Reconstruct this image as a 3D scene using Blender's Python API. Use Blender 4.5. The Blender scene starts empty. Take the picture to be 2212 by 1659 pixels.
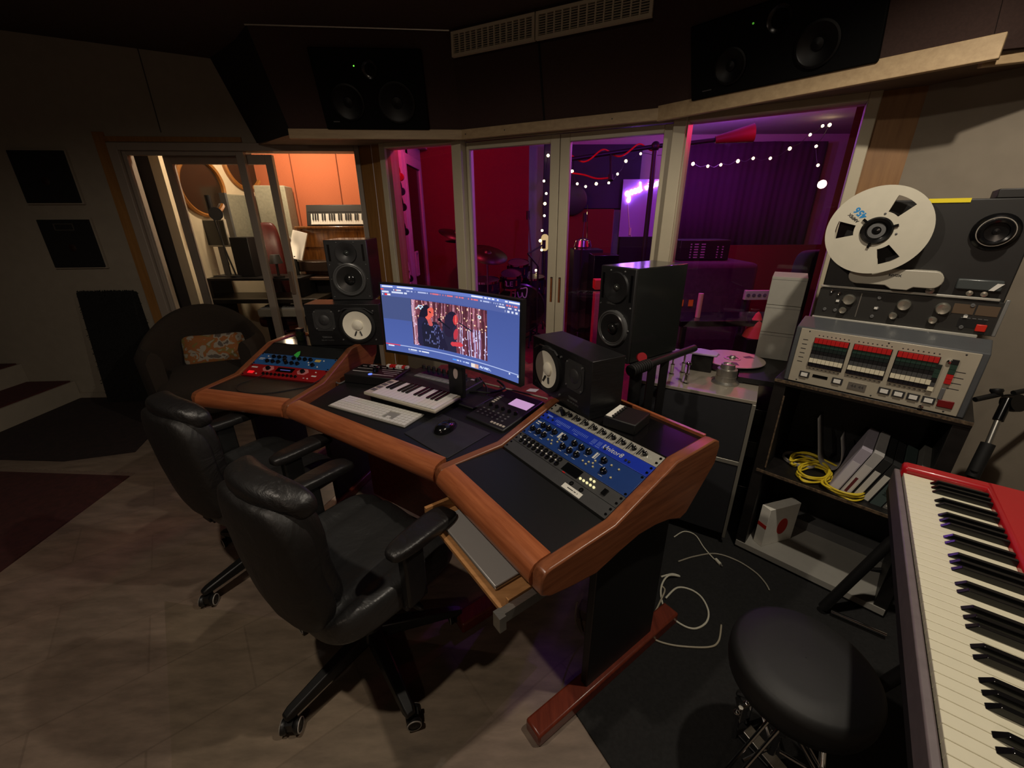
import bpy, math, random
from mathutils import Vector, Matrix, noise
random.seed(7)
scene = bpy.context.scene
COL = scene.collection
PI = math.pi
# ------------------------------------------------------------------ camera
CAMF, PITCH, ROLL, EYE = 895.0, math.radians(22.0), math.radians(-0.3), 1.58
_F = Vector((0, math.cos(PITCH), -math.sin(PITCH)))
_U = Vector((0, math.sin(PITCH), math.cos(PITCH)))
_R = Vector((1, 0, 0))
CR = _R*math.cos(ROLL) + _U*math.sin(ROLL)
CU = _U*math.cos(ROLL) - _R*math.sin(ROLL)
CO = Vector((0, 0, EYE))
cam_data = bpy.data.cameras.new('camera')
cam = bpy.data.objects.new('camera', cam_data)
COL.objects.link(cam)
cam_data.sensor_width = 36.0
cam_data.sensor_fit = 'HORIZONTAL'
cam_data.lens = 36.0*CAMF/2212.0
cam_data.clip_start = 0.02
cam.matrix_world = Matrix(((CR.x, CU.x, -_F.x, 0), (CR.y, CU.y, -_F.y, 0), (CR.z, CU.z, -_F.z, EYE), (0, 0, 0, 1)))
scene.camera = cam

# measured positions: a sight line of the survey camera met with a real plane of the room
def sight(px, py):
    return _F + CR*((px-1106)/CAMF) + CU*((829.5-py)/CAMF)
def atz(px, py, z):
    d = sight(px, py); return CO + d*((z-EYE)/d.z)
def aty(px, py, y):
    d = sight(px, py); return CO + d*(y/d.y)
def atx(px, py, x):
    d = sight(px, py); return CO + d*(x/d.x)
def atd(px, py, t):
    return CO + sight(px, py)*t
def onplane(px, py, o, n):
    d = sight(px, py); return CO + d*((o-CO).dot(n)/d.dot(n))
def onwall(px, py, a, b):
    n = Vector((-(b[1]-a[1]), b[0]-a[0], 0)); return onplane(px, py, Vector((a[0], a[1], 0)), n)

# ------------------------------------------------------------------ materials
def new_mat(name):
    m = bpy.data.materials.new(name); m.use_nodes = True
    nt = m.node_tree; b = nt.nodes['Principled BSDF']
    return m, nt, b
def lin(c):
    return tuple((x/12.92 if x <= 0.04045 else ((x+0.055)/1.055)**2.4) for x in c[:3]) + (1,)
def mat(name, col, rough=0.5, metal=0.0, var=0.0, scale=30.0, bump=0.0, spec=0.5, coat=0.0, stretch=(1, 1, 1)):
    """plain coloured surface with a fine procedural mottle"""
    m, nt, b = new_mat(name)
    c = lin(col)
    b.inputs['Base Color'].default_value = c
    b.inputs['Roughness'].default_value = rough
    b.inputs['Metallic'].default_value = metal
    b.inputs['Specular IOR Level'].default_value = spec
    b.inputs['Coat Weight'].default_value = coat
    if var > 0 or bump > 0:
        tc = nt.nodes.new('ShaderNodeTexCoord'); mp = nt.nodes.new('ShaderNodeMapping')
        mp.inputs['Scale'].default_value = stretch
        nz = nt.nodes.new('ShaderNodeTexNoise'); nz.inputs['Scale'].default_value = scale; nz.inputs['Detail'].default_value = 5
        nt.links.new(tc.outputs['Object'], mp.inputs['Vector']); nt.links.new(mp.outputs['Vector'], nz.inputs['Vector'])
        if var > 0:
            rp = nt.nodes.new('ShaderNodeValToRGB')
            rp.color_ramp.elements[0].position = 0.3; rp.color_ramp.elements[1].position = 0.7
            rp.color_ramp.elements[0].color = tuple(max(0, x*(1-var)) for x in c[:3]) + (1,)
            rp.color_ramp.elements[1].color = tuple(min(1, x*(1+var)) for x in c[:3]) + (1,)
            nt.links.new(nz.outputs['Fac'], rp.inputs['Fac']); nt.links.new(rp.outputs['Color'], b.inputs['Base Color'])
        if bump > 0:
            bp = nt.nodes.new('ShaderNodeBump'); bp.inputs['Strength'].default_value = bump; bp.inputs['Distance'].default_value = 0.005
            nt.links.new(nz.outputs['Fac'], bp.inputs['Height']); nt.links.new(bp.outputs['Normal'], b.inputs['Normal'])
    return m
def wood(name, c1, c2, rough=0.35, stretch=(1, 12, 12), scale=6, coat=0.2, rot=0.0):
    m, nt, b = new_mat(name)
    tc = nt.nodes.new('ShaderNodeTexCoord'); mp = nt.nodes.new('ShaderNodeMapping')
    mp.inputs['Scale'].default_value = stretch; mp.inputs['Rotation'].default_value = (0, 0, rot)
    nz = nt.nodes.new('ShaderNodeTexNoise'); nz.inputs['Scale'].default_value = scale; nz.inputs['Detail'].default_value = 8; nz.inputs['Roughness'].default_value = 0.65
    rp = nt.nodes.new('ShaderNodeValToRGB')
    rp.color_ramp.elements[0].position = 0.32; rp.color_ramp.elements[1].position = 0.68
    rp.color_ramp.elements[0].color = lin(c1); rp.color_ramp.elements[1].color = lin(c2)
    nt.links.new(tc.outputs['Object'], mp.inputs['Vector']); nt.links.new(mp.outputs['Vector'], nz.inputs['Vector'])
    nt.links.new(nz.outputs['Fac'], rp.inputs['Fac']); nt.links.new(rp.outputs['Color'], b.inputs['Base Color'])
    b.inputs['Roughness'].default_value = rough; b.inputs['Coat Weight'].default_value = coat; b.inputs['Coat Roughness'].default_value = 0.25
    return m
def glow(name, col, strength):
    m, nt, b = new_mat(name)
    b.inputs['Base Color'].default_value = (0, 0, 0, 1)
    b.inputs['Emission Color'].default_value = lin(col); b.inputs['Emission Strength'].default_value = strength
    return m
def glass(name, tint=(1, 1, 1), refl=1.0):
    """thin window pane: sees through, mirrors a little"""
    m, nt, b = new_mat(name)
    nt.nodes.remove(b); out = nt.nodes['Material Output']
    tr = nt.nodes.new('ShaderNodeBsdfTransparent'); tr.inputs['Color'].default_value = lin(tint)
    gl = nt.nodes.new('ShaderNodeBsdfGlossy'); gl.inputs['Roughness'].default_value = 0.0
    fr = nt.nodes.new('ShaderNodeFresnel'); fr.inputs['IOR'].default_value = 1.45
    mx = nt.nodes.new('ShaderNodeMixShader'); mu = nt.nodes.new('ShaderNodeMath'); mu.operation = 'MULTIPLY'; mu.inputs[1].default_value = refl
    nt.links.new(fr.outputs['Fac'], mu.inputs[0]); nt.links.new(mu.outputs[0], mx.inputs['Fac'])
    nt.links.new(tr.outputs[0], mx.inputs[1]); nt.links.new(gl.outputs[0], mx.inputs[2]); nt.links.new(mx.outputs[0], out.inputs['Surface'])
    return m

# ------------------------------------------------------------------ mesh builder
def frame(o, u, up=Vector((0, 0, 1))):
    """matrix with x along u, z near up, y = z cross x"""
    u = Vector(u).normalized(); up = Vector(up)
    y = up.cross(u).normalized(); z = u.cross(y).normalized()
    return Matrix(((u.x, y.x, z.x, o[0]), (u.y, y.y, z.y, o[1]), (u.z, y.z, z.z, o[2]), (0, 0, 0, 1)))
def RT(x=0, y=0, z=0, rx=0, ry=0, rz=0):
    from mathutils import Euler
    return Matrix.Translation((x, y, z)) @ Euler((rx, ry, rz)).to_matrix().to_4x4()
def catmull(pts, n=6, closed=False):
    pts = [Vector(p) for p in pts]; out = []; N = len(pts)
    rng = range(N if closed else N-1)
    for i in rng:
        if closed: p0, p1, p2, p3 = pts[(i-1) % N], pts[i], pts[(i+1) % N], pts[(i+2) % N]
        else: p0, p1, p2, p3 = pts[max(i-1, 0)], pts[i], pts[i+1], pts[min(i+2, N-1)]
        for k in range(n):
            t = k/n
            out.append(0.5*((2*p1)+(p2-p0)*t+(2*p0-5*p1+4*p2-p3)*t*t+(3*p1-p0-3*p2+p3)*t**3))
    if not closed: out.append(pts[-1])
    return out
class MB:
    def __init__(s): s.v = []; s.f = []; s.m = []; s.g = []
    def add(s, vs, fs, M=None, mi=0):
        o = len(s.v); s.g.append((o, len(s.f), len(vs), len(fs)))
        s.v += [(M @ Vector(p)) if M is not None else Vector(p) for p in vs]
        for f in fs: s.f.append([i+o for i in f]); s.m.append(mi)
        return s
    def box(s, x0, x1, y0, y1, z0, z1, M=None, mi=0):
        vs = [(x0, y0, z0), (x1, y0, z0), (x1, y1, z0), (x0, y1, z0), (x0, y0, z1), (x1, y0, z1), (x1, y1, z1), (x0, y1, z1)]
        return s.add(vs, [(3, 2, 1, 0), (4, 5, 6, 7), (0, 1, 5, 4), (1, 2, 6, 5), (2, 3, 7, 6), (3, 0, 4, 7)], M, mi)
    def cbox(s, c, d, M=None, mi=0):
        return s.box(c[0]-d[0]/2, c[0]+d[0]/2, c[1]-d[1]/2, c[1]+d[1]/2, c[2]-d[2]/2, c[2]+d[2]/2, M, mi)
    def quad(s, a, b, c, d, mi=0, M=None): return s.add([a, b, c, d], [(0, 1, 2, 3)], M, mi)
    def cyl(s, p0, p1, r0, r1=None, n=16, M=None, mi=0):
        r1 = r0 if r1 is None else r1
        p0 = Vector(p0); p1 = Vector(p1); ax = (p1-p0).normalized()
        a = ax.orthogonal().normalized(); b = ax.cross(a)
        vs = [p0+(a*math.cos(2*PI*i/n)+b*math.sin(2*PI*i/n))*r0 for i in range(n)]+[p1+(a*math.cos(2*PI*i/n)+b*math.sin(2*PI*i/n))*r1 for i in range(n)]
        fs = [(i, (i+1) % n, n+(i+1) % n, n+i) for i in range(n)]+[tuple(range(n-1, -1, -1)), tuple(range(n, 2*n))]
        return s.add(vs, fs, M, mi)
    def tube(s, pts, r, n=8, closed=False, M=None, mi=0):
        pts = [Vector(p) for p in pts]; N = len(pts); vs = []; fs = []
        t0 = (pts[1]-pts[0]).normalized(); a = t0.orthogonal().normalized()
        for i, p in enumerate(pts):
            if closed: t = (pts[(i+1) % N]-pts[i-1])
            else: t = pts[min(i+1, N-1)]-pts[max(i-1, 0)]
            if t.length < 1e-9: t = t0
            t = t.normalized()
            a = (a-t*a.dot(t))
            if a.length < 1e-6: a = t.orthogonal()
            a.normalize(); b = t.cross(a); t0 = t
            rr = r[i] if isinstance(r, (list, tuple)) else r
            vs += [p+(a*math.cos(2*PI*k/n)+b*math.sin(2*PI*k/n))*rr for k in range(n)]
        for i in range(N if closed else N-1):
            j = (i+1) % N
            fs += [(i*n+k, i*n+(k+1) % n, j*n+(k+1) % n, j*n+k) for k in range(n)]
        if not closed: fs += [tuple(range(n-1, -1, -1)), tuple((N-1)*n+k for k in range(n))]
        return s.add(vs, fs, M, mi)
    def lathe(s, prof, n=28, M=None, mi=0, capb=True, capt=True):
        vs = []; fs = []
        for (r, z) in prof: vs += [(r*math.cos(2*PI*k/n), r*math.sin(2*PI*k/n), z) for k in range(n)]
        for i in range(len(prof)-1):
            fs += [(i*n+k, i*n+(k+1) % n, (i+1)*n+(k+1) % n, (i+1)*n+k) for k in range(n)]
        if capb: fs.append(tuple(range(n-1, -1, -1)))
        if capt: fs.append(tuple((len(prof)-1)*n+k for k in range(n)))
        return s.add(vs, fs, M, mi)
    def prism(s, poly, d0, d1, M=None, mi=0):
        """poly in the local xz plane, pushed along y from d0 to d1"""
        n = len(poly)
        vs = [(x, d0, z) for x, z in poly]+[(x, d1, z) for x, z in poly]
        fs = [tuple(range(n)), tuple(range(2*n-1, n-1, -1))]+[(i, n+i, n+(i+1) % n, (i+1) % n) for i in range(n)]
        return s.add(vs, fs, M, mi)
    def slab(s, poly, z0, z1, M=None, mi=0):
        n = len(poly)
        vs = [(p[0], p[1], z0) for p in poly]+[(p[0], p[1], z1) for p in poly]
        fs = [tuple(range(n-1, -1, -1)), tuple(range(n, 2*n))]+[(i, (i+1) % n, n+(i+1) % n, n+i) for i in range(n)]
        return s.add(vs, fs, M, mi)
    def ball(s, c, r, n=16, m=10, e=1.0, M=None, mi=0, deform=None):
        """ellipsoid; e below 1 squares it into a cushion"""
        r = (r, r, r) if not isinstance(r, (tuple, list)) else r
        sg = lambda x: math.copysign(abs(x)**e, x)
        vs = []; fs = []
        for i in range(m+1):
            th = -PI/2+PI*i/m
            for k in range(n):
                ph = 2*PI*k/n
                p = Vector((r[0]*sg(math.cos(th))*sg(math.cos(ph)), r[1]*sg(math.cos(th))*sg(math.sin(ph)), r[2]*sg(math.sin(th))))
                if deform: p = deform(p)
                vs.append(p+Vector(c))
        for i in range(m):
            fs += [(i*n+k, i*n+(k+1) % n, (i+1)*n+(k+1) % n, (i+1)*n+k) for k in range(n)]
        return s.add(vs, fs, M, mi)
    def build(s, name, mats, parent=None, bevel=0.0, smooth=40, sub=0, world=False, solid=0.0):
        me = bpy.data.meshes.new(name)
        vs = s.v
        if world and parent is not None:
            inv = MATS[parent.name].inverted(); vs = [inv @ p for p in vs]
        me.from_pydata([tuple(p) for p in vs], [], s.f)
        mats = mats if isinstance(mats, (list, tuple)) else [mats]
        for m in mats: me.materials.append(m)
        me.polygons.foreach_set('material_index', s.m)
        me.validate(clean_customdata=False)
        if smooth:
            me.polygons.foreach_set('use_smooth', [True]*len(me.polygons))
            me.set_sharp_from_angle(angle=math.radians(smooth))
        me.update()
        o = bpy.data.objects.new(name, me); COL.objects.link(o)
        if parent is not None: o.parent = parent
        if solid:
            md = o.modifiers.new('solid', 'SOLIDIFY'); md.thickness = solid; md.offset = 0
        if bevel:
            md = o.modifiers.new('bevel', 'BEVEL'); md.width = bevel; md.segments = 2; md.limit_method = 'ANGLE'; md.angle_limit = math.radians(40)
        if sub:
            md = o.modifiers.new('sub', 'SUBSURF'); md.levels = sub; md.render_levels = sub
        return o
def _each(s, name, mats, parent, **kw):
    """one object per shape added"""
    out = []
    for (v0, f0, nv, nf) in s.g:
        b = MB(); b.v = s.v[v0:v0+nv]; b.f = [[i-v0 for i in f] for f in s.f[f0:f0+nf]]; b.m = s.m[f0:f0+nf]
        out.append(b.build(name, mats, parent, **kw))
    return out
MB.each = _each
MATS = {}
def thing(name, label, cat, M=None, group=None):
    o = bpy.data.objects.new(name, None); COL.objects.link(o)
    o.empty_display_size = 0.05
    M = M if M is not None else Matrix.Identity(4)
    o.matrix_world = M; MATS[o.name] = M.copy()
    o['label'] = label; o['category'] = cat
    if group: o['group'] = group
    return o
def tag(o, label, cat, group=None):
    o['label'] = label; o['category'] = cat
    if group: o['group'] = group
    return o
def struct(o):
    o['kind'] = 'structure'; return o
def text(name, s, size, M, m, parent=None, depth=0.0004, world=False, align='CENTER', shear=0.0, bold=0.0):
    cu = bpy.data.curves.new(name, 'FONT'); cu.body = s; cu.size = size; cu.extrude = depth; cu.align_x = align; cu.align_y = 'CENTER'; cu.shear = shear; cu.offset = bold
    cu.resolution_u = 2
    tmp = bpy.data.objects.new('tmp', cu); COL.objects.link(tmp)
    dg = bpy.context.evaluated_depsgraph_get()
    me = bpy.data.meshes.new_from_object(tmp.evaluated_get(dg)); bpy.data.objects.remove(tmp); bpy.data.curves.remove(cu)
    if world and parent is not None: M = MATS[parent.name].inverted() @ M
    me.transform(M); me.materials.clear(); me.materials.append(m); me.name = name
    o = bpy.data.objects.new(name, me); COL.objects.link(o)
    if parent is not None: o.parent = parent
    return o
def copy_tree(o, parent=None):
    c = o.copy(); COL.objects.link(c)
    if parent is not None: c.parent = parent
    for ch in list(o.children): copy_tree(ch, c)
    return c
def yawM(x, y, z, deg): return RT(x, y, z, 0, 0, math.radians(deg))

# shared materials
M_black = mat('black_paint', (0.07, 0.07, 0.072), 0.5, var=0.15, scale=40)
M_blackgloss = mat('black_gloss', (0.05, 0.05, 0.055), 0.18)
M_blackrub = mat('black_rubber', (0.06, 0.06, 0.06), 0.7, var=0.2)
M_blackwood = mat('black_ash', (0.09, 0.09, 0.095), 0.38, var=0.2, scale=18, stretch=(1, 1, 8), bump=0.15)
M_dark = mat('dark_grey', (0.16, 0.16, 0.165), 0.5, var=0.1)
M_grey = mat('mid_grey', (0.36, 0.36, 0.36), 0.5, var=0.08)
M_steel = mat('brushed_steel', (0.72, 0.71, 0.68), 0.32, 0.9, var=0.08, scale=25, stretch=(1, 14, 1))
M_chrome = mat('chrome', (0.85, 0.85, 0.86), 0.08, 1.0)
M_white = mat('white_plastic', (0.86, 0.85, 0.82), 0.4)
M_offwhite = mat('white_paint', (0.72, 0.69, 0.62), 0.5, var=0.04, scale=8)
M_paper = mat('paper', (0.87, 0.86, 0.82), 0.8, var=0.04)
M_red = mat('red_plastic', (0.75, 0.10, 0.10), 0.4)
M_cherry = wood('cherry_wood', (0.42, 0.23, 0.14), (0.56, 0.33, 0.21), 0.33)
M_silver = mat('silver_panel', (0.68, 0.67, 0.63), 0.42, 0.35, var=0.05, scale=60)
M_text = mat('white_print', (0.8, 0.8, 0.78), 0.6)
M_gold = mat('brass', (0.80, 0.62, 0.25), 0.25, 0.9)
# ------------------------------------------------------------------ room shell
m_wall = mat('painted_wall', (0.56, 0.52, 0.46), 0.85, var=0.05, scale=14, bump=0.05)
m_ceil = mat('dark_ceiling', (0.27, 0.20, 0.17), 0.9, var=0.12, scale=60)
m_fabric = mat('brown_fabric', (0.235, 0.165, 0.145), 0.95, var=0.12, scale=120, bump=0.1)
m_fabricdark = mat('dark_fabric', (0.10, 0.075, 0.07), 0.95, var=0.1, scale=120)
m_trim = wood('pale_pine', (0.66, 0.56, 0.42), (0.74, 0.64, 0.49), 0.55, stretch=(1, 10, 10), scale=4, coat=0)
m_frame = mat('cream_paint', (0.76, 0.72, 0.62), 0.45, var=0.03, scale=10)
m_orangewood = wood('amber_pine', (0.52, 0.36, 0.18), (0.60, 0.43, 0.24), 0.5, stretch=(12, 12, 1), scale=4, coat=0)
m_under = wood('soffit_board', (0.38, 0.31, 0.25), (0.45, 0.37, 0.29), 0.7, stretch=(1, 8, 8), scale=3, coat=0)
m_pane = glass('window_glass', (0.97, 0.97, 0.97), 1.0)
def tile_floor():
    m, nt, b = new_mat('travertine_tiles')
    tc = nt.nodes.new('ShaderNodeTexCoord'); mp = nt.nodes.new('ShaderNodeMapping')
    mp.inputs['Rotation'].default_value = (0, 0, math.radians(-38)); mp.inputs['Location'].default_value = (0.13, 0.2, 0)
    br = nt.nodes.new('ShaderNodeTexBrick'); br.inputs['Scale'].default_value = 1.0
    br.inputs['Brick Width'].default_value = 0.62; br.inputs['Row Height'].default_value = 0.31; br.inputs['Mortar Size'].default_value = 0.0035
    br.inputs['Color1'].default_value = lin((0.47, 0.41, 0.36)); br.inputs['Color2'].default_value = lin((0.50, 0.435, 0.38)); br.inputs['Mortar'].default_value = lin((0.45, 0.39, 0.34))
    nz = nt.nodes.new('ShaderNodeTexNoise'); nz.inputs['Scale'].default_value = 5; nz.inputs['Detail'].default_value = 9; nz.inputs['Roughness'].default_value = 0.65
    mp2 = nt.nodes.new('ShaderNodeMapping'); mp2.inputs['Scale'].default_value = (1, 3.5, 1); mp2.inputs['Rotation'].default_value = (0, 0, math.radians(-38))
    mx = nt.nodes.new('ShaderNodeMix'); mx.data_type = 'RGBA'; mx.blend_type = 'OVERLAY'; mx.inputs[0].default_value = 0.75
    L = nt.links.new
    L(tc.outputs['Object'], mp.inputs['Vector']); L(mp.outputs['Vector'], br.inputs['Vector'])
    L(tc.outputs['Object'], mp2.inputs['Vector']); L(mp2.outputs['Vector'], nz.inputs['Vector'])
    L(br.outputs['Color'], mx.inputs[6]); L(nz.outputs['Fac'], mx.inputs[7]); L(mx.outputs[2], b.inputs['Base Color'])
    b.inputs['Roughness'].default_value = 0.42
    return m
m_floor = tile_floor()

A_L, A_R = Vector((-5.6, 3.526, 0)), Vector((-1.23, 3.83, 0))       # door wall on the left
W1_L, W1_R = Vector((-1.0, 3.73, 0)), Vector((-0.38, 3.47, 0))      # small window
W2_L, W2_R = Vector((1.0, 2.78, 0)), Vector((1.74, 2.30, 0))        # big window
R_0 = Vector((1.87, 2.21, 0)); R_D = Vector((0.53, -0.85, 0)).normalized()
def wf(a, b): return frame(a, b-a)
MA, MW1, MDD, MW2 = wf(A_L, A_R), wf(W1_L, W1_R), wf(W1_R, W2_L), wf(W2_L, W2_R)
LA = (A_R-A_L).length; LDD = (W2_L-W1_R).length; LW1 = (W1_R-W1_L).length; LW2 = (W2_R-W2_L).length
DX0, DX1 = LA-1.915, LA                                              # door opening along the left wall
struct(MB().box(-7, 5.5, -3.2, 8.2, -0.1, 0.0).build('floor', m_floor, smooth=0))
o = MB(); o.box(-0.0, DX0, 0, 0.12, 0, 3.1, MA); o.box(DX0, LA, 0, 0.12, 2.13, 3.1, MA)
struct(o.build('wall_left', m_wall, smooth=0))
# panel seam above the door
struct(MB().box(DX0+0.42, DX0+0.426, -0.004, 0.0, 2.2, 3.0, MA).build('trim_7', mat('seam_shadow', (0.25, 0.22, 0.19), 0.9), smooth=0))
o = MB(); P1 = wf(A_R, W1_L); L1 = (W1_L-A_R).length
o.box(-0.02, L1+0.02, 0, 0.14, 0, 2.7, P1)
P2 = wf(W2_R, R_0); L2 = (R_0-W2_R).length
o2 = MB(); o2.box(0, L2, 0, 0.14, 0, 2.7, P2)
struct(o.build('trim_1', m_orangewood, smooth=0)); struct(o2.build('trim_2', m_orangewood, smooth=0))
o = MB()
o.box(0, LW1, 0, 0.1, 2.12, 3.0, MW1); o.box(-0.02, LDD+0.02, 0, 0.1, 2.12, 3.0, MDD); o.box(0, LW2, 0, 0.1, 2.12, 3.0, MW2)
o.box(0, LW1, 0, 0.1, 0, 0.45, MW1); o.box(0, LW2, 0, 0.1, 0, 0.62, MW2)
struct(o.build('wall_front', m_wall, smooth=0))
MR = frame(R_0, R_D)
struct(MB().box(0, 4.6, 0, 0.12, 0, 3.1, MR).build('wall_right', m_wall, smooth=0))
struct(MB().box(-7, 5.5, -2.6, -2.5, 0, 3.2).build('wall_back', m_wall, smooth=0))
# ceiling: level over the desk, rising towards the left
o = MB()
ys = (-2.6, 4.0)
xs = [(-6.5, 3.12), (-1.75, 2.63), (5.0, 2.63)]
for i in range(2):
    (xa, za), (xb, zb) = xs[i], xs[i+1]
    o.add([(xa, ys[0], za), (xb, ys[0], zb), (xb, ys[1], zb), (xa, ys[1], za), (xa, ys[0], za+0.1), (xb, ys[0], zb+0.1), (xb, ys[1], zb+0.1), (xa, ys[1], za+0.1)],
          [(0, 1, 2, 3), (7, 6, 5, 4), (0, 4, 5, 1), (1, 5, 6, 2), (2, 6, 7, 3), (3, 7, 4, 0)])
struct(o.build('ceiling', m_ceil, smooth=0))

# speaker soffit over the windows: leaning fabric faces
SB = [Vector((-2.01, 3.77, 2.13)), Vector((-1.50, 3.275, 2.11)), Vector((-0.335, 3.345, 2.11)), Vector((0.845, 2.745, 2.11)), Vector((1.675, 1.775, 2.11)), Vector((2.28, 1.63, 2.13))]
ST = [Vector((-2.22, 3.75, 2.69)), Vector((-1.55, 3.05, 2.64)), Vector((-0.37, 3.15, 2.64)), Vector((0.735, 2.60, 2.64)), Vector((1.50, 1.66, 2.64)), Vector((2.28, 1.40, 2.69))]
o = MB()
for i in range(1, 4): o.quad(SB[i], SB[i+1], ST[i+1], ST[i])
o.quad(SB[4], SB[5], ST[5], ST[4])
struct(o.build('wall_soffit', m_fabric, smooth=0, solid=0.01))
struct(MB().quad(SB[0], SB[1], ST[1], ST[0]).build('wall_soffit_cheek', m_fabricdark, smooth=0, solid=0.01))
# underside board
o = MB(); zz = 2.115
poly = [(p.x, p.y) for p in SB]+[(2.2, 1.75), (1.9, 2.25), (1.75, 2.35), (1.0, 2.85), (-0.38, 3.52), (-1.0, 3.78), (-1.23, 3.86), (-2.0, 3.80)]
o.slab(poly, zz, zz+0.015)
struct(o.build('trim_3', m_under, smooth=0))
# pine edge boards
def edge_board(name, a, b, mt, h0=-0.03, h1=0.03, t=0.028):
    M = frame(a, b-a); L = (b-a).length
    return struct(MB().box(0, L, -t, 0.0, h0, h1, M).build(name, mt, smooth=0, bevel=0.003))
edge_board('trim_4', SB[1]+Vector((-0.01, 0, 0)), SB[2], m_trim)
edge_board('trim_5', SB[2], SB[3], m_trim)
edge_board('trim_6', SB[3], SB[4]+Vector((0.02, -0.025, 0)), m_trim, -0.035, 0.04)
edge_board('trim_8', SB[4]+Vector((0.02, 0.05, -0.02)), SB[5]+Vector((0, 0, -0.02)), m_trim, -0.02, 0.012)
o = MB()
for i, f in ((2, 0.26), (2, 0.8), (2, 0.03)):
    p = SB[i].lerp(SB[i+1], f); u = (SB[i+1]-SB[i]).normalized(); n = Vector((u.y, -u.x, 0))
    o.cyl(p+n*0.027, p+n*0.0295, 0.004, n=8)
struct(o.build('trim_screws', M_dark))
# vertical seams of the soffit cloth
o = MB()
for i, f in ((2, 0.47),):
    a = SB[i].lerp(SB[i+1], f); b = ST[i].lerp(ST[i+1], f); u = (SB[i+1]-SB[i]).normalized(); n = Vector((u.y, -u.x, 0))
    o.quad(a-u*0.006+n*0.008, a+u*0.006+n*0.008, b+u*0.006+n*0.008, b-u*0.006+n*0.008)
struct(o.build('trim_9', mat('seam_black', (0.06, 0.045, 0.045), 0.9), smooth=0, solid=0.003))
# metal strip along the top of the left soffit
a, b = ST[1]+Vector((0, -0.02, -0.012)), ST[2]+Vector((0, -0.02, -0.012))
struct(MB().tube([a, b], 0.006).build('trim_10', M_steel))

# ------------------------------------------------------------------ windows and doors
def ring(mb, M, x0, x1, z0, z1, w, y0, y1, wl=None, wr=None, wt=None, wb=None, mi=0):
    wl = w if wl is None else wl; wr = w if wr is None else wr; wt = w if wt is None else wt; wb = w if wb is None else wb
    if wl: mb.box(x0, x0+wl, y0, y1, z0, z1, M, mi)
    if wr: mb.box(x1-wr, x1, y0, y1, z0, z1, M, mi)
    if wt: mb.box(x0+wl, x1-wr, y0, y1, z1-wt, z1, M, mi)
    if wb: mb.box(x0+wl, x1-wr, y0, y1, z0, z0+wb, M, mi)
    return mb
def sframe(name, M): 
    o = bpy.data.objects.new(name, None); COL.objects.link(o); o.matrix_world = M; MATS[o.name] = M.copy(); o['kind'] = 'structure'; return o
I4 = Matrix.Identity(4)
w1 = sframe('window_1', MW1)
ring(MB(), I4, -0.03, LW1, 0.42, 2.13, 0.05, -0.03, 0.10, wr=0.015, wt=0.05).build('window_frame', m_frame, w1, bevel=0.004)
MB().box(0.02, LW1-0.02, 0.04, 0.046, 0.46, 2.09).build('pane', m_pane, w1, smooth=0)
dd = sframe('door_2', MDD)
o = MB(); o.box(-0.03, 0.05, -0.06, 0.12, 0, 2.13); o.box(LDD-0.05, LDD+0.02, -0.05, 0.12, 0, 2.13); o.box(0.05, LDD-0.05, -0.0, 0.12, 2.085, 2.14)
o.build('door_frame', m_frame, dd, bevel=0.004)
hx = LDD*0.5085
m_slot = wood('handle_slot', (0.45, 0.24, 0.12), (0.55, 0.32, 0.16), 0.5)
for k, (x0, x1) in enumerate(((0.055, hx-0.002), (hx+0.002, LDD-0.055))):
    lf = ring(MB(), I4, x0, x1, 0.01, 2.08, 0.07, 0.01, 0.06, wl=0.022 if k == 0 else 0.066, wr=0.066 if k == 0 else 0.05, wt=0.045, wb=0.12).build('door_leaf', m_frame, dd, bevel=0.003)
    MB().box(x0+0.02, x1-0.03, 0.032, 0.038, 0.1, 2.05).build('pane', m_pane, lf, smooth=0)
    hxm = (x1-0.03) if k == 0 else (x0+0.03)
    h = MB(); pts = [(hxm-0.009, 0.98), (hxm+0.009, 0.98), (hxm+0.009, 1.155), (hxm+0.005, 1.165), (hxm-0.005, 1.165), (hxm-0.009, 1.155)]
    h.prism(pts, 0.0085, 0.0095); h.build('handle', m_slot, lf, smooth=0)
    h = MB(); h.box(hxm+0.005, hxm+0.009, 0.0075, 0.0095, 0.98, 1.157); h.box(hxm-0.009, hxm+0.009, 0.0075, 0.0095, 1.157, 1.163); h.build('handle_edge', M_dark, lf, smooth=0)
w2 = sframe('window_2', MW2)
ring(MB(), I4, 0.0, LW2, 0.58, 2.14, 0.05, -0.02, 0.11, wl=0.03, wt=0.06).build('window_frame', m_frame, w2, bevel=0.004)
MB().box(0.02, LW2-0.03, 0.05, 0.056, 0.6, 2.1).build('pane', m_pane, w2, smooth=0)
d1 = sframe('door_1', MA @ RT(DX0, 0, 0))
LD = LA-DX0
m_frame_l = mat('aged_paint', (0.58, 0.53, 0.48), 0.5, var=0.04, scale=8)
ring(MB(), I4, 0, LD, 0, 2.13, 0.07, -0.02, 0.14, wr=0.04, wt=0.055, wb=0.03).build('door_frame', m_frame_l, d1, bevel=0.004)
lf = ring(MB(), I4, 0.075, 0.995, 0.03, 2.075, 0.06, 0.01, 0.055, wl=0.03, wt=0.03, wb=0.1).build('door_leaf', m_frame_l, d1, bevel=0.003)
MB().box(0.1, 0.94, 0.03, 0.036, 0.12, 2.06).build('pane', m_pane, lf, smooth=0)
lf = ring(MB(), I4, 0.33, 1.185, 0.03, 2.06, 0.06, 0.075, 0.12, wt=0.07, wb=0.1).build('door_leaf', m_frame_l, d1, bevel=0.003)
MB().box(0.38, 1.13, 0.095, 0.101, 0.12, 2.02).build('pane', m_pane, lf, smooth=0)
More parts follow.
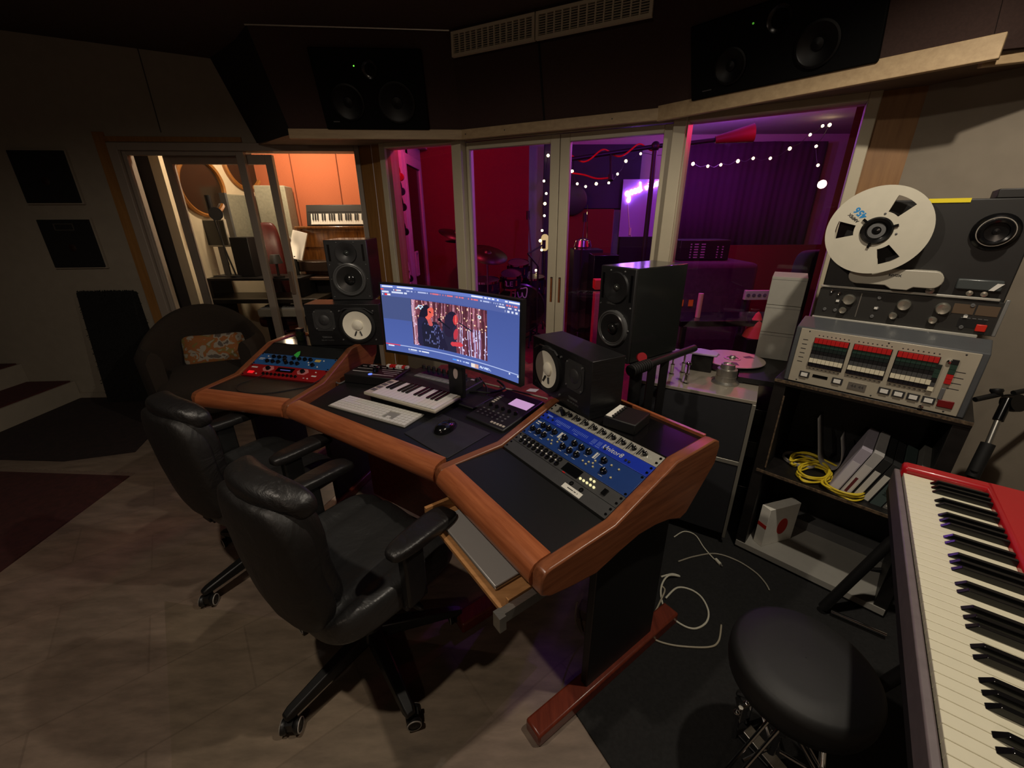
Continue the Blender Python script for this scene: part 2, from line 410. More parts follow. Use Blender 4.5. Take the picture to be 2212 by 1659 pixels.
MB().box(1.135, 1.17, 0.058, 0.078, 0.93, 1.13).build('handle', mat('bronze', (0.50, 0.42, 0.36), 0.4, 0.3), lf, bevel=0.004)
struct(MB().box(DX0-0.08, DX0, -0.016, 0.0, 0, 2.2, MA).build('trim_13', m_orangewood, smooth=0))
struct(MB().box(DX0, LA-0.9, -0.014, 0.0, 2.135, 2.17, MA).build('trim_14', m_orangewood, smooth=0))
# steps at the far left with dark red carpet treads
m_redcarpet = mat('red_carpet', (0.26, 0.09, 0.08), 0.95, var=0.3, scale=60, bump=0.2)
o = MB(); o.slab([(-4.1, 2.4), (-4.1, 3.62), (-6.2, 3.5), (-6.2, 2.4)], 0, 0.17)
st = struct(o.build('floor_step', m_wall, smooth=0))
o = MB(); o.slab([(-4.12, 2.4), (-4.12, 3.6), (-4.5, 3.58), (-4.5, 2.4)], 0.17, 0.182); o.slab([(-4.52, 2.4), (-4.52, 3.58), (-6.2, 3.5), (-6.2, 2.4)], 0.35, 0.362); 
o.build('carpet_tread', m_redcarpet, st, smooth=0)
MB().slab([(-4.5, 2.4), (-4.5, 3.6), (-6.2, 3.5), (-6.2, 2.4)], 0.17, 0.35).build('riser', m_wall, st, smooth=0)
struct(MB().box(LA-3.9, DX0-0.02, -0.012, 0.0, 0, 0.05, MA).build('baseboard_left', m_wall, smooth=0))

# ceiling air grille in two sections against the soffit top
m_vent = mat('vent_paint', (0.80, 0.76, 0.66), 0.5)
def vent(name, pa, pb, h, label):
    nrm = Vector((-0.45, -0.89, 0))
    a, b = pa, pb; u = b-a; L = u.length
    M = frame(a, u, Vector((0, 0, 1))) 
    t = thing(name, label, 'vent', M, 'grilles under the ceiling')
    f = MB(); ring(f, I4, 0, L, 0, h, 0.016, -0.012, 0.01)
    f.build('frame', m_vent, t)
    s = MB(); n = 13
    for i in range(1, n):
        x = 0.016+(L-0.032)*i/n; s.box(x-0.004, x+0.004, -0.01, 0.0, 0.016, h-0.016)
    s.each('divider', m_vent, t, smooth=0)
    s = MB(); k = 8
    for j in range(k):
        z = 0.018+(h-0.036)*(j+0.5)/k; s.box(0.016, L-0.016, -0.006, 0.004, z-0.0016, z+0.0016)
    s.each('slat', m_vent, t, smooth=0)
    MB().box(0.01, L-0.01, 0.004, 0.009, 0.01, h-0.01).build('backing', M_dark, t, smooth=0)
    return t
vn = Vector((-0.455, -0.89, 0))
va, vb = ST[2]+vn*0.03+Vector((0.03, 0, -0.15)), ST[3]+vn*0.03+Vector((-0.02, 0, -0.15))
vm = va.lerp(vb, 0.47)
vent('air_grille', va, vm-(vb-va).normalized()*0.004, 0.125, 'cream slotted air grille under the ceiling, left section')
vent('air_grille', vm+(vb-va).normalized()*0.004, vb, 0.125, 'cream slotted air grille under the ceiling, right section beside it')

# big speakers built into the soffit
def facet(i):
    a, b, c = SB[i], SB[i+1], ST[i]
    u = (b-a).normalized(); n = u.cross((ST[i]-a)).normalized()       # points away from the room or into it
    if n.y > 0: n = -n
    w = n.cross(u).normalized()
    if w.z < 0: w = -w
    return a, u, w, n
def soffit_speaker(i, corners, label):
    a, u, w, n = facet(i)
    pts = []
    for q in corners:
        p = onplane(q[0], q[1], a, n)-a; pts.append((p.dot(u), p.dot(w)))
    x0 = (pts[0][0]+pts[3][0])/2; x1 = (pts[1][0]+pts[2][0])/2; z0 = (pts[2][1]+pts[3][1])/2; z1 = (pts[0][1]+pts[1][1])/2
    z1 = min(z1, (ST[i]-SB[i]).length-0.03)
    M = Matrix(((u.x, -n.x, w.x, a.x), (u.y, -n.y, w.y, a.y), (u.z, -n.z, w.z, a.z), (0, 0, 0, 1))) @ RT((x0+x1)/2, 0, z0)
    t = thing('soffit_speaker', label, 'speaker', M, 'wall speakers above the windows')
    W = x1-x0; H = z1-z0
    m_box = mat('speaker_black', (0.014, 0.014, 0.015), 0.7, var=0.1, spec=0.15)
    MB().box(-W/2, W/2, -0.03, -0.006, 0, H).build('baffle', m_box, t, bevel=0.006)
    for (cx, cz, r) in ((W*0.22, H*0.36, H*0.27), (-W*0.24, H*0.36, H*0.24)):
        d = MB(); Mx = RT(cx, -0.03, cz, math.radians(90))
        d.lathe([(r, -0.002), (r, 0.012), (r*0.9, 0.014), (r*0.84, 0.010), (r*0.3, 0.001), (r*0.28, 0.008), (0.001, 0.013)], 36, Mx, capt=False)
        d.build('woofer', mat('cone_black', (0.025, 0.025, 0.025), 0.45, spec=0.3), t)
    d = MB(); d.lathe([(0.05, 0), (0.05, 0.006), (0.02, -0.006), (0.001, 0.0)], 24, RT(W*0.02, -0.03, H*0.76, math.radians(90)), capt=False); d.build('tweeter', M_blackgloss, t)
    MB().cyl((-W*0.12, -0.031, H*0.80), (-W*0.12, -0.034, H*0.80), 0.004, n=10).build('power_light', glow('led_green', (0.5, 1.0, 0.3), 1.2 if i == 1 else 0.25), t)
    MB().box(-W*0.42, -W*0.36, -0.0315, -0.03, H*0.1, H*0.115).build('badge', mat('badge_grey', (0.3, 0.3, 0.3), 0.4), t, smooth=0)
    return t
soffit_speaker(1, [(668, 105), (905, 100), (932, 278), (708, 278)], 'large black wall speaker in the soffit above the left window, green light on')
soffit_speaker(3, [(1500, 20), (1920, -40), (1915, 128), (1497, 218)], 'large black wall speaker in the soffit above the right window')

# black square panels on the left wall
def wall_square(x0, z0, w, h, label, plate):
    M = MA @ RT(x0, 0, z0)
    t = thing('wall_panel', label, 'panel', M, 'black squares on the left wall')
    MB().box(0, w, -0.035, 0.0, 0, h).build('panel', mat('felt_black', (0.05, 0.046, 0.042), 0.9, var=0.2, scale=50), t, bevel=0.004)
    ring(MB(), I4, -0.012, w+0.012, -0.012, h+0.012, 0.012, -0.02, 0.0).build('edge', m_wall, t)
    MB().lathe([(0.03, 0), (0.02, 0.004), (0.001, 0.006)], 18, RT(w*0.5, -0.035, h*0.42, math.radians(90)), capt=False).build('emblem', mat('emblem_bronze', (0.16, 0.10, 0.07), 0.4), t)
    if plate:
        ring(MB(), I4, w*0.30, w*0.68, h*0.78, h*0.92, 0.006, -0.039, -0.035).build('name_plate', mat('plate_grey', (0.28, 0.26, 0.24), 0.5), t, smooth=0)
    return t
def alongA(x): return (x-A_L.x)/(A_R.x-A_L.x)*LA
wall_square(alongA(-3.865), 1.70, 0.405, 0.37, 'black square panel on the left wall, upper of two', False)
wall_square(alongA(-3.85), 1.20, 0.395, 0.375, 'black square panel with a small plate, lower of two on the left wall', True)
# shaggy absorber leaning on the left wall
sb = MB(); rnd = random.Random(3)
M = MA @ RT(alongA(-3.75), -0.16, 0, math.radians(-6))
t = thing('acoustic_panel', 'tall black shaggy acoustic panel leaning on the left wall behind the armchair', 'panel', M)
MB().box(0, 0.46, 0, 0.10, 0.0, 1.0).build('core', mat('absorber_black', (0.045, 0.04, 0.035), 0.95), t, bevel=0.01)
for k in range(900):
    e = rnd.random()
    if e < 0.55: p = Vector((rnd.uniform(0, 0.46), 0.0, rnd.uniform(0, 1.0))); d = Vector((rnd.uniform(-1, 1), -1.2, rnd.uniform(-1, 0.4)))
    elif e < 0.75: p = Vector((rnd.uniform(0, 0.46), rnd.uniform(0, 0.1), 1.0)); d = Vector((rnd.uniform(-1, 1), rnd.uniform(-1, 0.5), 1.4))
    else: p = Vector((rnd.choice((0, 0.46)), rnd.uniform(0, 0.1), rnd.uniform(0, 1))); d = Vector((1.3 if p.x > 0.2 else -1.3, rnd.uniform(-1, 0.3), rnd.uniform(-1, 1)))
    d = d.normalized()*rnd.uniform(0.008, 0.02); s = d.orthogonal().normalized()*0.006
    sb.add([p-s, p+s, p+d], [(0, 1, 2)])
so = sb.build('shag_pile', mat('shag_black', (0.05, 0.045, 0.04), 0.95), t, smooth=0); so['kind'] = 'stuff'
# ------------------------------------------------------------------ the studio desk
D = [Vector(p) for p in ((-1.60, 1.889, 0), (-1.041, 1.739, 0), (-0.273, 1.227, 0), (0.068, 0.758, 0))]
WL = frame(D[0], D[1]-D[0]); WC = frame(D[1], D[2]-D[1]); WR = frame(D[2], D[3]-D[2])
WID = 0.579; CWID = (D[2]-D[1]).length
# side profile: (depth, height)
prof = [(0.0, 0.705), (0.0, 0.755), (0.012, 0.773), (0.03, 0.778), (0.265, 0.788), (0.53, 0.893), (0.735, 0.898), (0.765, 0.885), (0.775, 0.86), (0.765, 0.80), (0.635, 0.655), (0.60, 0.645), (0.53, 0.675), (0.46, 0.69), (0.38, 0.695), (0.30, 0.68), (0.20, 0.655), (0.10, 0.67), (0.03, 0.685)]
desk = thing('studio_desk', 'curved cherry and black mixing desk with a sloped rack wing at each end', 'desk', RT(-0.66, 1.48, 0))
M_desktop = mat('desk_black', (0.065, 0.065, 0.066), 0.5, var=0.15, scale=80, bump=0.02)
M_deskgloss = mat('desk_black_gloss', (0.06, 0.055, 0.06), 0.12)
def side_panel(W, x0, x1):
    o = MB(); M = W @ Matrix(((0, 1, 0, 0), (1, 0, 0, 0), (0, 0, 1, 0), (0, 0, 0, 1)))
    n = len(prof)
    vs = [Vector((x0, s, z)) for s, z in prof]+[Vector((x1, s, z)) for s, z in prof]
    o.add(vs, [tuple(range(n)), tuple(range(2*n-1, n-1, -1))]+[(i, n+i, n+(i+1) % n, (i+1) % n) for i in range(n)])
    e = o.build('side_panel', M_cherry2, desk, bevel=0.005); e.matrix_local = MATS[desk.name].inverted() @ W
    return e
M_cherry2 = wood('cherry_side', (0.42, 0.235, 0.14), (0.55, 0.33, 0.21), 0.33, stretch=(10, 1, 14), scale=5)
side_panel(WL, 0.0, 0.035); side_panel(WL, WID-0.035, WID)
side_panel(WR, 0.0, 0.035); side_panel(WR, WID-0.035, WID+0.005)
# rounded front edges
def front_edge(W, x0, x1, k0, k1):
    sec = [(0.0, 0.708), (-0.008, 0.72), (-0.01, 0.74), (-0.004, 0.76), (0.008, 0.773), (0.028, 0.779), (0.062, 0.781), (0.062, 0.708)]
    n = len(sec)
    vs = [Vector((x0+k0*s, s, z)) for s, z in sec]+[Vector((x1+k1*s, s, z)) for s, z in sec]
    o = MB(); o.add(vs, [tuple(range(n)), tuple(range(2*n-1, n-1, -1))]+[(i, n+i, n+(i+1) % n, (i+1) % n) for i in range(n)])
    e = o.build('front_edge', M_cherry, desk); e.matrix_local = MATS[desk.name].inverted() @ W
    return e
M_cherry = wood('cherry_edge', (0.54, 0.29, 0.17), (0.68, 0.40, 0.25), 0.28, stretch=(1, 14, 14), scale=5)
front_edge(WL, 0.035, WID-0.035, 0, 0); front_edge(WC, 0, CWID, 0, 0); front_edge(WR, 0.035, WID-0.035, 0, 0)
# work surfaces
o = MB()
o.add([WC @ Vector(p) for p in ((0.03, 0.055, 0.75), (CWID-0.03, 0.055, 0.75), (CWID+0.27, 0.62, 0.75), (CWID+0.02, 0.73, 0.75), (-0.02, 0.73, 0.75), (-0.2, 0.62, 0.75),
      (0.03, 0.055, 0.72), (CWID-0.03, 0.055, 0.72), (CWID+0.27, 0.62, 0.72), (CWID+0.02, 0.73, 0.72), (-0.02, 0.73, 0.72), (-0.2, 0.62, 0.72))],
      [(0, 1, 2, 3, 4, 5), (11, 10, 9, 8, 7, 6)]+[(i, 6+i, 6+(i+1) % 6, (i+1) % 6) for i in range(6)])
o.build('work_surface', M_desktop, desk, world=True, smooth=0)
for W in (WL, WR):
    o = MB(); o.box(0.035, WID-0.035, 0.06, 0.262, 0.755, 0.776, W); o.build('wing_mat', M_desktop, desk, world=True, smooth=0)
    o = MB(); o.box(0.035, WID-0.035, 0.535, 0.735, 0.86, 0.888, W); o.build('wing_shelf', M_deskgloss, desk, world=True, smooth=0)
    o = MB(); o.box(0.035, WID-0.035, 0.735, 0.748, 0.80, 0.899, W); o.build('back_edge', M_cherry, desk, world=True, smooth=0)
    o = MB(); o.box(0.035, WID-0.035, 0.262, 0.735, 0.66, 0.70, W); o.box(0.035, WID-0.035, 0.70, 0.735, 0.70, 0.86, W); o.build('rack_bay', M_black, desk, world=True, smooth=0)
    sgn = WID-0.035
    for x in ((0.03, 0.06), (WID-0.07, WID-0.04)):
        o = MB(); o.box(x[0], x[1], 0.26, 0.62, 0.05, 0.70, W); o.build('leg', M_black, desk, world=True, smooth=0, bevel=0.004)
    for x in ((0.005, 0.075), (WID-0.09, WID-0.02)):
        o = MB(); o.box(x[0], x[1], 0.03, 0.78, 0.0, 0.055, W); o.build('foot', wood('foot_wood', (0.36, 0.14, 0.09), (0.47, 0.20, 0.13), 0.3, stretch=(10, 1, 10)), desk, world=True, bevel=0.008)
o = MB(); o.box(0.06, CWID-0.06, 0.34, 0.36, 0.10, 0.715, WC)
o.build('modesty_panel', wood('redwood', (0.42, 0.16, 0.10), (0.52, 0.21, 0.13), 0.4, stretch=(1, 12, 12)), desk, world=True, smooth=0)
# pull-out tray under the right wing
M_pine = wood('tray_pine', (0.60, 0.42, 0.25), (0.70, 0.51, 0.32), 0.5, stretch=(1, 10, 10))
Wt = WR @ RT(0, -0.05, 0)
o = MB(); o.box(0.06, 0.50, -0.02, 0.40, 0.622, 0.634, Wt); dr = o.build('drawer', M_pine, desk, world=True, smooth=0)
o = MB(); o.box(0.052, 0.066, -0.02, 0.40, 0.634, 0.672, Wt); o.box(0.50, 0.512, 0.0, 0.40, 0.634, 0.66, Wt)
o2 = o.build('drawer_side', M_pine, dr, smooth=0)
o2.parent = desk; o2.data.transform(MATS[desk.name].inverted())
o = MB(); o.box(0.515, 0.535, -0.045, 0.42, 0.622, 0.655, Wt); o.box(0.515, 0.545, -0.05, -0.03, 0.612, 0.66, Wt)
o2 = o.build('drawer_slide', M_steel, desk, world=True, smooth=0)
lap = thing('laptop', 'closed silver laptop lying in the pull-out tray under the right wing', 'laptop', Wt @ RT(0.28, 0.115, 0.6345))
MB().box(-0.17, 0.17, -0.115, 0.115, 0, 0.011).build('base', M_steel, lap, bevel=0.004)
MB().box(-0.17, 0.17, -0.115, 0.115, 0.0115, 0.018).build('lid', mat('aluminium', (0.66, 0.65, 0.64), 0.4, 0.3), lap, bevel=0.004)

# ------------------------------------------------------------------ rack units
SL0, SL1 = (0.268, 0.7795), (0.53, 0.884)
SLEN = math.hypot(SL1[0]-SL0[0], SL1[1]-SL0[1]); SANG = math.atan2(SL1[1]-SL0[1], SL1[0]-SL0[0])
def slope(W): return W @ RT(0.0385, SL0[0], SL0[1], SANG)                 # x across, y up the slope, z out of the panel
RW = 0.502
U = SLEN/6.0
def knob(mb, x, y, r, h, mi=0, n=14): mb.lathe([(r*1.05, 0), (r, h*0.2), (r*0.86, h*0.95), (r*0.7, h)], n, RT(x, y, 0.003), mi)
M_pointer = M_white
def knobs(t, pts, r, h, m=M_blackgloss, ptr=True, name='knob', z=0.003):
    for (x, y) in pts:
        k = MB(); k.lathe([(r*1.06, 0), (r, h*0.2), (r*0.86, h*0.92), (r*0.7, h)], 14, RT(x, y, z))
        if ptr: k.box(x-r*0.09, x+r*0.09, y+r*0.1, y+r*0.85, z+h, z+h+0.0008, mi=1)
        k.build(name, [m, M_pointer], t)
def unit(W, row, n, name, label, m, group='rack units in the desk wings', x0=0.0):
    """row counts rack spaces from the top of the slope"""
    M = slope(W) @ RT(0, SLEN-(row+n)*U, 0.0)
    t = thing(name, label, 'rack unit', M, group)
    h = n*U
    MB().box(0, RW, 0.0006, h-0.0006, -0.09, 0.003).build('front_panel', m, t, bevel=0.001)
    s = MB()
    for x in (0.008, RW-0.008):
        for y in ((0.008, h-0.008) if n > 1 else (h*0.3, h*0.75)): s.lathe([(0.0045, 0), (0.004, 0.002), (0.001, 0.0025)], 10, RT(x, y, 0.003))
    s.each('screw', M_blackgloss, t)
    return t, h
m_blue = mat('deep_blue_panel', (0.10, 0.22, 0.46), 0.4, var=0.05)
m_unitor = mat('bright_blue_panel', (0.10, 0.20, 0.66), 0.35, var=0.05)
m_bluel = mat('mid_blue_panel', (0.16, 0.34, 0.56), 0.4, var=0.05)
m_redp = mat('crimson_panel', (0.55, 0.09, 0.10), 0.4, var=0.05)
m_char = mat('charcoal_panel', (0.22, 0.22, 0.22), 0.55, var=0.08)
m_pink = mat('pink_plate', (0.75, 0.45, 0.45), 0.5)
m_disp = mat('display_dark', (0.04, 0.045, 0.05), 0.15)
def ticks(t, rects, name='printing', m=M_text, z=0.0032):
    o = MB()
    for (x0, x1, y0, y1) in rects: o.box(x0, x1, y0, y1, z-0.0003, z)
    return o.each(name, m, t, smooth=0) if len(rects) <= 4 else o.build(name, m, t, smooth=0)
# right wing, from the top
t, h = unit(WR, 0, 1, 'line_mixer', 'narrow silver rack mixer, topmost in the right wing, one black knob per channel', M_silver)
knobs(t, [(0.062+0.0425*i, h*0.5) for i in range(10)], 0.0085, 0.012)
o = MB()
for i in range(10):
    x = 0.038+0.0425*i
    o.box(x, x+0.004, h*0.2, h*0.85, 0.003, 0.006); o.box(x+0.007, x+0.010, h*0.25, h*0.8, 0.003, 0.005)
    o.box(x-0.006, x-0.005, 0.001, h-0.001, 0.003, 0.0034)
o.each('switch', M_blackrub, t, smooth=0)
ticks(t, [(0.448, 0.47, h*0.3, h*0.6)], 'label_plate', mat('bright_silver', (0.9, 0.9, 0.85), 0.2, 0.6))
pl = MB(); pl.cyl((0.075, h*0.25, 0.003), (0.075, h*0.25, 0.04), 0.007); pl.build('plug', M_blackrub, t)
t, h = unit(WR, 1, 1, 'midi_interface', 'bright blue rack unit with white name print, second from top in right wing', m_unitor)
text('lettering', 'Unitor8', 0.026, RT(0.352, h*0.5, 0.0034), M_text, t, shear=0.1)
r_ = []
for i in range(11): r_.append((0.075+0.007*i, 0.077+0.007*i, h*0.35, h*0.62))
for i in range(11): r_.append((0.165+0.007*i, 0.1665+0.007*i, h*0.35, h*0.62))
for k in range(3):
    for i in range(4): r_.append((0.262+0.024*k+0.0045*i, 0.2632+0.024*k+0.0045*i, h*0.28, h*0.7))
r_ += [(0.02, 0.05, h*0.55, h*0.68), (0.09, 0.11, h*0.2, h*0.25), (0.18, 0.2, h*0.2, h*0.25), (0.26, 0.275, h*0.16, h*0.2), (0.285, 0.305, h*0.16, h*0.2)]
ticks(t, r_, 'scale_marks', mat('pale_blue_print', (0.45, 0.55, 0.85), 0.5))
o = MB()
for x in (0.035, 0.062, 0.325, 0.412, 0.425): o.lathe([(0.004, 0), (0.004, 0.004), (0.001, 0.005)], 10, RT(x, h*0.35, 0.003))
o.each('button', M_black, t)
t, h = unit(WR, 2, 2, 'channel_strip', 'wide deep blue rack unit with two rows of black knobs in the right wing', m_blue)
top = [0.055, 0.085, 0.118, 0.172, 0.222, 0.256, 0.290, 0.358]; bot = [0.030, 0.062, 0.094, 0.197, 0.230, 0.264, 0.385]
knobs(t, [(x, h*0.72) for x in top]+[(x, h*0.36) for x in bot], 0.0115, 0.013)
ticks(t, [(0.012, 0.036, h*0.78, h*0.84), (0.012, 0.03, h*0.68, h*0.72), (0.14, 0.15, h*0.6, h*0.9), (0.153, 0.156, h*0.6, h*0.9), (0.313, 0.320, h*0.6, h*0.9), (0.323, 0.326, h*0.6, h*0.9)]
      + [(x-0.008, x+0.008, h*0.53, h*0.55) for x in top]+[(x-0.008, x+0.008, h*0.17, h*0.19) for x in bot], 'printing')
o = MB()
for (x, y) in ((0.125, 0.3), (0.14, 0.35), (0.15, 0.22), (0.163, 0.42), (0.16, 0.55), (0.30, 0.3), (0.318, 0.25), (0.335, 0.42), (0.345, 0.3), (0.335, 0.55), (0.32, 0.38), (0.39, 0.72), (0.42, 0.72), (0.42, 0.3)): o.lathe([(0.0035, 0), (0.0035, 0.004), (0.001, 0.005)], 10, RT(x, h*y, 0.003))
o.each('button', mat('button_cream', (0.75, 0.72, 0.55), 0.4), t)
t, h = unit(WR, 4, 1, 'audio_interface', 'charcoal rack unit with two rows of black jacks and a display in the right wing', m_char)
o = MB()
for i in range(9):
    for y in (0.72, 0.3):
        x = 0.035+0.0245*i+(0 if y > 0.5 else 0.003)
        o.lathe([(0.0092, 0), (0.0092, 0.003), (0.0055, 0.004), (0.0045, -0.004)], 14, RT(x, h*y, 0.003), capt=True)
o.each('jack', M_blackgloss, t)
o = MB()
for i in range(9): o.lathe([(0.003, 0), (0.003, 0.002), (0.0008, 0.0025)], 8, RT(0.023+0.0245*i, h*0.52, 0.003))
o.each('level_light', M_white, t)
MB().box(0.262, 0.335, h*0.15, h*0.9, 0.003, 0.004).build('display', m_disp, t, smooth=0)
MB().box(0.275, 0.287, h*0.02, h*0.1, 0.003, 0.0042).build('red_mark', M_red, t, smooth=0)
o = MB()
for i in range(5): o.lathe([(0.0045, 0), (0.004, 0.004), (0.001, 0.005)], 10, RT(0.345+0.0145*i, h*0.35, 0.003))
for i in range(2): o.lathe([(0.0045, 0), (0.004, 0.004), (0.001, 0.005)], 10, RT(0.374+0.0145*i, h*0.72, 0.003))
o.each('lit_button', glow('warm_light', (1.0, 0.95, 0.7), 0.9), t)
MB().box(0.435, 0.450, h*0.25, h*0.7, 0.003, 0.009).build('power_switch', M_blackgloss, t)
t, h = unit(WR, 5, 1, 'blank_panel', 'plain charcoal blanking panel with a white label strip, lowest in the right wing', m_char)
MB().box(0.315, 0.395, h*0.1, h*0.5, 0.003, 0.0036).build('label_strip', M_paper, t, smooth=0)
ticks(t, [(0.335, 0.36, h*0.27, h*0.33), (0.363, 0.372, h*0.27, h*0.33), (0.377, 0.38, h*0.27, h*0.33)], 'label_print', M_dark, 0.0039)
o = MB()
for x in (0.335, 0.378): o.lathe([(0.0075, 0), (0.0075, 0.002), (0.005, 0.002), (0.004, -0.003)], 14, RT(x, h*0.7, 0.003))
o.each('socket', M_blackgloss, t)
# left wing
t, h = unit(WL, 0, 2, 'blank_panel', 'plain black blanking panel under the left white-coned speaker', mat('matt_black_panel', (0.085, 0.09, 0.09), 0.5))
t, h = unit(WL, 2, 2, 'preamp', 'mid blue rack unit with staggered black knobs in the left wing', m_bluel)
knobs(t, [(0.10+0.037*i, h*0.72) for i in range(3)]+[(0.235+0.037*i, h*0.72) for i in range(4)]+[(0.085+0.037*i, h*0.3) for i in range(3)]+[(0.212+0.037*i, h*0.3) for i in range(3)]+[(0.19, h*0.5), (0.385, h*0.3)], 0.0115, 0.013, ptr=False)
ticks(t, [(0.015, 0.05, h*0.52, h*0.58), (0.015, 0.045, h*0.42, h*0.46), (0.07, 0.09, h*0.55, h*0.6)], 'printing')
MB().box(0.375, 0.41, h*0.62, h*0.82, 0.003, 0.004).build('meter', mat('amber_meter', (0.8, 0.68, 0.35), 0.4), t, smooth=0)
o = MB()
for (x, y) in ((0.43, 0.75), (0.36, 0.3), (0.42, 0.2), (0.345, 0.5), (0.06, 0.75)): o.lathe([(0.004, 0), (0.004, 0.003), (0.001, 0.004)], 10, RT(x, h*y, 0.003))
o.each('button', M_white, t)
t, h = unit(WL, 4, 2, 'voice_processor', 'crimson rack unit with two pink plates and a display in the left wing', m_redp)
o = MB()
for x in (0.135, 0.36):
    o.prism([(x-0.04, 0.0)], 0, 0) if False else o.slab([(x-0.038, h*0.7), (x-0.02, h*0.93), (x+0.02, h*0.93), (x+0.038, h*0.7), (x+0.02, h*0.47), (x-0.02, h*0.47)], 0.0028, 0.0036)
o.each('plate', m_pink, t, smooth=0)
knobs(t, [(0.135, h*0.7), (0.36, h*0.7)], 0.013, 0.014, ptr=False)
MB().box(0.19, 0.30, h*0.52, h*0.88, 0.003, 0.004).build('display', m_disp, t, smooth=0)
MB().box(0.215, 0.28, h*0.66, h*0.72, 0.004, 0.0044).build('display_text', glow('display_blue', (0.4, 0.4, 0.7), 0.5), t, smooth=0)
knobs(t, [(0.135+0.026*i, h*0.25) for i in range(9)], 0.008, 0.009, ptr=False, name='small_knob')
MB().box(0.03, 0.065, h*0.2, h*0.38, 0.003, 0.006).build('red_button', glow('button_red', (1.0, 0.12, 0.15), 0.8), t, smooth=0)
ticks(t, [(0.02, 0.06, h*0.68, h*0.78), (0.43, 0.46, h*0.4, h*0.5), (0.39, 0.4, h*0.2, h*0.25)], 'printing')
o = MB()
for (x, y) in ((0.09, 0.2), (0.42, 0.2), (0.44, 0.75)): o.lathe([(0.004, 0), (0.004, 0.003), (0.001, 0.004)], 10, RT(x, h*y, 0.003))
o.each('button', M_white, t)
# thin black cable lying on the left mat
pts = [WL @ Vector(p) for p in ((0.21, 0.262, 0.80), (0.16, 0.22, 0.781), (0.15, 0.14, 0.779), (0.24, 0.075, 0.779), (0.38, 0.09, 0.779), (0.50, 0.20, 0.779), (0.545, 0.26, 0.795), (0.56, 0.30, 0.812))]
tag(MB().tube(catmull(pts, 8), 0.0022, 6).build('cable', M_blackrub), 'thin black cable looped on the left wing of the desk', 'cable')

# ------------------------------------------------------------------ things on the desk
def px_rect(TL, TR, BR, BL, z):
    a, b, c, d = [atz(q[0], q[1], z) for q in (TL, TR, BR, BL)]
    ctr = (a+b+c+d)/4; u = ((b-a)+(c-d))/2; v = ((a-d)+(b-c))/2
    ang = math.atan2(u.y, u.x); vang = math.atan2(v.y, v.x)-PI/2; an = (ang+vang)/2
    return ctr, u.length, v.length, an
# computer keyboard
c, w, d, an = px_rect((756, 851), (912, 896), (875, 926), (713, 874.5), 0.757)
t = thing('computer_keyboard', 'flat white computer keyboard in front of the small piano keys', 'keyboard', RT(c.x, c.y, 0.7505, 0, 0, an-0.05))
w *= 0.985; d *= 0.97
MB().slab([(-w/2, -d/2), (w/2, -d/2), (w/2, d/2), (-w/2, d/2)], 0, 0.006).build('base', mat('keyboard_alu', (0.62, 0.61, 0.58), 0.4, 0.3), t, bevel=0.002)
cols = 21; rows = 6
kw = (w-0.012)/cols; kh = (d-0.012)/rows
kx = MB()
for r in range(rows):
    cidx = 0
    while cidx < cols:
        span = 1
        if r == 0 and cidx == 3: span = 6
        if r in (1, 2, 3) and cidx == 0: span = 1
        if cidx in (14, 15, 16) and r in (0, 1, 2, 3) and not (r == 1 and cidx == 15) and not r == 0:
            cidx += 1; continue
        x0 = -w/2+0.006+kw*cidx; y0 = -d/2+0.006+kh*r
        kx.box(x0+0.0012, x0+kw*span-0.0012, y0+0.0012, y0+kh-0.0012, 0.006, 0.0095)
        cidx += span
kx.each('key', M_white, t, smooth=0)
# two-octave piano keyboard
c, w, d, an = px_rect((842, 814), (985, 854), (941, 891), (800, 843.5), 0.80)
t = thing('piano_controller', 'slim white piano keyboard of two octaves on the desk', 'keyboard', RT(c.x, c.y, 0.7505, 0, 0, an-0.08))
MB().box(-w/2+0.02, w/2-0.02, -d/2+0.02, d/2-0.01, 0.0, 0.03).build('support', M_black, t, bevel=0.003)
MB().box(-w/2, w/2, -d/2, d/2, 0.03, 0.046).build('case', M_offwhite, t, bevel=0.005)
x0 = -w/2+0.055; n = 15; kw = (w/2-0.008-x0)/n
for i in range(n):
    MB().box(x0+kw*i+0.0008, x0+kw*(i+1)-0.0008, -d/2+0.004, d/2-0.012, 0.046, 0.051).build('white_key', M_white, t, smooth=0)
for i in range(n-1):
    if i % 7 in (2, 6): continue
    x = x0+kw*(i+1)
    MB().box(x-kw*0.27, x+kw*0.27, -d/2+d*0.40, d/2-0.012, 0.051, 0.057).build('black_key', M_blackgloss, t, smooth=0)
for k in range(4):
    MB().box(-w/2+0.012, -w/2+0.040, d/2-0.05-0.036*k, d/2-0.027-0.036*k, 0.046, 0.048).build('button', M_grey, t, smooth=0)
# pad controller
c, w, d, an = px_rect((904, 790), (1028, 822), (988, 859), (868, 812), 0.785)
m_push = mat('graphite', (0.17, 0.175, 0.18), 0.45, var=0.06)
t = thing('pad_controller', 'dark grey pad controller with a row of knobs behind the white piano keyboard', 'controller', RT(c.x, c.y-0.01, 0.7505, 0, 0, an-0.05))
d = 0.235
MB().box(-w/2, w/2, -d/2, d/2, 0, 0.035).build('case', m_push, t, bevel=0.006)
MB().box(-w*0.33, w*0.36, d*0.16, d*0.36, 0.035, 0.0358).build('display', mat('blue_display', (0.10, 0.12, 0.22), 0.15), t, smooth=0)
for i in range(9):
    k = MB(); k.lathe([(0.011, 0), (0.010, 0.018), (0.008, 0.02)], 12, RT(-w*0.42+w*0.084*i, d*0.44, 0.035)); k.build('knob', m_push, t)
k = MB(); k.lathe([(0.013, 0), (0.011, 0.014), (0.008, 0.016)], 12, RT(w*0.45, d*0.40, 0.035)); k.build('knob', m_push, t)
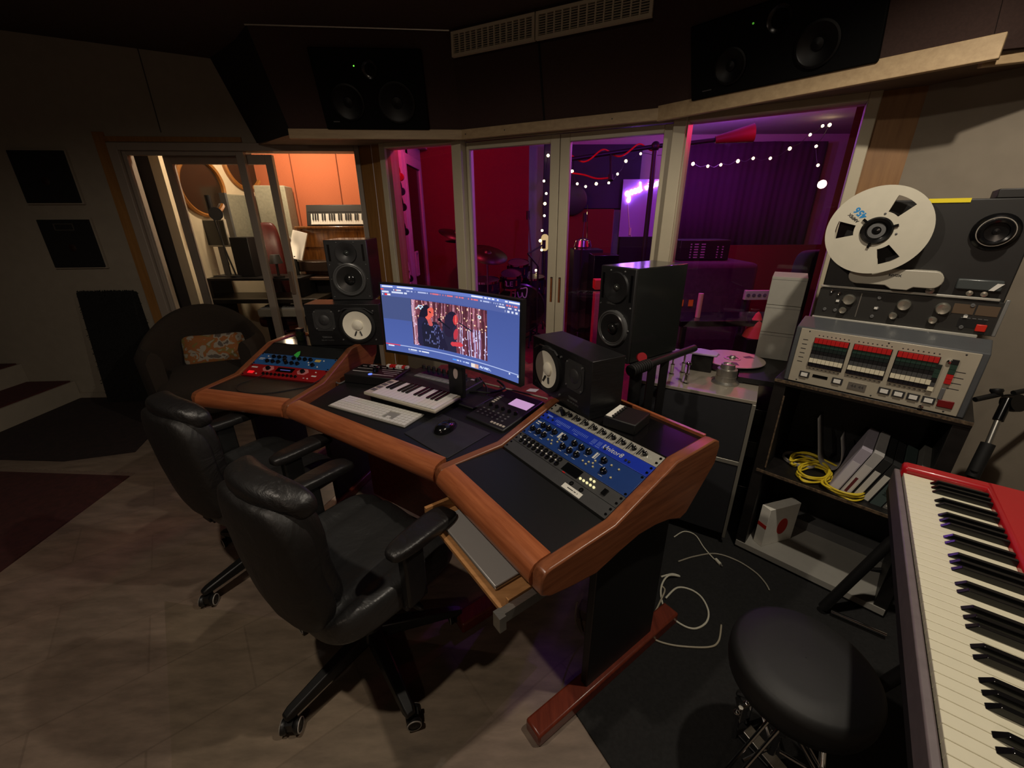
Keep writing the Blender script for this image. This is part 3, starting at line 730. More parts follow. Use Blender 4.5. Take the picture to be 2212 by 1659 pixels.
MB().box(w*0.36, w*0.42, d*0.36, d*0.42, 0.035, 0.037).build('lit_key', M_white, t, smooth=0)
for i in range(8):
    for r in range(2):
        MB().box(-w*0.34+w*0.085*i+0.002, -w*0.34+w*0.085*(i+1)-0.002, d*(0.12-0.10*r)-d*0.09, d*(0.12-0.10*r), 0.035, 0.038).build('pad', mat('pad_grey', (0.50, 0.52, 0.50), 0.5) if i == 0 and r == 0 else bpy.data.materials['pad_grey'], t, smooth=0)
for s in (-1, 1):
    for r in range(4): MB().box(s*w*0.46-0.012, s*w*0.46+0.012, -d*0.38+0.03*r, -d*0.38+0.03*r+0.02, 0.035, 0.0365).build('button', M_dark, t, smooth=0)
# small synthesizer
c, w, d, an = px_rect((781, 778), (882, 795), (849, 815), (753, 803), 0.81)
t = thing('synthesizer', 'small black synthesizer with white lines beside the left wing', 'synthesizer', RT(c.x, c.y, 0.7505, 0, 0, an))
d = 0.18
MB().box(-w/2, w/2, -d/2, d/2, 0, 0.05).build('case', M_black, t, bevel=0.005)
ticks(t, [(-w*0.45, w*0.42, d*0.28, d*0.31), (-w*0.45, -w*0.1, d*0.08, d*0.11), (-w*0.45, -w*0.05, -d*0.18, -d*0.14), (-w*0.05, w*0.42, -d*0.33, -d*0.29), (w*0.1, w*0.44, -d*0.05, -d*0.02), (w*0.05, w*0.44, d*0.1, d*0.13), (w*0.18, w*0.44, -d*0.18, -d*0.15), (-w*0.3, -w*0.16, d*0.38, d*0.45)], 'printing', M_text, 0.0506)
k = MB(); k.lathe([(0.017, 0), (0.015, 0.022), (0.012, 0.024)], 18, RT(-w*0.02, -d*0.05, 0.05)); k.build('knob', M_blackgloss, t)
MB().lathe([(0.011, 0), (0.011, 0.002)], 16, RT(-w*0.03, -d*0.33, 0.05)).build('power_light', glow('led_blue', (0.35, 0.45, 1.0), 2.0), t)
for i in range(7):
    MB().box(w*0.05+0.019*i, w*0.05+0.019*i+0.016, d*0.36, d*0.48, 0.05, 0.062).build('key', M_red if i in (1, 2, 5) else M_white, t, smooth=0)
for i in range(6):
    k = MB(); k.lathe([(0.006, 0), (0.005, 0.012)], 10, RT(-w*0.4+0.04*i, d*0.2, 0.05)); k.build('small_knob', M_blackgloss, t)
# pair of small metal plugs lying before it
for i, q in enumerate(((800, 821), (812, 826))):
    p = atz(q[0], q[1], 0.757); tag(MB().cyl((p.x-0.012, p.y-0.02, 0.757), (p.x+0.012, p.y+0.02, 0.757), 0.006).build('jack_plug', M_steel), ('metal jack plug lying before the synthesizer, the nearer the left wing' if i == 0 else 'metal jack plug lying before the synthesizer, the nearer the piano keys'), 'plug', 'loose jack plugs')
# mouse pad and mouse
a, b, c2, d2 = [atz(q[0], q[1], 0.752) for q in ((954, 893.5), (1061, 936), (965.6, 991.5), (871.6, 936))]
ctr = (a+b+c2+d2)/4
o = MB(); o.slab([tuple((p-ctr)*0.985+ctr)[:2] for p in (d2, c2, b, a)], 0.7502, 0.7535)
tag(o.build('mouse_pad', mat('pad_charcoal', (0.15, 0.15, 0.15), 0.55, var=0.15, scale=25), bevel=0.001), 'dark grey square mouse pad at the right of the white keyboard', 'mouse pad')
p = atz(963, 921, 0.765)
t = thing('mouse', 'black computer mouse resting on the grey pad', 'mouse', RT(p.x, p.y, 0.7537, 0, 0, math.radians(-28)))
def hump(v):
    return Vector((v.x*(1-0.25*max(0, v.y/0.06)), v.y, max(v.z, -0.002)*(1.0 if v.y < 0 else 1-0.5*v.y/0.06)))
MB().ball((0, 0, 0.003), (0.038, 0.062, 0.032), 20, 14, 0.85, deform=hump).build('shell', M_blackgloss, t, smooth=180)
MB().cyl((0, 0.034, 0.027), (0.0, 0.036, 0.033), 0.006).build('wheel', M_dark, t)
# desktop controller with a bright little screen
c, w, d, an = px_rect((1089, 843), (1171, 867), (1084, 924), (1024, 881), 0.79)
t = thing('desk_controller', 'black desktop controller with a bright pink screen beside the right wing', 'controller', RT(c.x, c.y, 0.7505, math.radians(7), 0, math.radians(-41)))
w, d = 0.225, 0.285
MB().box(-w/2, w/2, -d/2, d/2, 0.0, 0.03).build('case', mat('soft_black', (0.11, 0.11, 0.115), 0.45), t, bevel=0.006)
MB().box(-w*0.06, w*0.42, d*0.12, d*0.33, 0.03, 0.031).build('screen', glow('screen_pink', (0.86, 0.66, 0.86), 0.75), t, smooth=0)
for i in range(5):
    k = MB(); k.lathe([(0.009, 0), (0.008, 0.013), (0.006, 0.014)], 12, RT(-w*0.32+w*0.165*i, -d*0.06, 0.03)); k.build('knob', M_blackgloss, t)
for i in range(5): MB().box(-w*0.43+0.002, -w*0.43+0.018, d*0.03+0.016*i, d*0.03+0.016*i+0.009, 0.03, 0.032).build('button', M_offwhite, t, smooth=0)
for r in range(3):
    for i in range(6): MB().box(-w*0.4+w*0.13*i, -w*0.4+w*0.13*i+0.010, -d*(0.19+0.07*r), -d*(0.19+0.07*r)+0.008, 0.03, 0.0315).build('small_button', M_grey, t, smooth=0)
for i in range(5): MB().box(w*0.10+w*0.075*i, w*0.10+w*0.075*i+0.011, -d*0.44, -d*0.40, 0.03, 0.0325).build('key', M_offwhite, t, smooth=0)
# paper slips behind it
for i, (q, lab) in enumerate((((1150, 842), 'torn white paper slip behind the black desktop controller'), ((1160, 874), 'small white paper slip between the controller and the right wing'))):
    p = atz(q[0], q[1], 0.752); o = MB(); s = 0.035 if i == 0 else 0.02
    o.slab([(p.x-s, p.y-s*0.4), (p.x+s*0.4, p.y-s*0.8), (p.x+s, p.y+s*0.2), (p.x-s*0.3, p.y+s*0.5)], 0.7505, 0.752); tag(o.build('paper_slip', M_paper, smooth=0), lab, 'paper', 'paper slips on the desk')
# cables behind the controllers
def cable(name, pts, r, m, label, n=7, cat='cable', group=None):
    return tag(MB().tube(catmull(pts, n), r, 8).build(name, m, smooth=180), label, cat, group)
q = lambda x, y, z: atz(x, y, z)
cable('cable', [q(1000, 845, 0.765), q(1030, 846, 0.768), q(1060, 848, 0.77), q(1090, 838, 0.765), q(1075, 822, 0.76)], 0.006, M_blackrub, 'black cable with a gold plug between the pad controller and the desktop controller')
tag(MB().cyl(q(1000, 845, 0.765), q(1013, 845, 0.765), 0.008).build('jack_plug', M_gold), 'gold jack plug on the black cable beside the pad controller', 'plug')
cable('cable', [q(985, 858, 0.775), q(998, 866, 0.757), q(1010, 876, 0.755), q(1022, 873, 0.757)], 0.003, M_grey, 'thin grey cable trailing from the white piano keyboard')
cable('cable', [q(1036, 815, 0.79), q(1052, 840, 0.757), q(1046, 870, 0.756), q(1030, 880, 0.757)], 0.0035, M_blackrub, 'thin black cable dropping behind the desktop controller')
cable('cable', [q(757, 804, 0.775), q(735, 815, 0.755), q(725, 823, 0.755), q(735, 828, 0.755), q(757, 815, 0.756), q(765, 808, 0.76)], 0.004, M_grey, 'grey cable looping beside the small synthesizer')
# ------------------------------------------------------------------ loudspeakers on the desk
m_cone_w = mat('white_cone', (0.93, 0.91, 0.84), 0.6, var=0.03)
m_coneb = mat('poly_cone', (0.14, 0.14, 0.14), 0.28)
m_gen = mat('moulded_black', (0.13, 0.13, 0.135), 0.42)
RXF = math.radians(90)                                                   # lathe axis turned to face the front (-y)
def white_speaker(label, M, w, d, h, mirror):
    t = thing('studio_speaker', label, 'speaker', M, 'white-coned speakers on the desk')
    MB().box(-w/2, w/2, 0, d, 0, h).build('cabinet', M_blackwood, t, bevel=0.002)
    s = -1 if mirror else 1
    cx, cz, R = s*w*0.19, h*0.5, h*0.40
    o = MB(); o.lathe([(R*1.10, -0.0005), (R*1.08, 0.012), (R*0.94, 0.016), (R*0.90, 0.013)], 40, RT(cx, 0, cz, RXF), capb=False, capt=False); o.build('woofer_ring', M_blackrub, t)
    o = MB()
    pts = [(-0.62, 1.02), (0.62, 1.02), (1.12, 0.7)]
    vs = [(cx-R*0.62, -0.010, cz+R*1.02), (cx+R*0.55, -0.010, cz+R*1.02), (cx+R*1.02, -0.010, cz+R*0.72)] if not mirror else [(cx+R*0.62, -0.010, cz+R*1.02), (cx-R*0.55, -0.010, cz+R*1.02), (cx-R*1.02, -0.010, cz+R*0.72)]
    o.tube([(cx-s*R*0.85, -0.010, cz+R*0.88)]+vs, 0.004, 6); o.build('woofer_bracket', M_dark, t)
    o = MB(); o.lathe([(R*0.86, 0.014), (R*0.34, 0.0015), (R*0.30, 0.0015)], 40, RT(cx, 0, cz, RXF), capb=False, capt=False)
    o.lathe([(R*0.91, 0.013), (R*0.86, 0.014)], 40, RT(cx, 0, cz, RXF), mi=1, capb=False, capt=False)
    o.build('woofer_cone', [m_cone_w, M_blackrub], t)
    o = MB(); o.lathe([(R*0.31, 0.001), (R*0.29, 0.009), (R*0.18, 0.015), (0.001, 0.017)], 24, RT(cx, 0, cz, RXF), capb=False, capt=False); o.build('dust_cap', m_cone_w, t)
    for k in (-1, 1):
        o = MB(); o.tube([(cx+k*0.010, -0.008, cz-R*0.36), (cx+k*0.020, -0.012, cz-R*0.62)], 0.004, 6); o.build('voice_wire', M_dark, t)
    tx, tz, Rt = -s*w*0.255, h*0.62, h*0.215
    o = MB()
    o.slab([(-Rt*1.2, -Rt*0.8), (-Rt*0.8, -Rt*1.2), (Rt*0.8, -Rt*1.2), (Rt*1.2, -Rt*0.8), (Rt*1.2, Rt*0.8), (Rt*0.8, Rt*1.2), (-Rt*0.8, Rt*1.2), (-Rt*1.2, Rt*0.8)], 0, 0.003, RT(tx, 0, tz, RXF))
    o.lathe([(Rt, 0.003), (Rt, 0.005), (Rt*0.6, 0.003), (Rt*0.5, 0.007), (Rt*0.3, 0.009), (0.001, 0.012)], 28, RT(tx, 0, tz, RXF), capb=False, capt=False)
    o.build('tweeter', mat('tweeter_grey', (0.19, 0.19, 0.19), 0.5), t)
    o = MB()
    for (x, z) in [(cx-R*1.0, cz+R*0.86), (cx+R*1.0, cz+R*0.86), (cx-R*1.0, cz-R*0.9), (cx+R*1.0, cz-R*0.9)]+[(tx+a*Rt*0.95, tz+b*Rt*0.95) for a in (-1, 1) for b in (-1, 1)]:
        o.lathe([(0.005, 0), (0.004, 0.006), (0.001, 0.007)], 10, RT(x, 0, z, RXF), capt=False)
    o.each('screw', M_grey, t)
    text('badge', 'YAMAHA', 0.014, RT(-s*w*0.25, -0.0006, h*0.20, RXF), M_grey, t, bold=0.0004)
    text('model_print', 'NS-10M STUDIO', 0.010, RT(-s*w*0.25, -0.0006, h*0.125, RXF), M_grey, t)
    return t
white_speaker('black speaker with a bare white cone standing on the left wing', yawM(-0.962, 2.33, 0.889, -0.6), 0.425, 0.155, 0.238, False)
white_speaker('black speaker with a bare white cone standing on the right wing', yawM(0.185, 1.528, 0.889, -62), 0.40, 0.15, 0.225, True)
def tall_speaker(label, M, w, d, h):
    t = thing('monitor_speaker', label, 'speaker', M, 'tall black speakers by the desk')
    MB().box(-w/2, w/2, 0.012, d, 0, h).build('cabinet', mat('textured_black', (0.12, 0.125, 0.12), 0.16, var=0.08, scale=90) if 'textured_black' not in bpy.data.materials else bpy.data.materials['textured_black'], t, bevel=0.004)
    MB().box(-w/2, w/2, 0, 0.014, 0.0, h).build('baffle', m_gen, t, bevel=0.004)
    R = min(w*0.39, h*0.26); cz = h*0.355; k = w/2
    def at(cx, cz2, sx=1.0): return RT(cx, 0, cz2, RXF)
    o = MB(); o.lathe([(R*1.08, 0), (R*1.05, 0.014), (R*0.98, 0.016), (R*0.93, 0.011), (R*0.87, 0.014), (R*0.82, 0.011)], 40, at(0, cz), capb=False, capt=False); o.build('woofer_ring', mat('ring_grey', (0.30, 0.30, 0.30), 0.3) if 'ring_grey' not in bpy.data.materials else bpy.data.materials['ring_grey'], t)
    o = MB(); o.lathe([(R*0.84, 0.0125), (R*0.5, 0.005), (R*0.32, 0.001)], 40, at(0, cz), capb=False, capt=False); o.build('woofer_cone', m_coneb, t)
    o = MB(); o.lathe([(R*0.36, 0.001), (R*0.33, 0.012), (R*0.2, 0.020), (0.001, 0.023)], 28, at(0, cz), capb=False, capt=False); o.build('dust_cap', mat('cap_black', (0.10, 0.10, 0.10), 0.15) if 'cap_black' not in bpy.data.materials else bpy.data.materials['cap_black'], t)
    tz = h*0.79; Rt = min(w*0.33, h*0.17)
    o = MB(); o.lathe([(Rt*1.04, 0.0), (Rt, 0.010), (Rt*0.7, 0.0085), (Rt*0.35, 0.003), (Rt*0.26, 0.001)], 36, at(0, tz), capb=False, capt=False); o.build('waveguide', m_gen, t)
    o = MB(); o.lathe([(Rt*0.27, 0.001), (Rt*0.2, 0.008), (0.001, 0.012)], 20, at(0, tz), capb=False, capt=False); o.build('tweeter', mat('dome', (0.30, 0.31, 0.30), 0.2, 0.6) if 'dome' not in bpy.data.materials else bpy.data.materials['dome'], t)
    for s in (-1, 1):
        MB().box(s*w*0.40-0.006, s*w*0.40+0.006, -0.001, 0.002, h*0.66, h*0.93).build('port', M_blackgloss, t, smooth=0)
    o = MB()
    for (x, z) in [(a*w*0.43, b) for a in (-1, 1) for b in (h*0.06, h*0.60, h*0.36)]+[(a*w*0.2, h*0.96) for a in (-1, 1)]: o.lathe([(0.004, 0), (0.003, 0.004), (0.001, 0.005)], 8, RT(x, 0, z, RXF), capt=False)
    o.each('screw', M_grey, t)
    text('badge', 'GENELEC', 0.012, RT(-w*0.12, -0.0006, h*0.615, RXF), M_grey, t)
    return t
tall_speaker('tall black speaker rising behind the left white-coned speaker', yawM(-0.938, 2.46, 1.128, 4), 0.236, 0.27, 0.335)
tall_speaker('tall black speaker rising behind the right white-coned speaker, top lit purple', yawM(0.443, 1.768, 0.985, -55), 0.19, 0.345, 0.40)
# stands that carry the tall speakers
def stand(label, M, w, d, z, zt=0.0):
    t = thing('speaker_stand', label, 'stand', M, 'stands of the tall speakers')
    MB().box(-w/2, w/2, 0.0, d, -0.02, 0.0).build('top_plate', M_black, t, bevel=0.003)
    MB().cyl((0, d/2, -0.02), (0, d/2, -z+0.02), 0.03).build('column', M_black, t)
    MB().box(-0.13, 0.13, d/2-0.13, d/2+0.13, -z, -z+0.02).build('base', M_black, t, bevel=0.004)
    return t
stand('black column stand behind the desk carrying the right tall speaker', yawM(0.443, 1.768, 0.983, -55) @ RT(0, 0.06, 0), 0.2, 0.27, 0.983)
stand('black column stand behind the desk carrying the left tall speaker', yawM(-0.938, 2.46, 1.127, 4) @ RT(0, 0.045, 0), 0.2, 0.22, 1.127)

# ------------------------------------------------------------------ the curved screen
SWD, SHT = 0.83, 0.345
Mm = RT(-0.276, 1.80, 0.948, math.radians(-1.5), 0, math.radians(-35.4))
mon = thing('monitor', 'wide curved computer monitor on the desk showing a music video', 'monitor', Mm)
def arc(a, off=0.0):
    R = 1.9; th = a*SWD/2/R
    return Vector((R*math.sin(th), -off-(R-R*math.cos(th))*1.0, 0))
def curved(mb, a0, a1, z0, z1, y0, y1, n=24):
    for i in range(n):
        b0 = a0+(a1-a0)*i/n; b1 = a0+(a1-a0)*(i+1)/n
        p = [arc(b0, -y0)+Vector((0, 0, z0)), arc(b1, -y0)+Vector((0, 0, z0)), arc(b1, -y1)+Vector((0, 0, z0)), arc(b0, -y1)+Vector((0, 0, z0))]
        vs = p+[q_+Vector((0, 0, z1-z0)) for q_ in p]
        mb.add(vs, [(3, 2, 1, 0), (4, 5, 6, 7), (0, 1, 5, 4), (2, 3, 7, 6)]+([(3, 0, 4, 7)] if i == 0 else [])+([(1, 2, 6, 5)] if i == n-1 else []))
o = MB(); curved(o, -1, 1, 0, SHT, 0.0, 0.03); o.build('bezel', M_black, mon)
# what the screen shows, drawn cell by cell
def hsh(a, b=0.0): 
    v = math.sin(a*127.1+b*311.7)*43758.5453; return v-math.floor(v)
def capsule(x, y, x0, y0, x1, y1, r):
    dx, dy = x1-x0, y1-y0; L = dx*dx+dy*dy
    t = max(0, min(1, ((x-x0)*dx+(y-y0)*dy)/L)) if L > 0 else 0
    return math.hypot(x-x0-dx*t, y-y0-dy*t) < r
def ell(x, y, cx, cy, rx, ry, a=0.0):
    c, s = math.cos(a), math.sin(a); u = (x-cx)*c+(y-cy)*s; v = -(x-cx)*s+(y-cy)*c
    return (u/rx)**2+(v/ry)**2 < 1
def screen_rgb(x, y):
    """x, y in 0..1 from the top left"""
    base = (0.27, 0.34, 0.60)
    if y < 0.045: 
        base = (0.42, 0.50, 0.80)
        if 0.012 < y < 0.034 and (x < 0.24 and hsh(math.floor(x*90)) > 0.25 or x > 0.66 and hsh(math.floor(x*110)) > 0.35): return (0.95, 0.96, 1.0)
        return base
    if y < 0.165:
        base = (0.33, 0.39, 0.64)
        if 0.055 < y < 0.075:
            if x < 0.02: return (0.95, 0.35, 0.3)
            if 0.085 < x < 0.15 and hsh(math.floor(x*120)) > 0.4: return (0.95, 0.5, 0.5) if hsh(math.floor(x*60), 3) > 0.6 else (0.9, 0.9, 0.95)
            if x > 0.19 and (x*11) % 1 < 0.82 and hsh(math.floor(x*150)) > 0.3: return (0.72, 0.76, 0.92) if hsh(math.floor(x*11), 5) > 0.25 else (0.9, 0.45, 0.5)
        if 0.09 < y < 0.11 and x < 0.2 and hsh(math.floor(x*140)) > 0.25: return (0.85, 0.88, 0.97)
        if 0.085 < y < 0.105 and x > 0.84 and hsh(math.floor(x*90)) > 0.45: return (0.9, 0.9, 0.97)
        if 0.125 < y < 0.15:
            if 0.025 < x < 0.045: return (0.95, 0.2, 0.22)
            if 0.045 < x < 0.068: return (0.95, 0.93, 0.95)
            if 0.008 < x < 0.016: return (0.9, 0.9, 0.95)
            if x > 0.9 and (x*36) % 1 < 0.5: return (0.9, 0.92, 1.0)
        return base
    vx0, vx1, vy0, vy1 = 0.215, 0.775, 0.175, 0.845
    if vx0 < x < vx1 and vy0 < y < vy1:
        u = (x-vx0)/(vx1-vx0)*1.6; v = (y-vy0)/(vy1-vy0)
        # tinsel curtain
        k = u*46+0.5*math.sin(v*6+u*9); s = hsh(math.floor(k)); f = k-math.floor(k); s2 = hsh(math.floor(k), math.floor(v*5+s*3))
        b = (0.15+0.95*s*s2)*(1-abs(f-0.5)*0.9)
        c = (0.70*b+0.22, 0.40*b+0.10, 0.46*b+0.14)
        if s > 0.72 and f < 0.5: c = (0.80, 0.58, 0.66)
        sp = hsh(math.floor(k), math.floor(v*40))
        if sp > 0.955: c = (1.0, 0.84, 0.70) if v < 0.5 else (0.92, 0.88, 1.0)
        if u > 1.02 and v > 0.42 and s > 0.6: c = (0.86, 0.84, 1.0) if f < 0.55 and s2 > 0.3 else (0.55, 0.42, 0.60)
        if u < 0.06 and s > 0.2 and f < 0.7: c = (0.92, 0.75, 0.85)
        # microphone stand
        if capsule(u, v, 0.70, 0.50, 0.735, 1.0, 0.010): c = (0.72, 0.76, 0.95)
        # right singer, behind
        if capsule(u, v, 0.80, 0.42, 0.78, 1.0, 0.15) and v > 0.42: c = (0.16, 0.15, 0.25)
        if ell(u, v, 0.86, 0.30, 0.115, 0.16, 0.2): c = (0.13, 0.11, 0.20)
        if capsule(u, v, 0.80, 0.30, 0.78, 0.6, 0.09): c = (0.15, 0.12, 0.22)
        if ell(u, v, 0.935, 0.30, 0.05, 0.105, 0.1): c = (0.80, 0.22, 0.24)
        if ell(u, v, 0.945, 0.29, 0.014, 0.10, 0.05): c = (0.95, 0.45, 0.42)
        if ell(u, v, 0.93, 0.60, 0.045, 0.12, 0.2): c = (0.75, 0.22, 0.28)
        if capsule(u, v, 0.86, 0.82, 1.03, 0.80, 0.045): c = (0.85, 0.25, 0.30)
        if capsule(u, v, 1.02, 0.35, 1.26, 0.46, 0.013): c = (0.10, 0.10, 0.18)
        # left singer, in front
        if ell(u, v, 0.27, 0.35, 0.11, 0.28, 0.25): c = (0.10, 0.09, 0.17)
        if capsule(u, v, 0.22, 0.45, 0.20, 0.9, 0.10): c = (0.15, 0.14, 0.26)
        if capsule(u, v, 0.40, 0.58, 0.42, 1.0, 0.20) and v > 0.42: c = (0.12, 0.12, 0.20)
        if capsule(u, v, 0.55, 0.62, 0.66, 0.95, 0.09): c = (0.13, 0.12, 0.22)
        if 0.26 < u < 0.66 and v > 0.48 and hsh(math.floor(u*60), math.floor(v*24)) > 0.86 and c[2] < 0.27: c = (0.38, 0.40, 0.62)
        if capsule(u, v, 0.36, 0.36, 0.40, 0.48, 0.045): c = (0.80, 0.36, 0.36)
        if ell(u, v, 0.385, 0.255, 0.075, 0.145, 0.45): c = (0.93, 0.40, 0.34)
        if ell(u, v, 0.455, 0.275, 0.020, 0.022, 0.3): c = (0.93, 0.46, 0.40)
        if ell(u, v, 0.40, 0.225, 0.030, 0.016, 0.6): c = (0.25, 0.12, 0.16)
        if ell(u, v, 0.435, 0.335, 0.018, 0.010, 0.5): c = (0.55, 0.10, 0.14)
        if ell(u, v, 0.33, 0.20, 0.055, 0.15, 0.35) and u < 0.345: c = (0.10, 0.09, 0.17)
        if capsule(u, v, 0.585, 0.36, 0.80, 0.50, 0.017): c = (0.09, 0.09, 0.16)
        if ell(u, v, 0.59, 0.355, 0.035, 0.035): c = (0.08, 0.08, 0.14)
        # small round badge and programme title
        if ell(u, v, 1.44, 0.155, 0.038, 0.038): c = (0.88, 0.92, 0.95)
        if ell(u, v, 1.44, 0.155, 0.016, 0.016): c = (0.3, 0.4, 0.5)
        if 0.10 < u < 0.26 and (0.105 < v < 0.12 and u < 0.24 and u > 0.15 or abs(v-0.155-0.025*math.sin(u*70)) < 0.016): c = (0.80, 0.92, 1.0)
        return c
    # seek bar and captions
    if 0.885 < y < 0.897: return (0.95, 0.2, 0.25) if x < 0.11 else (0.70, 0.76, 0.93)
    if 0.835 < y < 0.847 and x > 0.9 and False: return base
    if 0.905 < y < 0.922 and (x < 0.085 and hsh(math.floor(x*110)) > 0.4 or x > 0.93 and hsh(math.floor(x*100)) > 0.4): return (0.9, 0.93, 1.0)
    if 0.925 < y < 0.945 and 0.17 < x < 0.33: return (0.93, 0.95, 1.0) if hsh(math.floor(x*150)) > 0.25 else (0.45, 0.52, 0.75)
    if 0.955 < y < 0.965 and 0.17 < x < 0.24: return (0.6, 0.66, 0.86)
    if 0.94 < y < 0.958 and 0.51 < x < 0.64: return (0.30, 0.62, 1.0) if x < 0.54 else ((0.8, 0.86, 1.0) if hsh(math.floor(x*120)) > 0.4 else (0.4, 0.5, 0.78))
    if 0.93 < y < 0.985 and 0.65 < x < 0.705: return (0.85, 0.66, 0.58) if x > 0.68 else (0.92, 0.88, 0.86)
    if 0.94 < y < 0.968 and 0.71 < x < 0.80 and hsh(math.floor(x*130), math.floor(y*80)) > 0.35: return (0.78, 0.85, 0.98)
    # dim reflection band of the player background
    if y < 0.5 and x < 0.215: return (0.28, 0.33, 0.52)
    return (0.27+0.05*y, 0.34+0.06*y, 0.60+0.08*y)
def make_screen():
    NX, NY = 380, 160; a0, a1 = -0.975, 0.975; z0, z1 = 0.014, SHT-0.009
    vs = []; fs = []; cols = []
    for j in range(NY+1):
        z = z1+(z0-z1)*j/NY
        for i in range(NX+1):
            p = arc(a0+(a1-a0)*i/NX, 0.0015); vs.append((p.x, p.y, z))
    for j in range(NY):
        for i in range(NX):
            k = j*(NX+1)+i; fs.append((k, k+NX+1, k+NX+2, k+1))
            c = lin(screen_rgb((i+0.5)/NX, (j+0.5)/NY)); cols += list(c)*4
    me = bpy.data.meshes.new('screen'); me.from_pydata(vs, [], fs)
    ca = me.color_attributes.new('picture', 'FLOAT_COLOR', 'CORNER'); ca.data.foreach_set('color', cols)
    m, nt, b = new_mat('screen_picture')
    at = nt.nodes.new('ShaderNodeVertexColor'); at.layer_name = 'picture'
    b.inputs['Base Color'].default_value = (0.01, 0.01, 0.01, 1); b.inputs['Roughness'].default_value = 0.25
    nt.links.new(at.outputs['Color'], b.inputs['Emission Color']); b.inputs['Emission Strength'].default_value = 1.0
    me.materials.append(m); me.polygons.foreach_set('use_smooth', [True]*len(fs))
    o = bpy.data.objects.new('screen', me); COL.objects.link(o); o.parent = mon
make_screen()
o = MB(); o.box(-0.055, 0.035, 0.03, 0.055, -0.17, 0.18); o.build('stand_neck', M_black, mon, bevel=0.004)
o = MB(); o.lathe([(0.02, 0), (0.02, 0.004), (0.001, 0.0045)], 18, RT(-0.005, 0.03, -0.05, RXF) @ Matrix.Diagonal((0.7, 1.3, 1, 1)), capt=False); o.build('cable_hole', mat('hole_paint', (0.75, 0.68, 0.66), 0.5), mon)
o = MB(); o.slab([(-0.14, 0.0), (0.12, 0.0), (0.12, 0.16), (-0.14, 0.16)], -0.196, -0.184); o.build('stand_foot', M_black, mon, bevel=0.004)
# small black effects box with white keys on the right shelf
p = atz(1350, 935, 0.889)
t = thing('effects_box', 'small black box with a row of white keys at the right shelf edge', 'box', RT(p.x-0.02, p.y+0.015, 0.889, 0, 0, math.radians(-40)))
MB().box(-0.06, 0.06, 0.0, 0.125, 0, 0.04).build('case', M_black, t, bevel=0.004)
ob = t
MB().box(-0.055, -0.03, 0.006, 0.118, 0.04, 0.0415).build('white_strip', M_paper, ob, smooth=0)
for i in range(6): MB().box(-0.034, -0.022, 0.010+0.018*i, 0.020+0.018*i, 0.04, 0.046).build('button', M_black, ob, bevel=0.002)
# things left of the left speaker
p = atz(630, 722, 0.889)
t = thing('glass_ashtray', 'small clear glass dish on the left shelf corner', 'dish', RT(p.x, p.y, 0.889))
o = MB(); o.lathe([(0.03, 0), (0.042, 0.022), (0.038, 0.022), (0.027, 0.006), (0.001, 0.005)], 20, capt=False); o.build('bowl', glass('dish_glass', (0.85, 0.85, 0.82), 0.5), t)
p = atz(655, 733, 0.889)
t = thing('glass_jar', 'small dark jar standing against the left white-coned speaker', 'jar', RT(p.x-0.005, p.y-0.01, 0.889))
o = MB(); o.lathe([(0.026, 0), (0.028, 0.01), (0.028, 0.045), (0.022, 0.052), (0.022, 0.06)], 18); o.build('body', mat('green_glass', (0.12, 0.15, 0.09), 0.12), t)
o = MB(); o.lathe([(0.024, 0.058), (0.024, 0.072), (0.001, 0.073)], 18, capt=False); o.build('lid', M_black, t)
tag(MB().box(-0.014, 0.014, -0.004, 0.004, 0, 0.085, RT(p.x+0.005, p.y+0.09, 0.889, 0, 0.08, 0)).build('card', mat('cream_card', (0.8, 0.66, 0.42), 0.7), bevel=0.001), 'cream card standing behind the dark jar', 'card')
p = slope(WL) @ Vector((0.30, 0.235, 0.004))
o = MB(); o.slab([(-0.02, 0.0), (0.0, -0.016), (0.016, 0.0), (0.022, 0.02), (0.005, 0.016)], 0, 0.002, slope(WL) @ RT(0.245, SLEN-2.05*U, 0.014, 0.9, 0, 0.2))
tag(o.build('guitar_pick', mat('green_plastic', (0.25, 0.75, 0.30), 0.4), smooth=0), 'bright green guitar pick resting on the blue rack unit of the left wing', 'pick')
# dark red velvet spread on the low bench behind the desk
a, b = atz(1030, 826, 0.752), atz(1176, 862, 0.752)
u = (b-a).normalized(); n = Vector((-u.y, u.x, 0))
if n.y < 0: n = -n
m_velvet = mat('red_velvet', (0.50, 0.16, 0.20), 0.9, var=0.45, scale=22, bump=0.3)
o = MB(); NXX, NYY = 26, 12; vs = []; fs = []
for j in range(NYY+1):
    for i in range(NXX+1):
        pnt = a-u*0.5+u*(1.02*i/NXX)+n*(0.06+0.62*j/NYY); zz = 0.665+0.035*noise.noise(Vector((i*0.6, j*0.6, 1)))
        if j == 0: zz = 0.3
        vs.append((pnt.x, pnt.y, zz))
for j in range(NYY):
    for i in range(NXX): k = j*(NXX+1)+i; fs.append((k, k+1, k+NXX+2, k+NXX+1))
o.add(vs, fs); vel = tag(o.build('velvet_cloth', m_velvet, smooth=180), 'dark red velvet cloth spread over the low bench behind the monitor', 'cloth')
bench = thing('bench', 'low wooden bench under the red velvet cloth behind the desk', 'bench', frame(a-u*0.5+n*0.1, u))
MB().box(0.03, 0.95, 0, 0.5, 0.56-0.76, 0.61-0.76).build('top', M_cherry, bench, smooth=0)
for x in (0.05, 0.88):
    for y in (0.02, 0.43): MB().box(x, x+0.05, y, y+0.05, -0.752, 0.56-0.76).build('leg', M_cherry, bench, smooth=0)
tag(MB().tube([a+n*0.03+Vector((0, 0, -0.01)), b+n*0.03+Vector((0, 0, -0.01))], 0.005).build('cable_duct', M_offwhite), 'thin pale conduit along the rear edge of the desk', 'conduit')
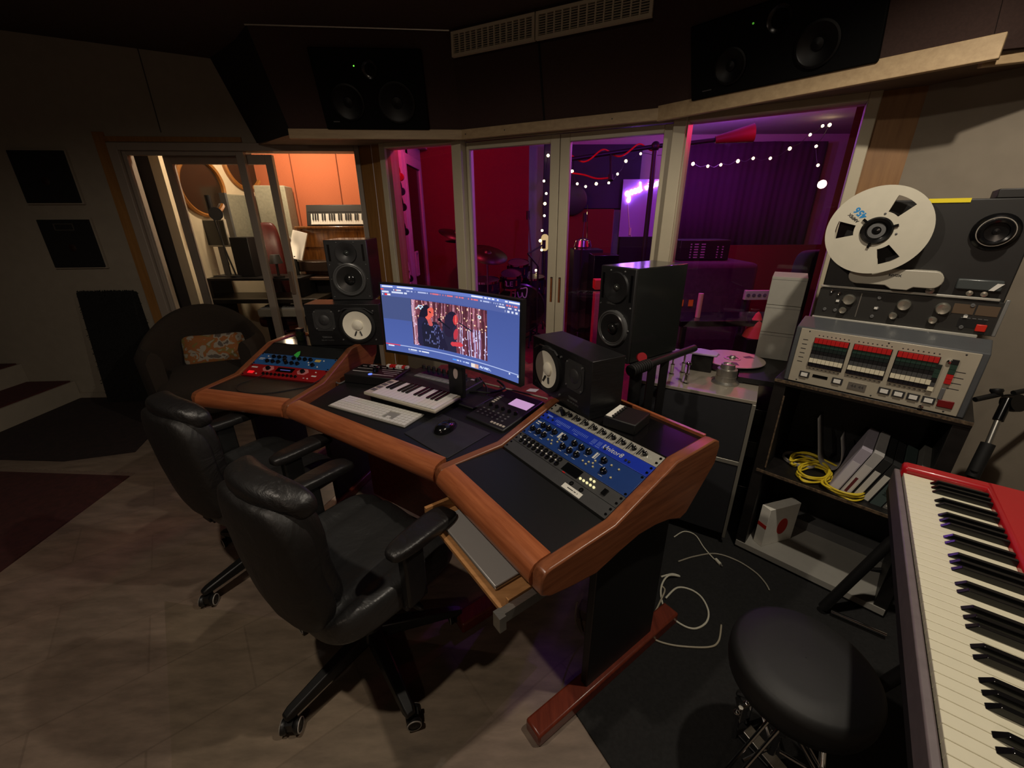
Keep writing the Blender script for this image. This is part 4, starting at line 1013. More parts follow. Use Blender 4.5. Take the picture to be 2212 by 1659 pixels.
# ------------------------------------------------------------------ tape machine on the floor, right of the desk
m_deck = mat('deck_alu', (0.56, 0.53, 0.48), 0.45, 0.2, var=0.06, scale=20, stretch=(1, 12, 1))
m_navy = mat('navy_panel', (0.15, 0.155, 0.17), 0.55, var=0.06)
m_edge = mat('edge_alu', (0.60, 0.59, 0.55), 0.35, 0.6)
YS = math.radians(-31)
MS = RT(0.905, 1.795, 0, 0, 0, YS)                         # front centre, y to the back
studer = thing('tape_machine', 'large floor-standing tape recorder with a bare aluminium deck beside the desk', 'tape machine', MS)
W2 = 0.215; WX = 0.33
MB().box(-WX, W2, 0.0, 0.66, 0.06, 0.795).build('cabinet', M_black, studer, bevel=0.004)
MB().box(-WX-0.003, W2+0.003, -0.01, 0.64, 0.797, 0.813).build('deck', m_deck, studer, bevel=0.002)
MB().box(-WX+0.012, W2-0.014, -0.012, 0.0, 0.50, 0.79).build('front_panel', m_navy, studer, smooth=0)
MB().box(-WX+0.012, W2-0.014, -0.012, 0.0, 0.07, 0.47).build('front_panel', m_navy, studer, smooth=0)
o = MB(); o.box(W2-0.012, W2+0.004, -0.018, 0.0, 0.05, 0.797); o.each('corner_strip', m_edge, studer, bevel=0.002)
MB().box(-WX, W2+0.002, -0.016, 0.0, 0.474, 0.496).build('cross_strip', m_edge, studer, bevel=0.002)
def on_deck(px, py): return MS.inverted() @ atz(px, py, 0.813)
# big rear roller (turntable hub) and guides on the deck
p = on_deck(1566, 826)
o = MB(); o.lathe([(0.062, 0), (0.062, 0.005), (0.048, 0.014), (0.046, 0.038), (0.044, 0.039), (0.044, 0.042), (0.046, 0.043), (0.045, 0.072), (0.034, 0.076), (0.030, 0.096), (0.024, 0.098), (0.022, 0.092), (0.001, 0.092)], 32, RT(p.x, p.y, 0.813), capt=False); o.build('capstan', M_steel, studer)
for (px, py, hh, r) in ((1481, 829, 0.10, 0.010), (1450, 809, 0.11, 0.009), (1474, 806, 0.11, 0.009)):
    p = on_deck(px, py); o = MB()
    o.lathe([(r*1.5, 0), (r*1.5, 0.006), (r, 0.010), (r, hh*0.5), (r*1.2, hh*0.52), (r*0.5, hh*0.56), (r*0.5, hh), (r*1.3, hh), (r*1.3, hh+0.008), (r*0.9, hh+0.014), (0.001, hh+0.015)], 20, RT(p.x, p.y, 0.813), capt=False)
    o.build('tape_guide', M_chrome, studer)
# head block with lilac lid
p = on_deck(1512, 800)
MB().box(p.x-0.05, p.x+0.055, p.y-0.02, p.y+0.05, 0.813, 0.90).build('head_block', M_blackgloss, studer, bevel=0.004)
o = MB(); o.slab([(p.x-0.075, p.y-0.01), (p.x-0.06, p.y+0.05), (p.x-0.02, p.y+0.07), (p.x+0.05, p.y+0.055), (p.x+0.075, p.y+0.02), (p.x+0.07, p.y-0.03), (p.x-0.06, p.y-0.035)], 0.905, 0.915)
o.build('head_cover', mat('lilac_cover', (0.62, 0.55, 0.66), 0.4), studer, bevel=0.003)
# reel lying on the rear of the deck
p = on_deck(1583, 800)
reel = thing('tape_reel', 'grey metal tape reel lying flat on the floor-standing tape recorder', 'reel', MS @ RT(0.075, 0.44, 0.814))
o = MB(); o.lathe([(0.13, 0), (0.13, 0.006), (0.001, 0.006)], 40, capt=False); o.build('turntable', M_steel, reel)
o = MB(); o.lathe([(0.06, 0.006), (0.06, 0.045)], 30); o.build('tape_pack', M_blackgloss, reel)
o = MB(); o.lathe([(0.03, 0.0445), (0.158, 0.0445), (0.158, 0.0475), (0.03, 0.0475)], 48, capb=False, capt=False); o.build('flange', mat('reel_alu', (0.66, 0.60, 0.55), 0.42, 0.45), reel)
o = MB(); o.lathe([(0.042, 0.0475), (0.042, 0.050), (0.030, 0.050), (0.030, 0.046), (0.016, 0.046), (0.014, 0.06), (0.010, 0.064), (0.001, 0.065)], 28, capt=False, capb=False); o.build('hub', M_steel, reel)
for a in (0.7, 2.8, 4.9):
    o = MB(); o.slab([(0.072, -0.012), (0.118, -0.02), (0.118, 0.02), (0.072, 0.012)], 0.0475, 0.0482, RT(0, 0, 0, 0, 0, a)); o.build('opening', M_dark, reel, smooth=0)
# black stack support and three white boxes behind the tape machine
bx = atz(1665, 774, 0.85)
t = thing('equipment_rack', 'narrow black rack standing between the tape machine and the shelf trolley', 'rack', RT(1.30, 2.02, 0, 0, 0, YS))
for x in (-0.10, 0.09):
    for y in (-0.20, 0.22): MB().box(x, x+0.025, y, y+0.025, 0, 0.82).build('post', M_black, t, smooth=0)
MB().box(-0.10, 0.115, -0.20, 0.245, 0.82, 0.845).build('top', M_black, t, smooth=0)
for z in (0.15, 0.42, 0.60): MB().box(-0.098, 0.113, -0.19, 0.24, z, z+0.09).build('equipment', M_blackgloss if z != 0.42 else M_dark, t, bevel=0.003)
names = ['pale grey box at the top of the stack of three by the big window', 'pale grey box in the middle of the stack of three by the big window', 'pale grey box at the bottom of the stack of three by the big window']
for k in range(3):
    z = 0.846+0.147*(2-k)
    t = thing('tape_box', names[k], 'box', RT(bx.x, bx.y, z, 0, 0, math.radians(-33)), 'stack of pale grey boxes')
    MB().box(-0.078, 0.078, 0.0, 0.24, 0.0, 0.145).build('carton', mat('pale_card', (0.62, 0.61, 0.57), 0.75, var=0.04), t, bevel=0.002)
    MB().box(-0.0785, 0.0785, -0.0006, 0.2406, 0.130, 0.1315).build('lid_line', M_grey, t, smooth=0)
# boom arm with a ribbed grip in front of the deck
g0, g1, g2 = atd(1362, 801, 1.62), atd(1402, 787, 1.68), atd(1500, 752, 1.86)
t = thing('boom_stand', 'black boom arm with a ribbed grip reaching over the tape machine', 'stand', RT(g1.x, g1.y, 0))
o = MB(); o.tube([g1, g2], 0.016, 12); o.build('boom', M_black, t, world=True)
o = MB()
for i in range(9):
    a = g0.lerp(g1, i/9); b = g0.lerp(g1, (i+0.7)/9); o.cyl(a, b, 0.024, n=14)
    o.cyl(b, g0.lerp(g1, (i+1)/9), 0.021, n=14)
o.build('grip', M_blackrub, t, world=True)
for q_ in (atd(1410, 785, 1.69), atd(1437, 776, 1.74)):
    o = MB(); o.box(q_.x-0.016, q_.x+0.016, q_.y-0.006, q_.y+0.006, 0.0, q_.z); o.build('leg', M_black, t, world=True, smooth=0)
rc = atd(1386, 772, 1.72)
MB().lathe([(0.02, -0.008), (0.02, 0.008)], 20, frame(rc, CR, -_F)).build('end_knob', mat('red_cap', (0.55, 0.05, 0.10), 0.4), t, world=True)
# ------------------------------------------------------------------ shelf trolley with tape remote and tape recorder
TU = Vector((0.7071, -0.7071, 0))
MT = frame(Vector((1.168, 1.632, 0)), TU)                   # x along the front to the right, y into the trolley
TW = 0.505; TD = 0.42
trol = thing('shelf_trolley', 'battered black trolley with shelves under the tape recorder', 'shelf', MT)
m_batter = mat('scuffed_black', (0.09, 0.08, 0.075), 0.45, var=0.35, scale=18)
m_edgew = wood('worn_edge', (0.12, 0.10, 0.085), (0.45, 0.37, 0.28), 0.6, stretch=(30, 30, 30), scale=3, coat=0)
for x in (-0.045, TW+0.0): MB().box(x, x+0.045, 0.0, TD, 0.0, 0.93).build('side_panel', m_batter, trol, bevel=0.002)
MB().box(0.0, 0.006, -0.004, 0.0, 0.50, 0.86).build('edge_strip', m_edgew, trol, smooth=0)
MB().box(0, TW, 0, TD, 0.462, 0.48).build('shelf', m_batter, trol, smooth=0)
MB().box(-0.03, TW, -0.006, 0.0, 0.470, 0.482).build('shelf_edge', m_edgew, trol, smooth=0)
MB().box(-0.045, TW+0.045, -0.005, TD, 0.905, 0.932).build('top', m_batter, trol, bevel=0.002)
MB().box(-0.045, TW+0.045, -0.009, -0.004, 0.918, 0.93).build('top_edge', m_edgew, trol, smooth=0)
MB().box(0, TW, TD-0.012, TD, 0.05, 0.905).build('back', M_black, trol, smooth=0)
MB().box(-0.04, TW+0.04, -0.005, TD, 0.02, 0.05).build('bottom_shelf', mat('grey_laminate', (0.60, 0.59, 0.56), 0.5, var=0.03), trol, smooth=0)
MB().box(0.0, TW, TD-0.10, TD-0.012, 0.05, 0.10).build('bottom_lip', M_grey, trol, smooth=0)
for x in (0.02, TW-0.05):
    for y in (0.03, TD-0.06): MB().box(x, x+0.03, y, y+0.03, 0.0, 0.02).build('foot', M_blackrub, trol, smooth=0)
# white ring binder box in the lowest compartment
t = thing('software_box', 'white box with red band and red oval in the lowest compartment of the trolley', 'box', MT @ RT(0.065, 0.03, 0.0505, 0, 0, math.radians(62)))
MB().box(0.0, 0.19, 0.0, 0.048, 0, 0.22).build('carton', M_paper, t, bevel=0.001)
MB().box(-0.0006, 0.0, 0.0, 0.048, 0.105, 0.125).build('band', mat('red_print', (0.75, 0.16, 0.08), 0.6), t, smooth=0)
o = MB(); o.lathe([(0.04, 0), (0.04, 0.0006)], 28, RT(0.105, 0.0, 0.10, RXF) @ Matrix.Diagonal((0.8, 1.2, 1, 1))); o.build('oval', bpy.data.materials['red_print'], t)
# binders and tape boxes leaning on the middle shelf
spec = [('pale lilac box, first from the left of the row on the middle shelf', 0.036, 0.235, (0.66, 0.63, 0.68), (0.80, 0.78, 0.80)),
        ('white box with a dark red spine label, second in the row on the middle shelf', 0.034, 0.232, (0.70, 0.69, 0.68), (0.82, 0.8, 0.78)),
        ('thin white-labelled box, third in the row on the middle shelf', 0.028, 0.215, (0.12, 0.12, 0.12), (0.82, 0.81, 0.77)),
        ('thin white-labelled box, fourth in the row on the middle shelf', 0.028, 0.205, (0.14, 0.14, 0.14), (0.82, 0.81, 0.77)),
        ('green-grey box with dark lettering, fifth in the row on the middle shelf', 0.036, 0.20, (0.26, 0.32, 0.31), (0.26, 0.32, 0.31)),
        ('grey box with a blue mark, nearest the red keyboard on the middle shelf', 0.034, 0.22, (0.45, 0.44, 0.42), (0.75, 0.73, 0.68))]
x = 0.235
for k, (lab, th, hh, cb, cl) in enumerate(spec):
    t = thing('tape_carton', lab, 'box', MT @ RT(x, 0.045, 0.4805, 0, math.radians(16), 0), 'tape boxes on the middle shelf')
    MB().box(0, th, 0, 0.25, 0, hh).build('carton', mat('carton_%d' % k, cb, 0.7, var=0.05), t, bevel=0.001)
    z1 = hh*0.72
    if k != 4: MB().box(0.004, th-0.004, -0.0006, 0, 0.012, z1).build('spine_label', mat('spine_%d' % k, cl, 0.7), t, smooth=0)
    if k == 1: MB().box(0.010, 0.02, -0.001, -0.0006, 0.02, z1*0.6).build('red_label', mat('maroon_print', (0.38, 0.12, 0.15), 0.6), t, smooth=0)
    if k == 4: text('lettering', 'MASTER', 0.022, RT(th/2, -0.0006, hh*0.5, RXF, math.radians(-90), 0), mat('faint_print', (0.14, 0.20, 0.19), 0.6), t)
    if k == 5: MB().box(0.008, 0.022, -0.001, -0.0006, 0.03, 0.055).build('blue_mark', mat('blue_print', (0.25, 0.55, 0.75), 0.6), t, smooth=0)
    x += th/math.cos(math.radians(16))+0.0035
# clear bent plastic sheet and white cables at the back of the shelf
pts = [MT @ Vector(p) for p in ((0.12, 0.20, 0.72), (0.15, 0.19, 0.60), (0.17, 0.18, 0.53), (0.20, 0.18, 0.505), (0.235, 0.18, 0.51), (0.245, 0.19, 0.56), (0.22, 0.2, 0.66))]
rb = MB(); cp = catmull(pts, 6); vs = []; fs = []
for p in cp: vs += [p, p+MT.to_3x3() @ Vector((0, 0.10, 0.0))]
for i in range(len(cp)-1): fs.append((2*i, 2*i+1, 2*i+3, 2*i+2))
rb.add(vs, fs); tag(rb.build('plastic_sheet', mat('milky_plastic', (0.55, 0.54, 0.53), 0.35), solid=0.004), 'pale bent plastic sheet standing on the middle shelf behind the cables', 'sheet')
pts = [MT @ Vector((0.10+0.07*math.cos(a), 0.20+0.06*math.sin(a), 0.488+0.004*k)) for k in range(3) for a in [i*0.5+0.2*k for i in range(12)]]
tag(MB().tube(catmull(pts, 4), 0.0045, 7).build('cable_coil', mat('grey_cable', (0.55, 0.53, 0.50), 0.5)), 'coiled pale cable at the back of the middle shelf', 'cable')
# yellow cable coil
yl = []
rnd = random.Random(5)
for k in range(5):
    j = lambda s: rnd.uniform(-s, s)
    base = [(1706, 1000), (1716, 984), (1745, 988), (1790, 1004), (1830, 1032), (1862, 1058), (1868, 1072), (1845, 1078), (1805, 1066), (1775, 1046), (1792, 1034), (1785, 1016), (1760, 1006), (1735, 1010), (1722, 1024), (1740, 1038), (1772, 1040), (1790, 1028), (1775, 1010), (1740, 1000), (1712, 1002)]
    for (a, b) in base: 
        p = atz(a+j(5), b+j(3.5), 0.49); p.z = 0.487+0.006*k+rnd.uniform(0, 0.004); yl.append(p)
M_yel = mat('yellow_cable', (0.86, 0.76, 0.18), 0.45)
yt = thing('cable_coil', 'coiled yellow cable on the middle shelf of the trolley', 'cable', RT(yl[0].x, yl[0].y, 0.482))
MB().tube(catmull(yl, 5), 0.0042, 8).build('cord', M_yel, yt, world=True, smooth=180)
p0 = atz(1880, 1068, 0.50); p1 = atz(1912, 1076, 0.492)
MB().cyl(p0, p1, 0.009).build('plug', M_blackrub, yt, world=True)
MB().tube(catmull([yl[4], atz(1850, 1046, 0.51), p0], 5), 0.0042, 8).build('cord_end', M_yel, yt, world=True, smooth=180)
# small boxes between tape machine and trolley handled by the rack above
# ---- silver tape remote on the trolley top
m_remote = mat('remote_silver', (0.66, 0.63, 0.56), 0.45, 0.15, var=0.03, scale=30)
m_case = mat('case_grey', (0.27, 0.28, 0.29), 0.5, var=0.05)
MRm = MT @ RT(0.253, 0.0, 0.933, math.radians(-4))
rem = thing('tape_remote', 'silver control panel with three blocks of red, green and white keys', 'control panel', MRm)
RWD, RH = 0.505, 0.228
o = MB(); pr_ = [(0, 0), (0.06, 0), (0.30, 0.0), (0.30, 0.18), (0.10, 0.262), (0.0, RH)]
n = len(pr_); vs = [(-RWD/2-0.018, y, z) for y, z in pr_]+[(RWD/2+0.018, y, z) for y, z in pr_]
o.add(vs, [tuple(range(n)), tuple(range(2*n-1, n-1, -1))]+[(i, n+i, n+(i+1) % n, (i+1) % n) for i in range(n)])
o.build('case', m_case, rem, bevel=0.004)
MB().box(-RWD/2, RWD/2, -0.006, 0.0, 0.003, RH-0.004).build('face', m_remote, rem, bevel=0.002)
keycols = [('key_red', (0.70, 0.08, 0.08)), ('key_green', (0.12, 0.22, 0.18)), ('key_darkgreen', (0.07, 0.12, 0.11)), ('key_black', (0.05, 0.05, 0.06)), ('key_grey', (0.25, 0.25, 0.25)), ('key_white', (0.85, 0.82, 0.72)), ('key_navy', (0.06, 0.05, 0.09))]
kms = [mat(n_, c_, 0.4) for n_, c_ in keycols]
hs = [0.020, 0.016, 0.014, 0.014, 0.017, 0.018, 0.016]
for b in range(3):
    xb = -RWD/2+0.055+0.125*b; wb = 0.108; z = RH-0.034
    blk = MB().box(xb-0.002, xb+wb+0.002, -0.0085, -0.006, z-sum(hs)-0.001, z+0.001).build('key_block', M_blackgloss, rem, smooth=0)
    for r, hgt in enumerate(hs):
        o = MB()
        for i in range(8): o.box(xb+wb/8*i+0.0005, xb+wb/8*(i+1)-0.0005, -0.015-0.004*(r in (0, 5)), -0.0085, z-hgt+0.0008, z-0.0004)
        o.each('key', kms[r], blk, smooth=0)
        z -= hgt
o = MB()
for b in range(3):
    for i in range(8): o.box(-RWD/2+0.062+0.125*b+0.0135*i, -RWD/2+0.066+0.125*b+0.0135*i, -0.0064, -0.006, RH-0.026, RH-0.022)
    for i in range(8): o.box(-RWD/2+0.060+0.125*b+0.0135*i, -RWD/2+0.066+0.125*b+0.0135*i, -0.0064, -0.006, 0.068, 0.071)
for i in range(6): o.box(-RWD/2+0.015, -RWD/2+0.032, -0.0064, -0.006, RH-0.05-0.018*i, RH-0.047-0.018*i)
for i in range(4): o.box(RWD/2-0.05, RWD/2-0.02, -0.0064, -0.006, RH-0.075-0.02*i, RH-0.0725-0.02*i)
o.build('printing', M_dark, rem, smooth=0)
o = MB()
for i in range(6): o.box(RWD/2-0.095, RWD/2-0.080, -0.016, -0.006, 0.075+0.016*i, 0.09+0.016*i, mi=[5, 4, 3, 1, 1, 2][i])
o.each('key', kms, rem, smooth=0)
o = MB()
for i in range(5): o.box(RWD/2-0.062, RWD/2-0.045, -0.016, -0.006, 0.110+0.017*i, 0.126+0.017*i, mi=[0, 0, 1, 1, 3][i])
o.each('key', kms, rem, smooth=0)
for x in (-RWD/2+0.035, -RWD/2+0.145, 0.035, 0.075, 0.115, 0.155):
    f = MB().box(x, x+0.034, -0.009, -0.006, 0.028, 0.052).build('button_frame', M_dark, rem, smooth=0)
    MB().box(x+0.006, x+0.028, -0.014, -0.009, 0.033, 0.047).build('button', M_white, f, smooth=0)
MB().box(0.195, 0.235, -0.012, -0.006, 0.026, 0.052).build('record_button', mat('dark_red_key', (0.42, 0.05, 0.06), 0.4), rem, bevel=0.002)
MB().box(-RWD/2+0.08, -RWD/2+0.13, -0.0075, -0.006, 0.036, 0.048).build('readout', m_disp, rem, smooth=0)
b = MB().box(-0.055, 0.0, -0.0085, -0.006, 0.020, 0.048).build('nameplate', M_steel, rem, smooth=0)
for k, x in enumerate((-0.047, -0.024)):
    text('logo', '44', 0.017, RT(x+0.009, -0.0086, 0.034, RXF), M_dark, b)
MB().box(RWD/2-0.062, RWD/2-0.050, -0.012, -0.006, 0.050, 0.092).build('slider', M_grey, rem, bevel=0.002)
o = MB()
for (x, z) in ((RWD/2-0.068, 0.185), (0.16, 0.014)): o.lathe([(0.007, 0), (0.006, 0.008), (0.001, 0.009)], 12, RT(x, -0.006, z, RXF), capt=False)
o.each('knob', M_chrome, rem)
o = MB()
for x in (-RWD/2+0.03, 0.02, RWD/2-0.035):
    for z in (0.012, RH-0.013): o.lathe([(0.003, 0), (0.001, 0.002)], 8, RT(x, -0.006, z, RXF), capt=False)
o.each('screw', M_dark, rem)
# ---- open-reel recorder on top of the remote
MRc = RT(1.475, 1.568, 1.188, 0, 0, math.radians(-42.5))
rec = thing('reel_recorder', 'black open-reel tape recorder standing on the silver control panel', 'tape recorder', MRc)
RW_ = 0.508
m_recblk = mat('recorder_black', (0.125, 0.12, 0.115), 0.5, var=0.06)
MB().box(-RW_/2, RW_/2, 0.0, 0.20, 0.0, 0.44).build('case', m_recblk, rec, bevel=0.004)
MB().box(-RW_/2-0.004, RW_/2+0.01, -0.01, 0.0, -0.0, 0.115).build('control_panel', mat('panel_black', (0.15, 0.145, 0.135), 0.45), rec, bevel=0.002)
MB().box(-RW_/2-0.004, RW_/2-0.012, -0.017, -0.008, 0.118, 0.127).build('upper_rail', M_silver, rec, bevel=0.002)
MB().box(-RW_/2-0.006, RW_/2-0.03, -0.025, -0.009, -0.012, 0.0).build('lower_rail', M_silver, rec, bevel=0.002)
MB().box(RW_/2+0.002, RW_/2+0.012, -0.014, 0.0, 0.0, 0.125).build('end_rail', mat('rail_grey', (0.5, 0.5, 0.49), 0.4, 0.3), rec, bevel=0.002)
MB().box(-RW_/2+0.132, -RW_/2+0.135, -0.0115, -0.01, 0.012, 0.105).build('divider_line', M_steel, rec, smooth=0)
m_knob = mat('knob_alu', (0.72, 0.71, 0.66), 0.28, 0.85)
def rknob(x, z, r, hh, m=m_knob, name='knob'):
    k = MB(); k.lathe([(r*1.05, 0), (r, hh*0.85), (r*0.85, hh), (r*0.25, hh*0.92), (0.001, hh*0.92)], 24, RT(x, -0.01, z, RXF), capt=False); k.build(name, m, rec)
for x in (-0.155, 0.01, 0.115): rknob(x, 0.078, 0.020, 0.022)
for x in (-0.165, -0.01, 0.10): rknob(x, 0.034, 0.0125, 0.018)
for (x, z) in ((-0.215, 0.105), (-0.190, 0.098)): rknob(x, z, 0.006, 0.01, M_chrome, 'small_knob')
for (x, z) in ((-0.225, 0.03), (-0.19, 0.03), (-0.065, 0.095), (-0.063, 0.055), (-0.07, 0.022), (0.185, 0.098), (0.178, 0.02), (0.178, 0.06)): rknob(x, z, 0.006, 0.005, M_grey, 'jack')
for (x, z) in ((-0.19, 0.068), (-0.066, 0.055), (0.178, 0.058)): MB().box(x-0.005, x+0.005, -0.016, -0.01, z-0.004, z+0.004).build('switch', M_white, rec, smooth=0)
o = MB()
for i in range(2): o.box(0.185+0.058*i, 0.185+0.058*i+0.053, -0.0115, -0.01, 0.066, 0.100)
for k in o.each('meter', mat('meter_brown', (0.36, 0.30, 0.24), 0.3), rec, smooth=0): k.location.x = -0.045
MB().box(0.165, RW_/2-0.022, -0.0112, -0.01, 0.02, 0.05).build('button_bank', M_black, rec, smooth=0)
o = MB()
for i in range(5): o.box(0.168+0.014*i, 0.178+0.014*i, -0.0122, -0.0112, 0.052, 0.055)
o.each('button', M_grey, rec, smooth=0)
MB().box(0.212, 0.238, -0.018, -0.01, 0.012, 0.036).build('record_key', mat('red_key', (0.78, 0.16, 0.10), 0.4), rec, bevel=0.002)
# head cover
o = MB(); pts = []
L_, r_ = 0.105, 0.030
for i in range(9): a = PI/2+PI*i/8; pts.append((-L_+r_*math.cos(a), r_*math.sin(a)))
pts += [(-0.02, -r_), (-0.0, -r_-0.012), (0.045, -r_-0.012), (0.06, -r_)]
for i in range(9): a = -PI/2+PI*i/8; pts.append((L_+r_*0.9*math.cos(a), r_*math.sin(a)))
Mh = RT(-0.042, 0, 0.176)
o.prism(pts, -0.045, 0.0, Mh); hd = o.build('head_cover', mat('cover_cream', (0.66, 0.64, 0.58), 0.4), rec, bevel=0.003)
text('badge', 'REVOX', 0.011, Mh @ RT(0.0, -0.0455, 0.008, RXF), M_dark, hd, bold=0.0004)
o = MB(); o.lathe([(0.014, 0), (0.012, 0.02), (0.004, 0.022), (0.001, 0.02)], 20, RT(0.065, 0, 0.137, RXF), capt=False); o.build('pinch_roller', M_steel, rec)
# counter window, transport knobs, yellow tag
MB().box(0.125, 0.235, -0.02, 0.0, 0.150, 0.185).build('counter', mat('counter_grey', (0.26, 0.28, 0.28), 0.25), rec, bevel=0.004)
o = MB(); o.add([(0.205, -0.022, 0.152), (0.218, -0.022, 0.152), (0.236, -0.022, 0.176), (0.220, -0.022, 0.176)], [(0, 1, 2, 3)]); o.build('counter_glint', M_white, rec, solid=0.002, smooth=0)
for x in (0.165, 0.20): 
    k = MB(); k.lathe([(0.010, 0), (0.009, 0.014), (0.001, 0.015)], 16, RT(x, 0, 0.138, RXF), capt=False); k.build('transport_knob', m_knob, rec)
MB().box(-0.02, 0.085, -0.003, 0.03, 0.429, 0.4425).build('yellow_tag', mat('yellow_tag', (0.88, 0.80, 0.10), 0.6), rec, smooth=0)
MB().box(0.14, RW_/2, 0.0, 0.2, 0.44, 0.468).build('lid', m_recblk, rec, bevel=0.003)
# hub of the empty right spindle and the loaded left reel
HX = 0.168; HZ = 0.338
def hub(x, z, y0):
    o = MB(); o.lathe([(0.040, 0), (0.040, 0.02), (0.036, 0.024), (0.030, 0.022), (0.028, 0.014), (0.010, 0.012), (0.009, 0.018), (0.001, 0.019)], 30, RT(x, y0, z, RXF), capt=False); return o
o = MB(); o.lathe([(0.058, 0), (0.058, 0.010), (0.048, 0.018), (0.046, 0.024), (0.001, 0.024)], 36, RT(HX, 0, HZ, RXF), capt=False); o.build('spindle_plate', M_blackgloss, rec)
hub(HX, HZ, -0.02).build('hub', M_blackgloss, rec)
o = MB(); o.lathe([(0.0455, 0.0225), (0.0455, 0.026), (0.043, 0.026), (0.043, 0.0225)], 36, RT(HX, 0, HZ, RXF), capb=False, capt=False); o.build('chrome_ring', M_steel, rec)
RXC, RZC, RR = -0.132, 0.338, 0.151
lreel = thing('tape_reel', 'white tape reel with a blue number mounted on the open-reel recorder', 'reel', MRc @ RT(RXC, -0.055, RZC, RXF))
m_reelw = mat('reel_white', (0.76, 0.74, 0.67), 0.5, var=0.03)
def flange(z0, z1):
    """disc with three openings, drawn as a ring, three spokes and a centre"""
    o = MB(); N = 72; ri, ra, rb, ro = 0.047, 0.066, 0.122, RR
    vs = []; fs = []
    for (r) in (ri, ra, rb, ro):
        for k in range(N): vs.append((r*math.cos(2*PI*k/N), r*math.sin(2*PI*k/N), z1))
    for (r) in (ri, ra, rb, ro):
        for k in range(N): vs.append((r*math.cos(2*PI*k/N), r*math.sin(2*PI*k/N), z0))
    def hole(k): 
        for c in (60, 180, 300):
            a = (k+0.5)*360/N
            if abs((a-c+180) % 360-180) < 17.5: return True
        return False
    for ring_ in range(3):
        for k in range(N):
            k2 = (k+1) % N
            if ring_ == 1 and hole(k): continue
            a, b, c, d = ring_*N+k, (ring_+1)*N+k, (ring_+1)*N+k2, ring_*N+k2
            fs.append((a, b, c, d)); f = 4*N; fs.append((f+d, f+c, f+b, f+a))
    for k in range(N):
        k2 = (k+1) % N; f = 4*N
        fs.append((3*N+k, f+3*N+k, f+3*N+k2, 3*N+k2)); fs.append((k, k2, f+k2, f+k))
    o.add(vs, fs); return o
fl = flange(0.0145, 0.017).build('front_flange', m_reelw, lreel)
flange(-0.014, -0.0115).build('rear_flange', m_reelw, lreel)
o = MB(); o.lathe([(0.05, -0.0115), (0.05, 0.0145)], 36, capb=False, capt=False); o.build('core', M_dark, lreel)
o = MB(); o.lathe([(0.0465, -0.014), (0.0465, 0.022), (0.042, 0.027), (0.032, 0.025), (0.030, 0.017), (0.011, 0.016), (0.010, 0.022), (0.001, 0.023)], 32, capt=False); hb = o.build('hub', M_blackgloss, lreel)
for a in (20, 140, 260):
    o = MB(); o.box(0.044, 0.060, -0.004, 0.004, 0.017, 0.024, RT(0, 0, 0, 0, 0, math.radians(a))); o.build('hub_catch', M_blackgloss, hb, smooth=0)
o = MB(); o.lathe([(0.026, 0.0172), (0.026, 0.019), (0.014, 0.019), (0.014, 0.0172)], 24, capb=False, capt=False); o.build('hub_ring', M_grey, hb)
text('number_print', '456', 0.030, RT(-0.060, 0.060, 0.0172, 0, 0, math.radians(140)), mat('cyan_print', (0.10, 0.50, 0.75), 0.5), fl, bold=0.001)
text('maker_print', 'AMPEX', 0.0135, RT(-0.0765, 0.043, 0.0172, 0, 0, math.radians(140)), M_dark, fl, bold=0.0005)
o = MB()
for a in (80, 350): o.lathe([(0.004, 0.017), (0.003, 0.019), (0.001, 0.0195)], 10, RT(0.058*math.cos(math.radians(a)), 0.058*math.sin(math.radians(a)), 0), capt=False)
o.each('rivet', M_grey, lreel)
# black absorber seen beside the recorder, standing by the big window
pp = onwall(1765, 600, W2_L, W2_R)
# ------------------------------------------------------------------ red stage piano
NE = Vector((0.62, 0.785, 0)).normalized()                 # away from the viewer along the keys
ND = Vector((NE.y, -NE.x, 0))                              # from the player to the back of the instrument
n0 = Vector((1.112, 0.985, 0))                             # far end of the key fronts
MN = Matrix(((ND.x, NE.x, 0, n0.x), (ND.y, NE.y, 0, n0.y), (0, 0, 1, 0.80), (0, 0, 0, 1)))   # x towards the back, y along the keys away
MN = MN if MN.to_3x3().determinant() > 0 else MN
nord = thing('stage_piano', 'red stage piano with a long row of white and black keys at the right edge', 'piano', MN)
m_nord = mat('stage_red', (0.66, 0.06, 0.10), 0.3, coat=0.3)
KL = 0.1645*7.43                                           # keybed length
MB().box(-0.02, 0.34, -KL-0.05, 0.055, 0.0, 0.07).build('lower_case', mat('case_black', (0.06, 0.055, 0.055), 0.6), nord, bevel=0.006)
MB().box(0.155, 0.34, -KL-0.05, 0.055, 0.07, 0.118).build('top_panel', m_nord, nord, bevel=0.010)
MB().box(-0.01, 0.34, 0.015, 0.058, 0.03, 0.116).build('end_block', m_nord, nord, bevel=0.010)
MB().box(-0.022, -0.008, -KL-0.05, 0.05, 0.03, 0.088).build('key_slip', mat('slip_grey', (0.40, 0.36, 0.37), 0.5, var=0.1, scale=40), nord, bevel=0.003)
m_ivory = mat('ivory_key', (0.86, 0.84, 0.74), 0.35, var=0.02)
kw = 0.1645/7
pat = [1, 1, 1, 0, 1, 1, 0]                                # black key after each white key, counted from the far end
for i in range(52):
    y1 = 0.012-kw*i; y0 = y1-kw+0.0007
    MB().box(-0.006, 0.155, y0, y1, 0.074, 0.098).build('white_key', m_ivory, nord, bevel=0.0015, smooth=0)
far = [(2040, 1040)]
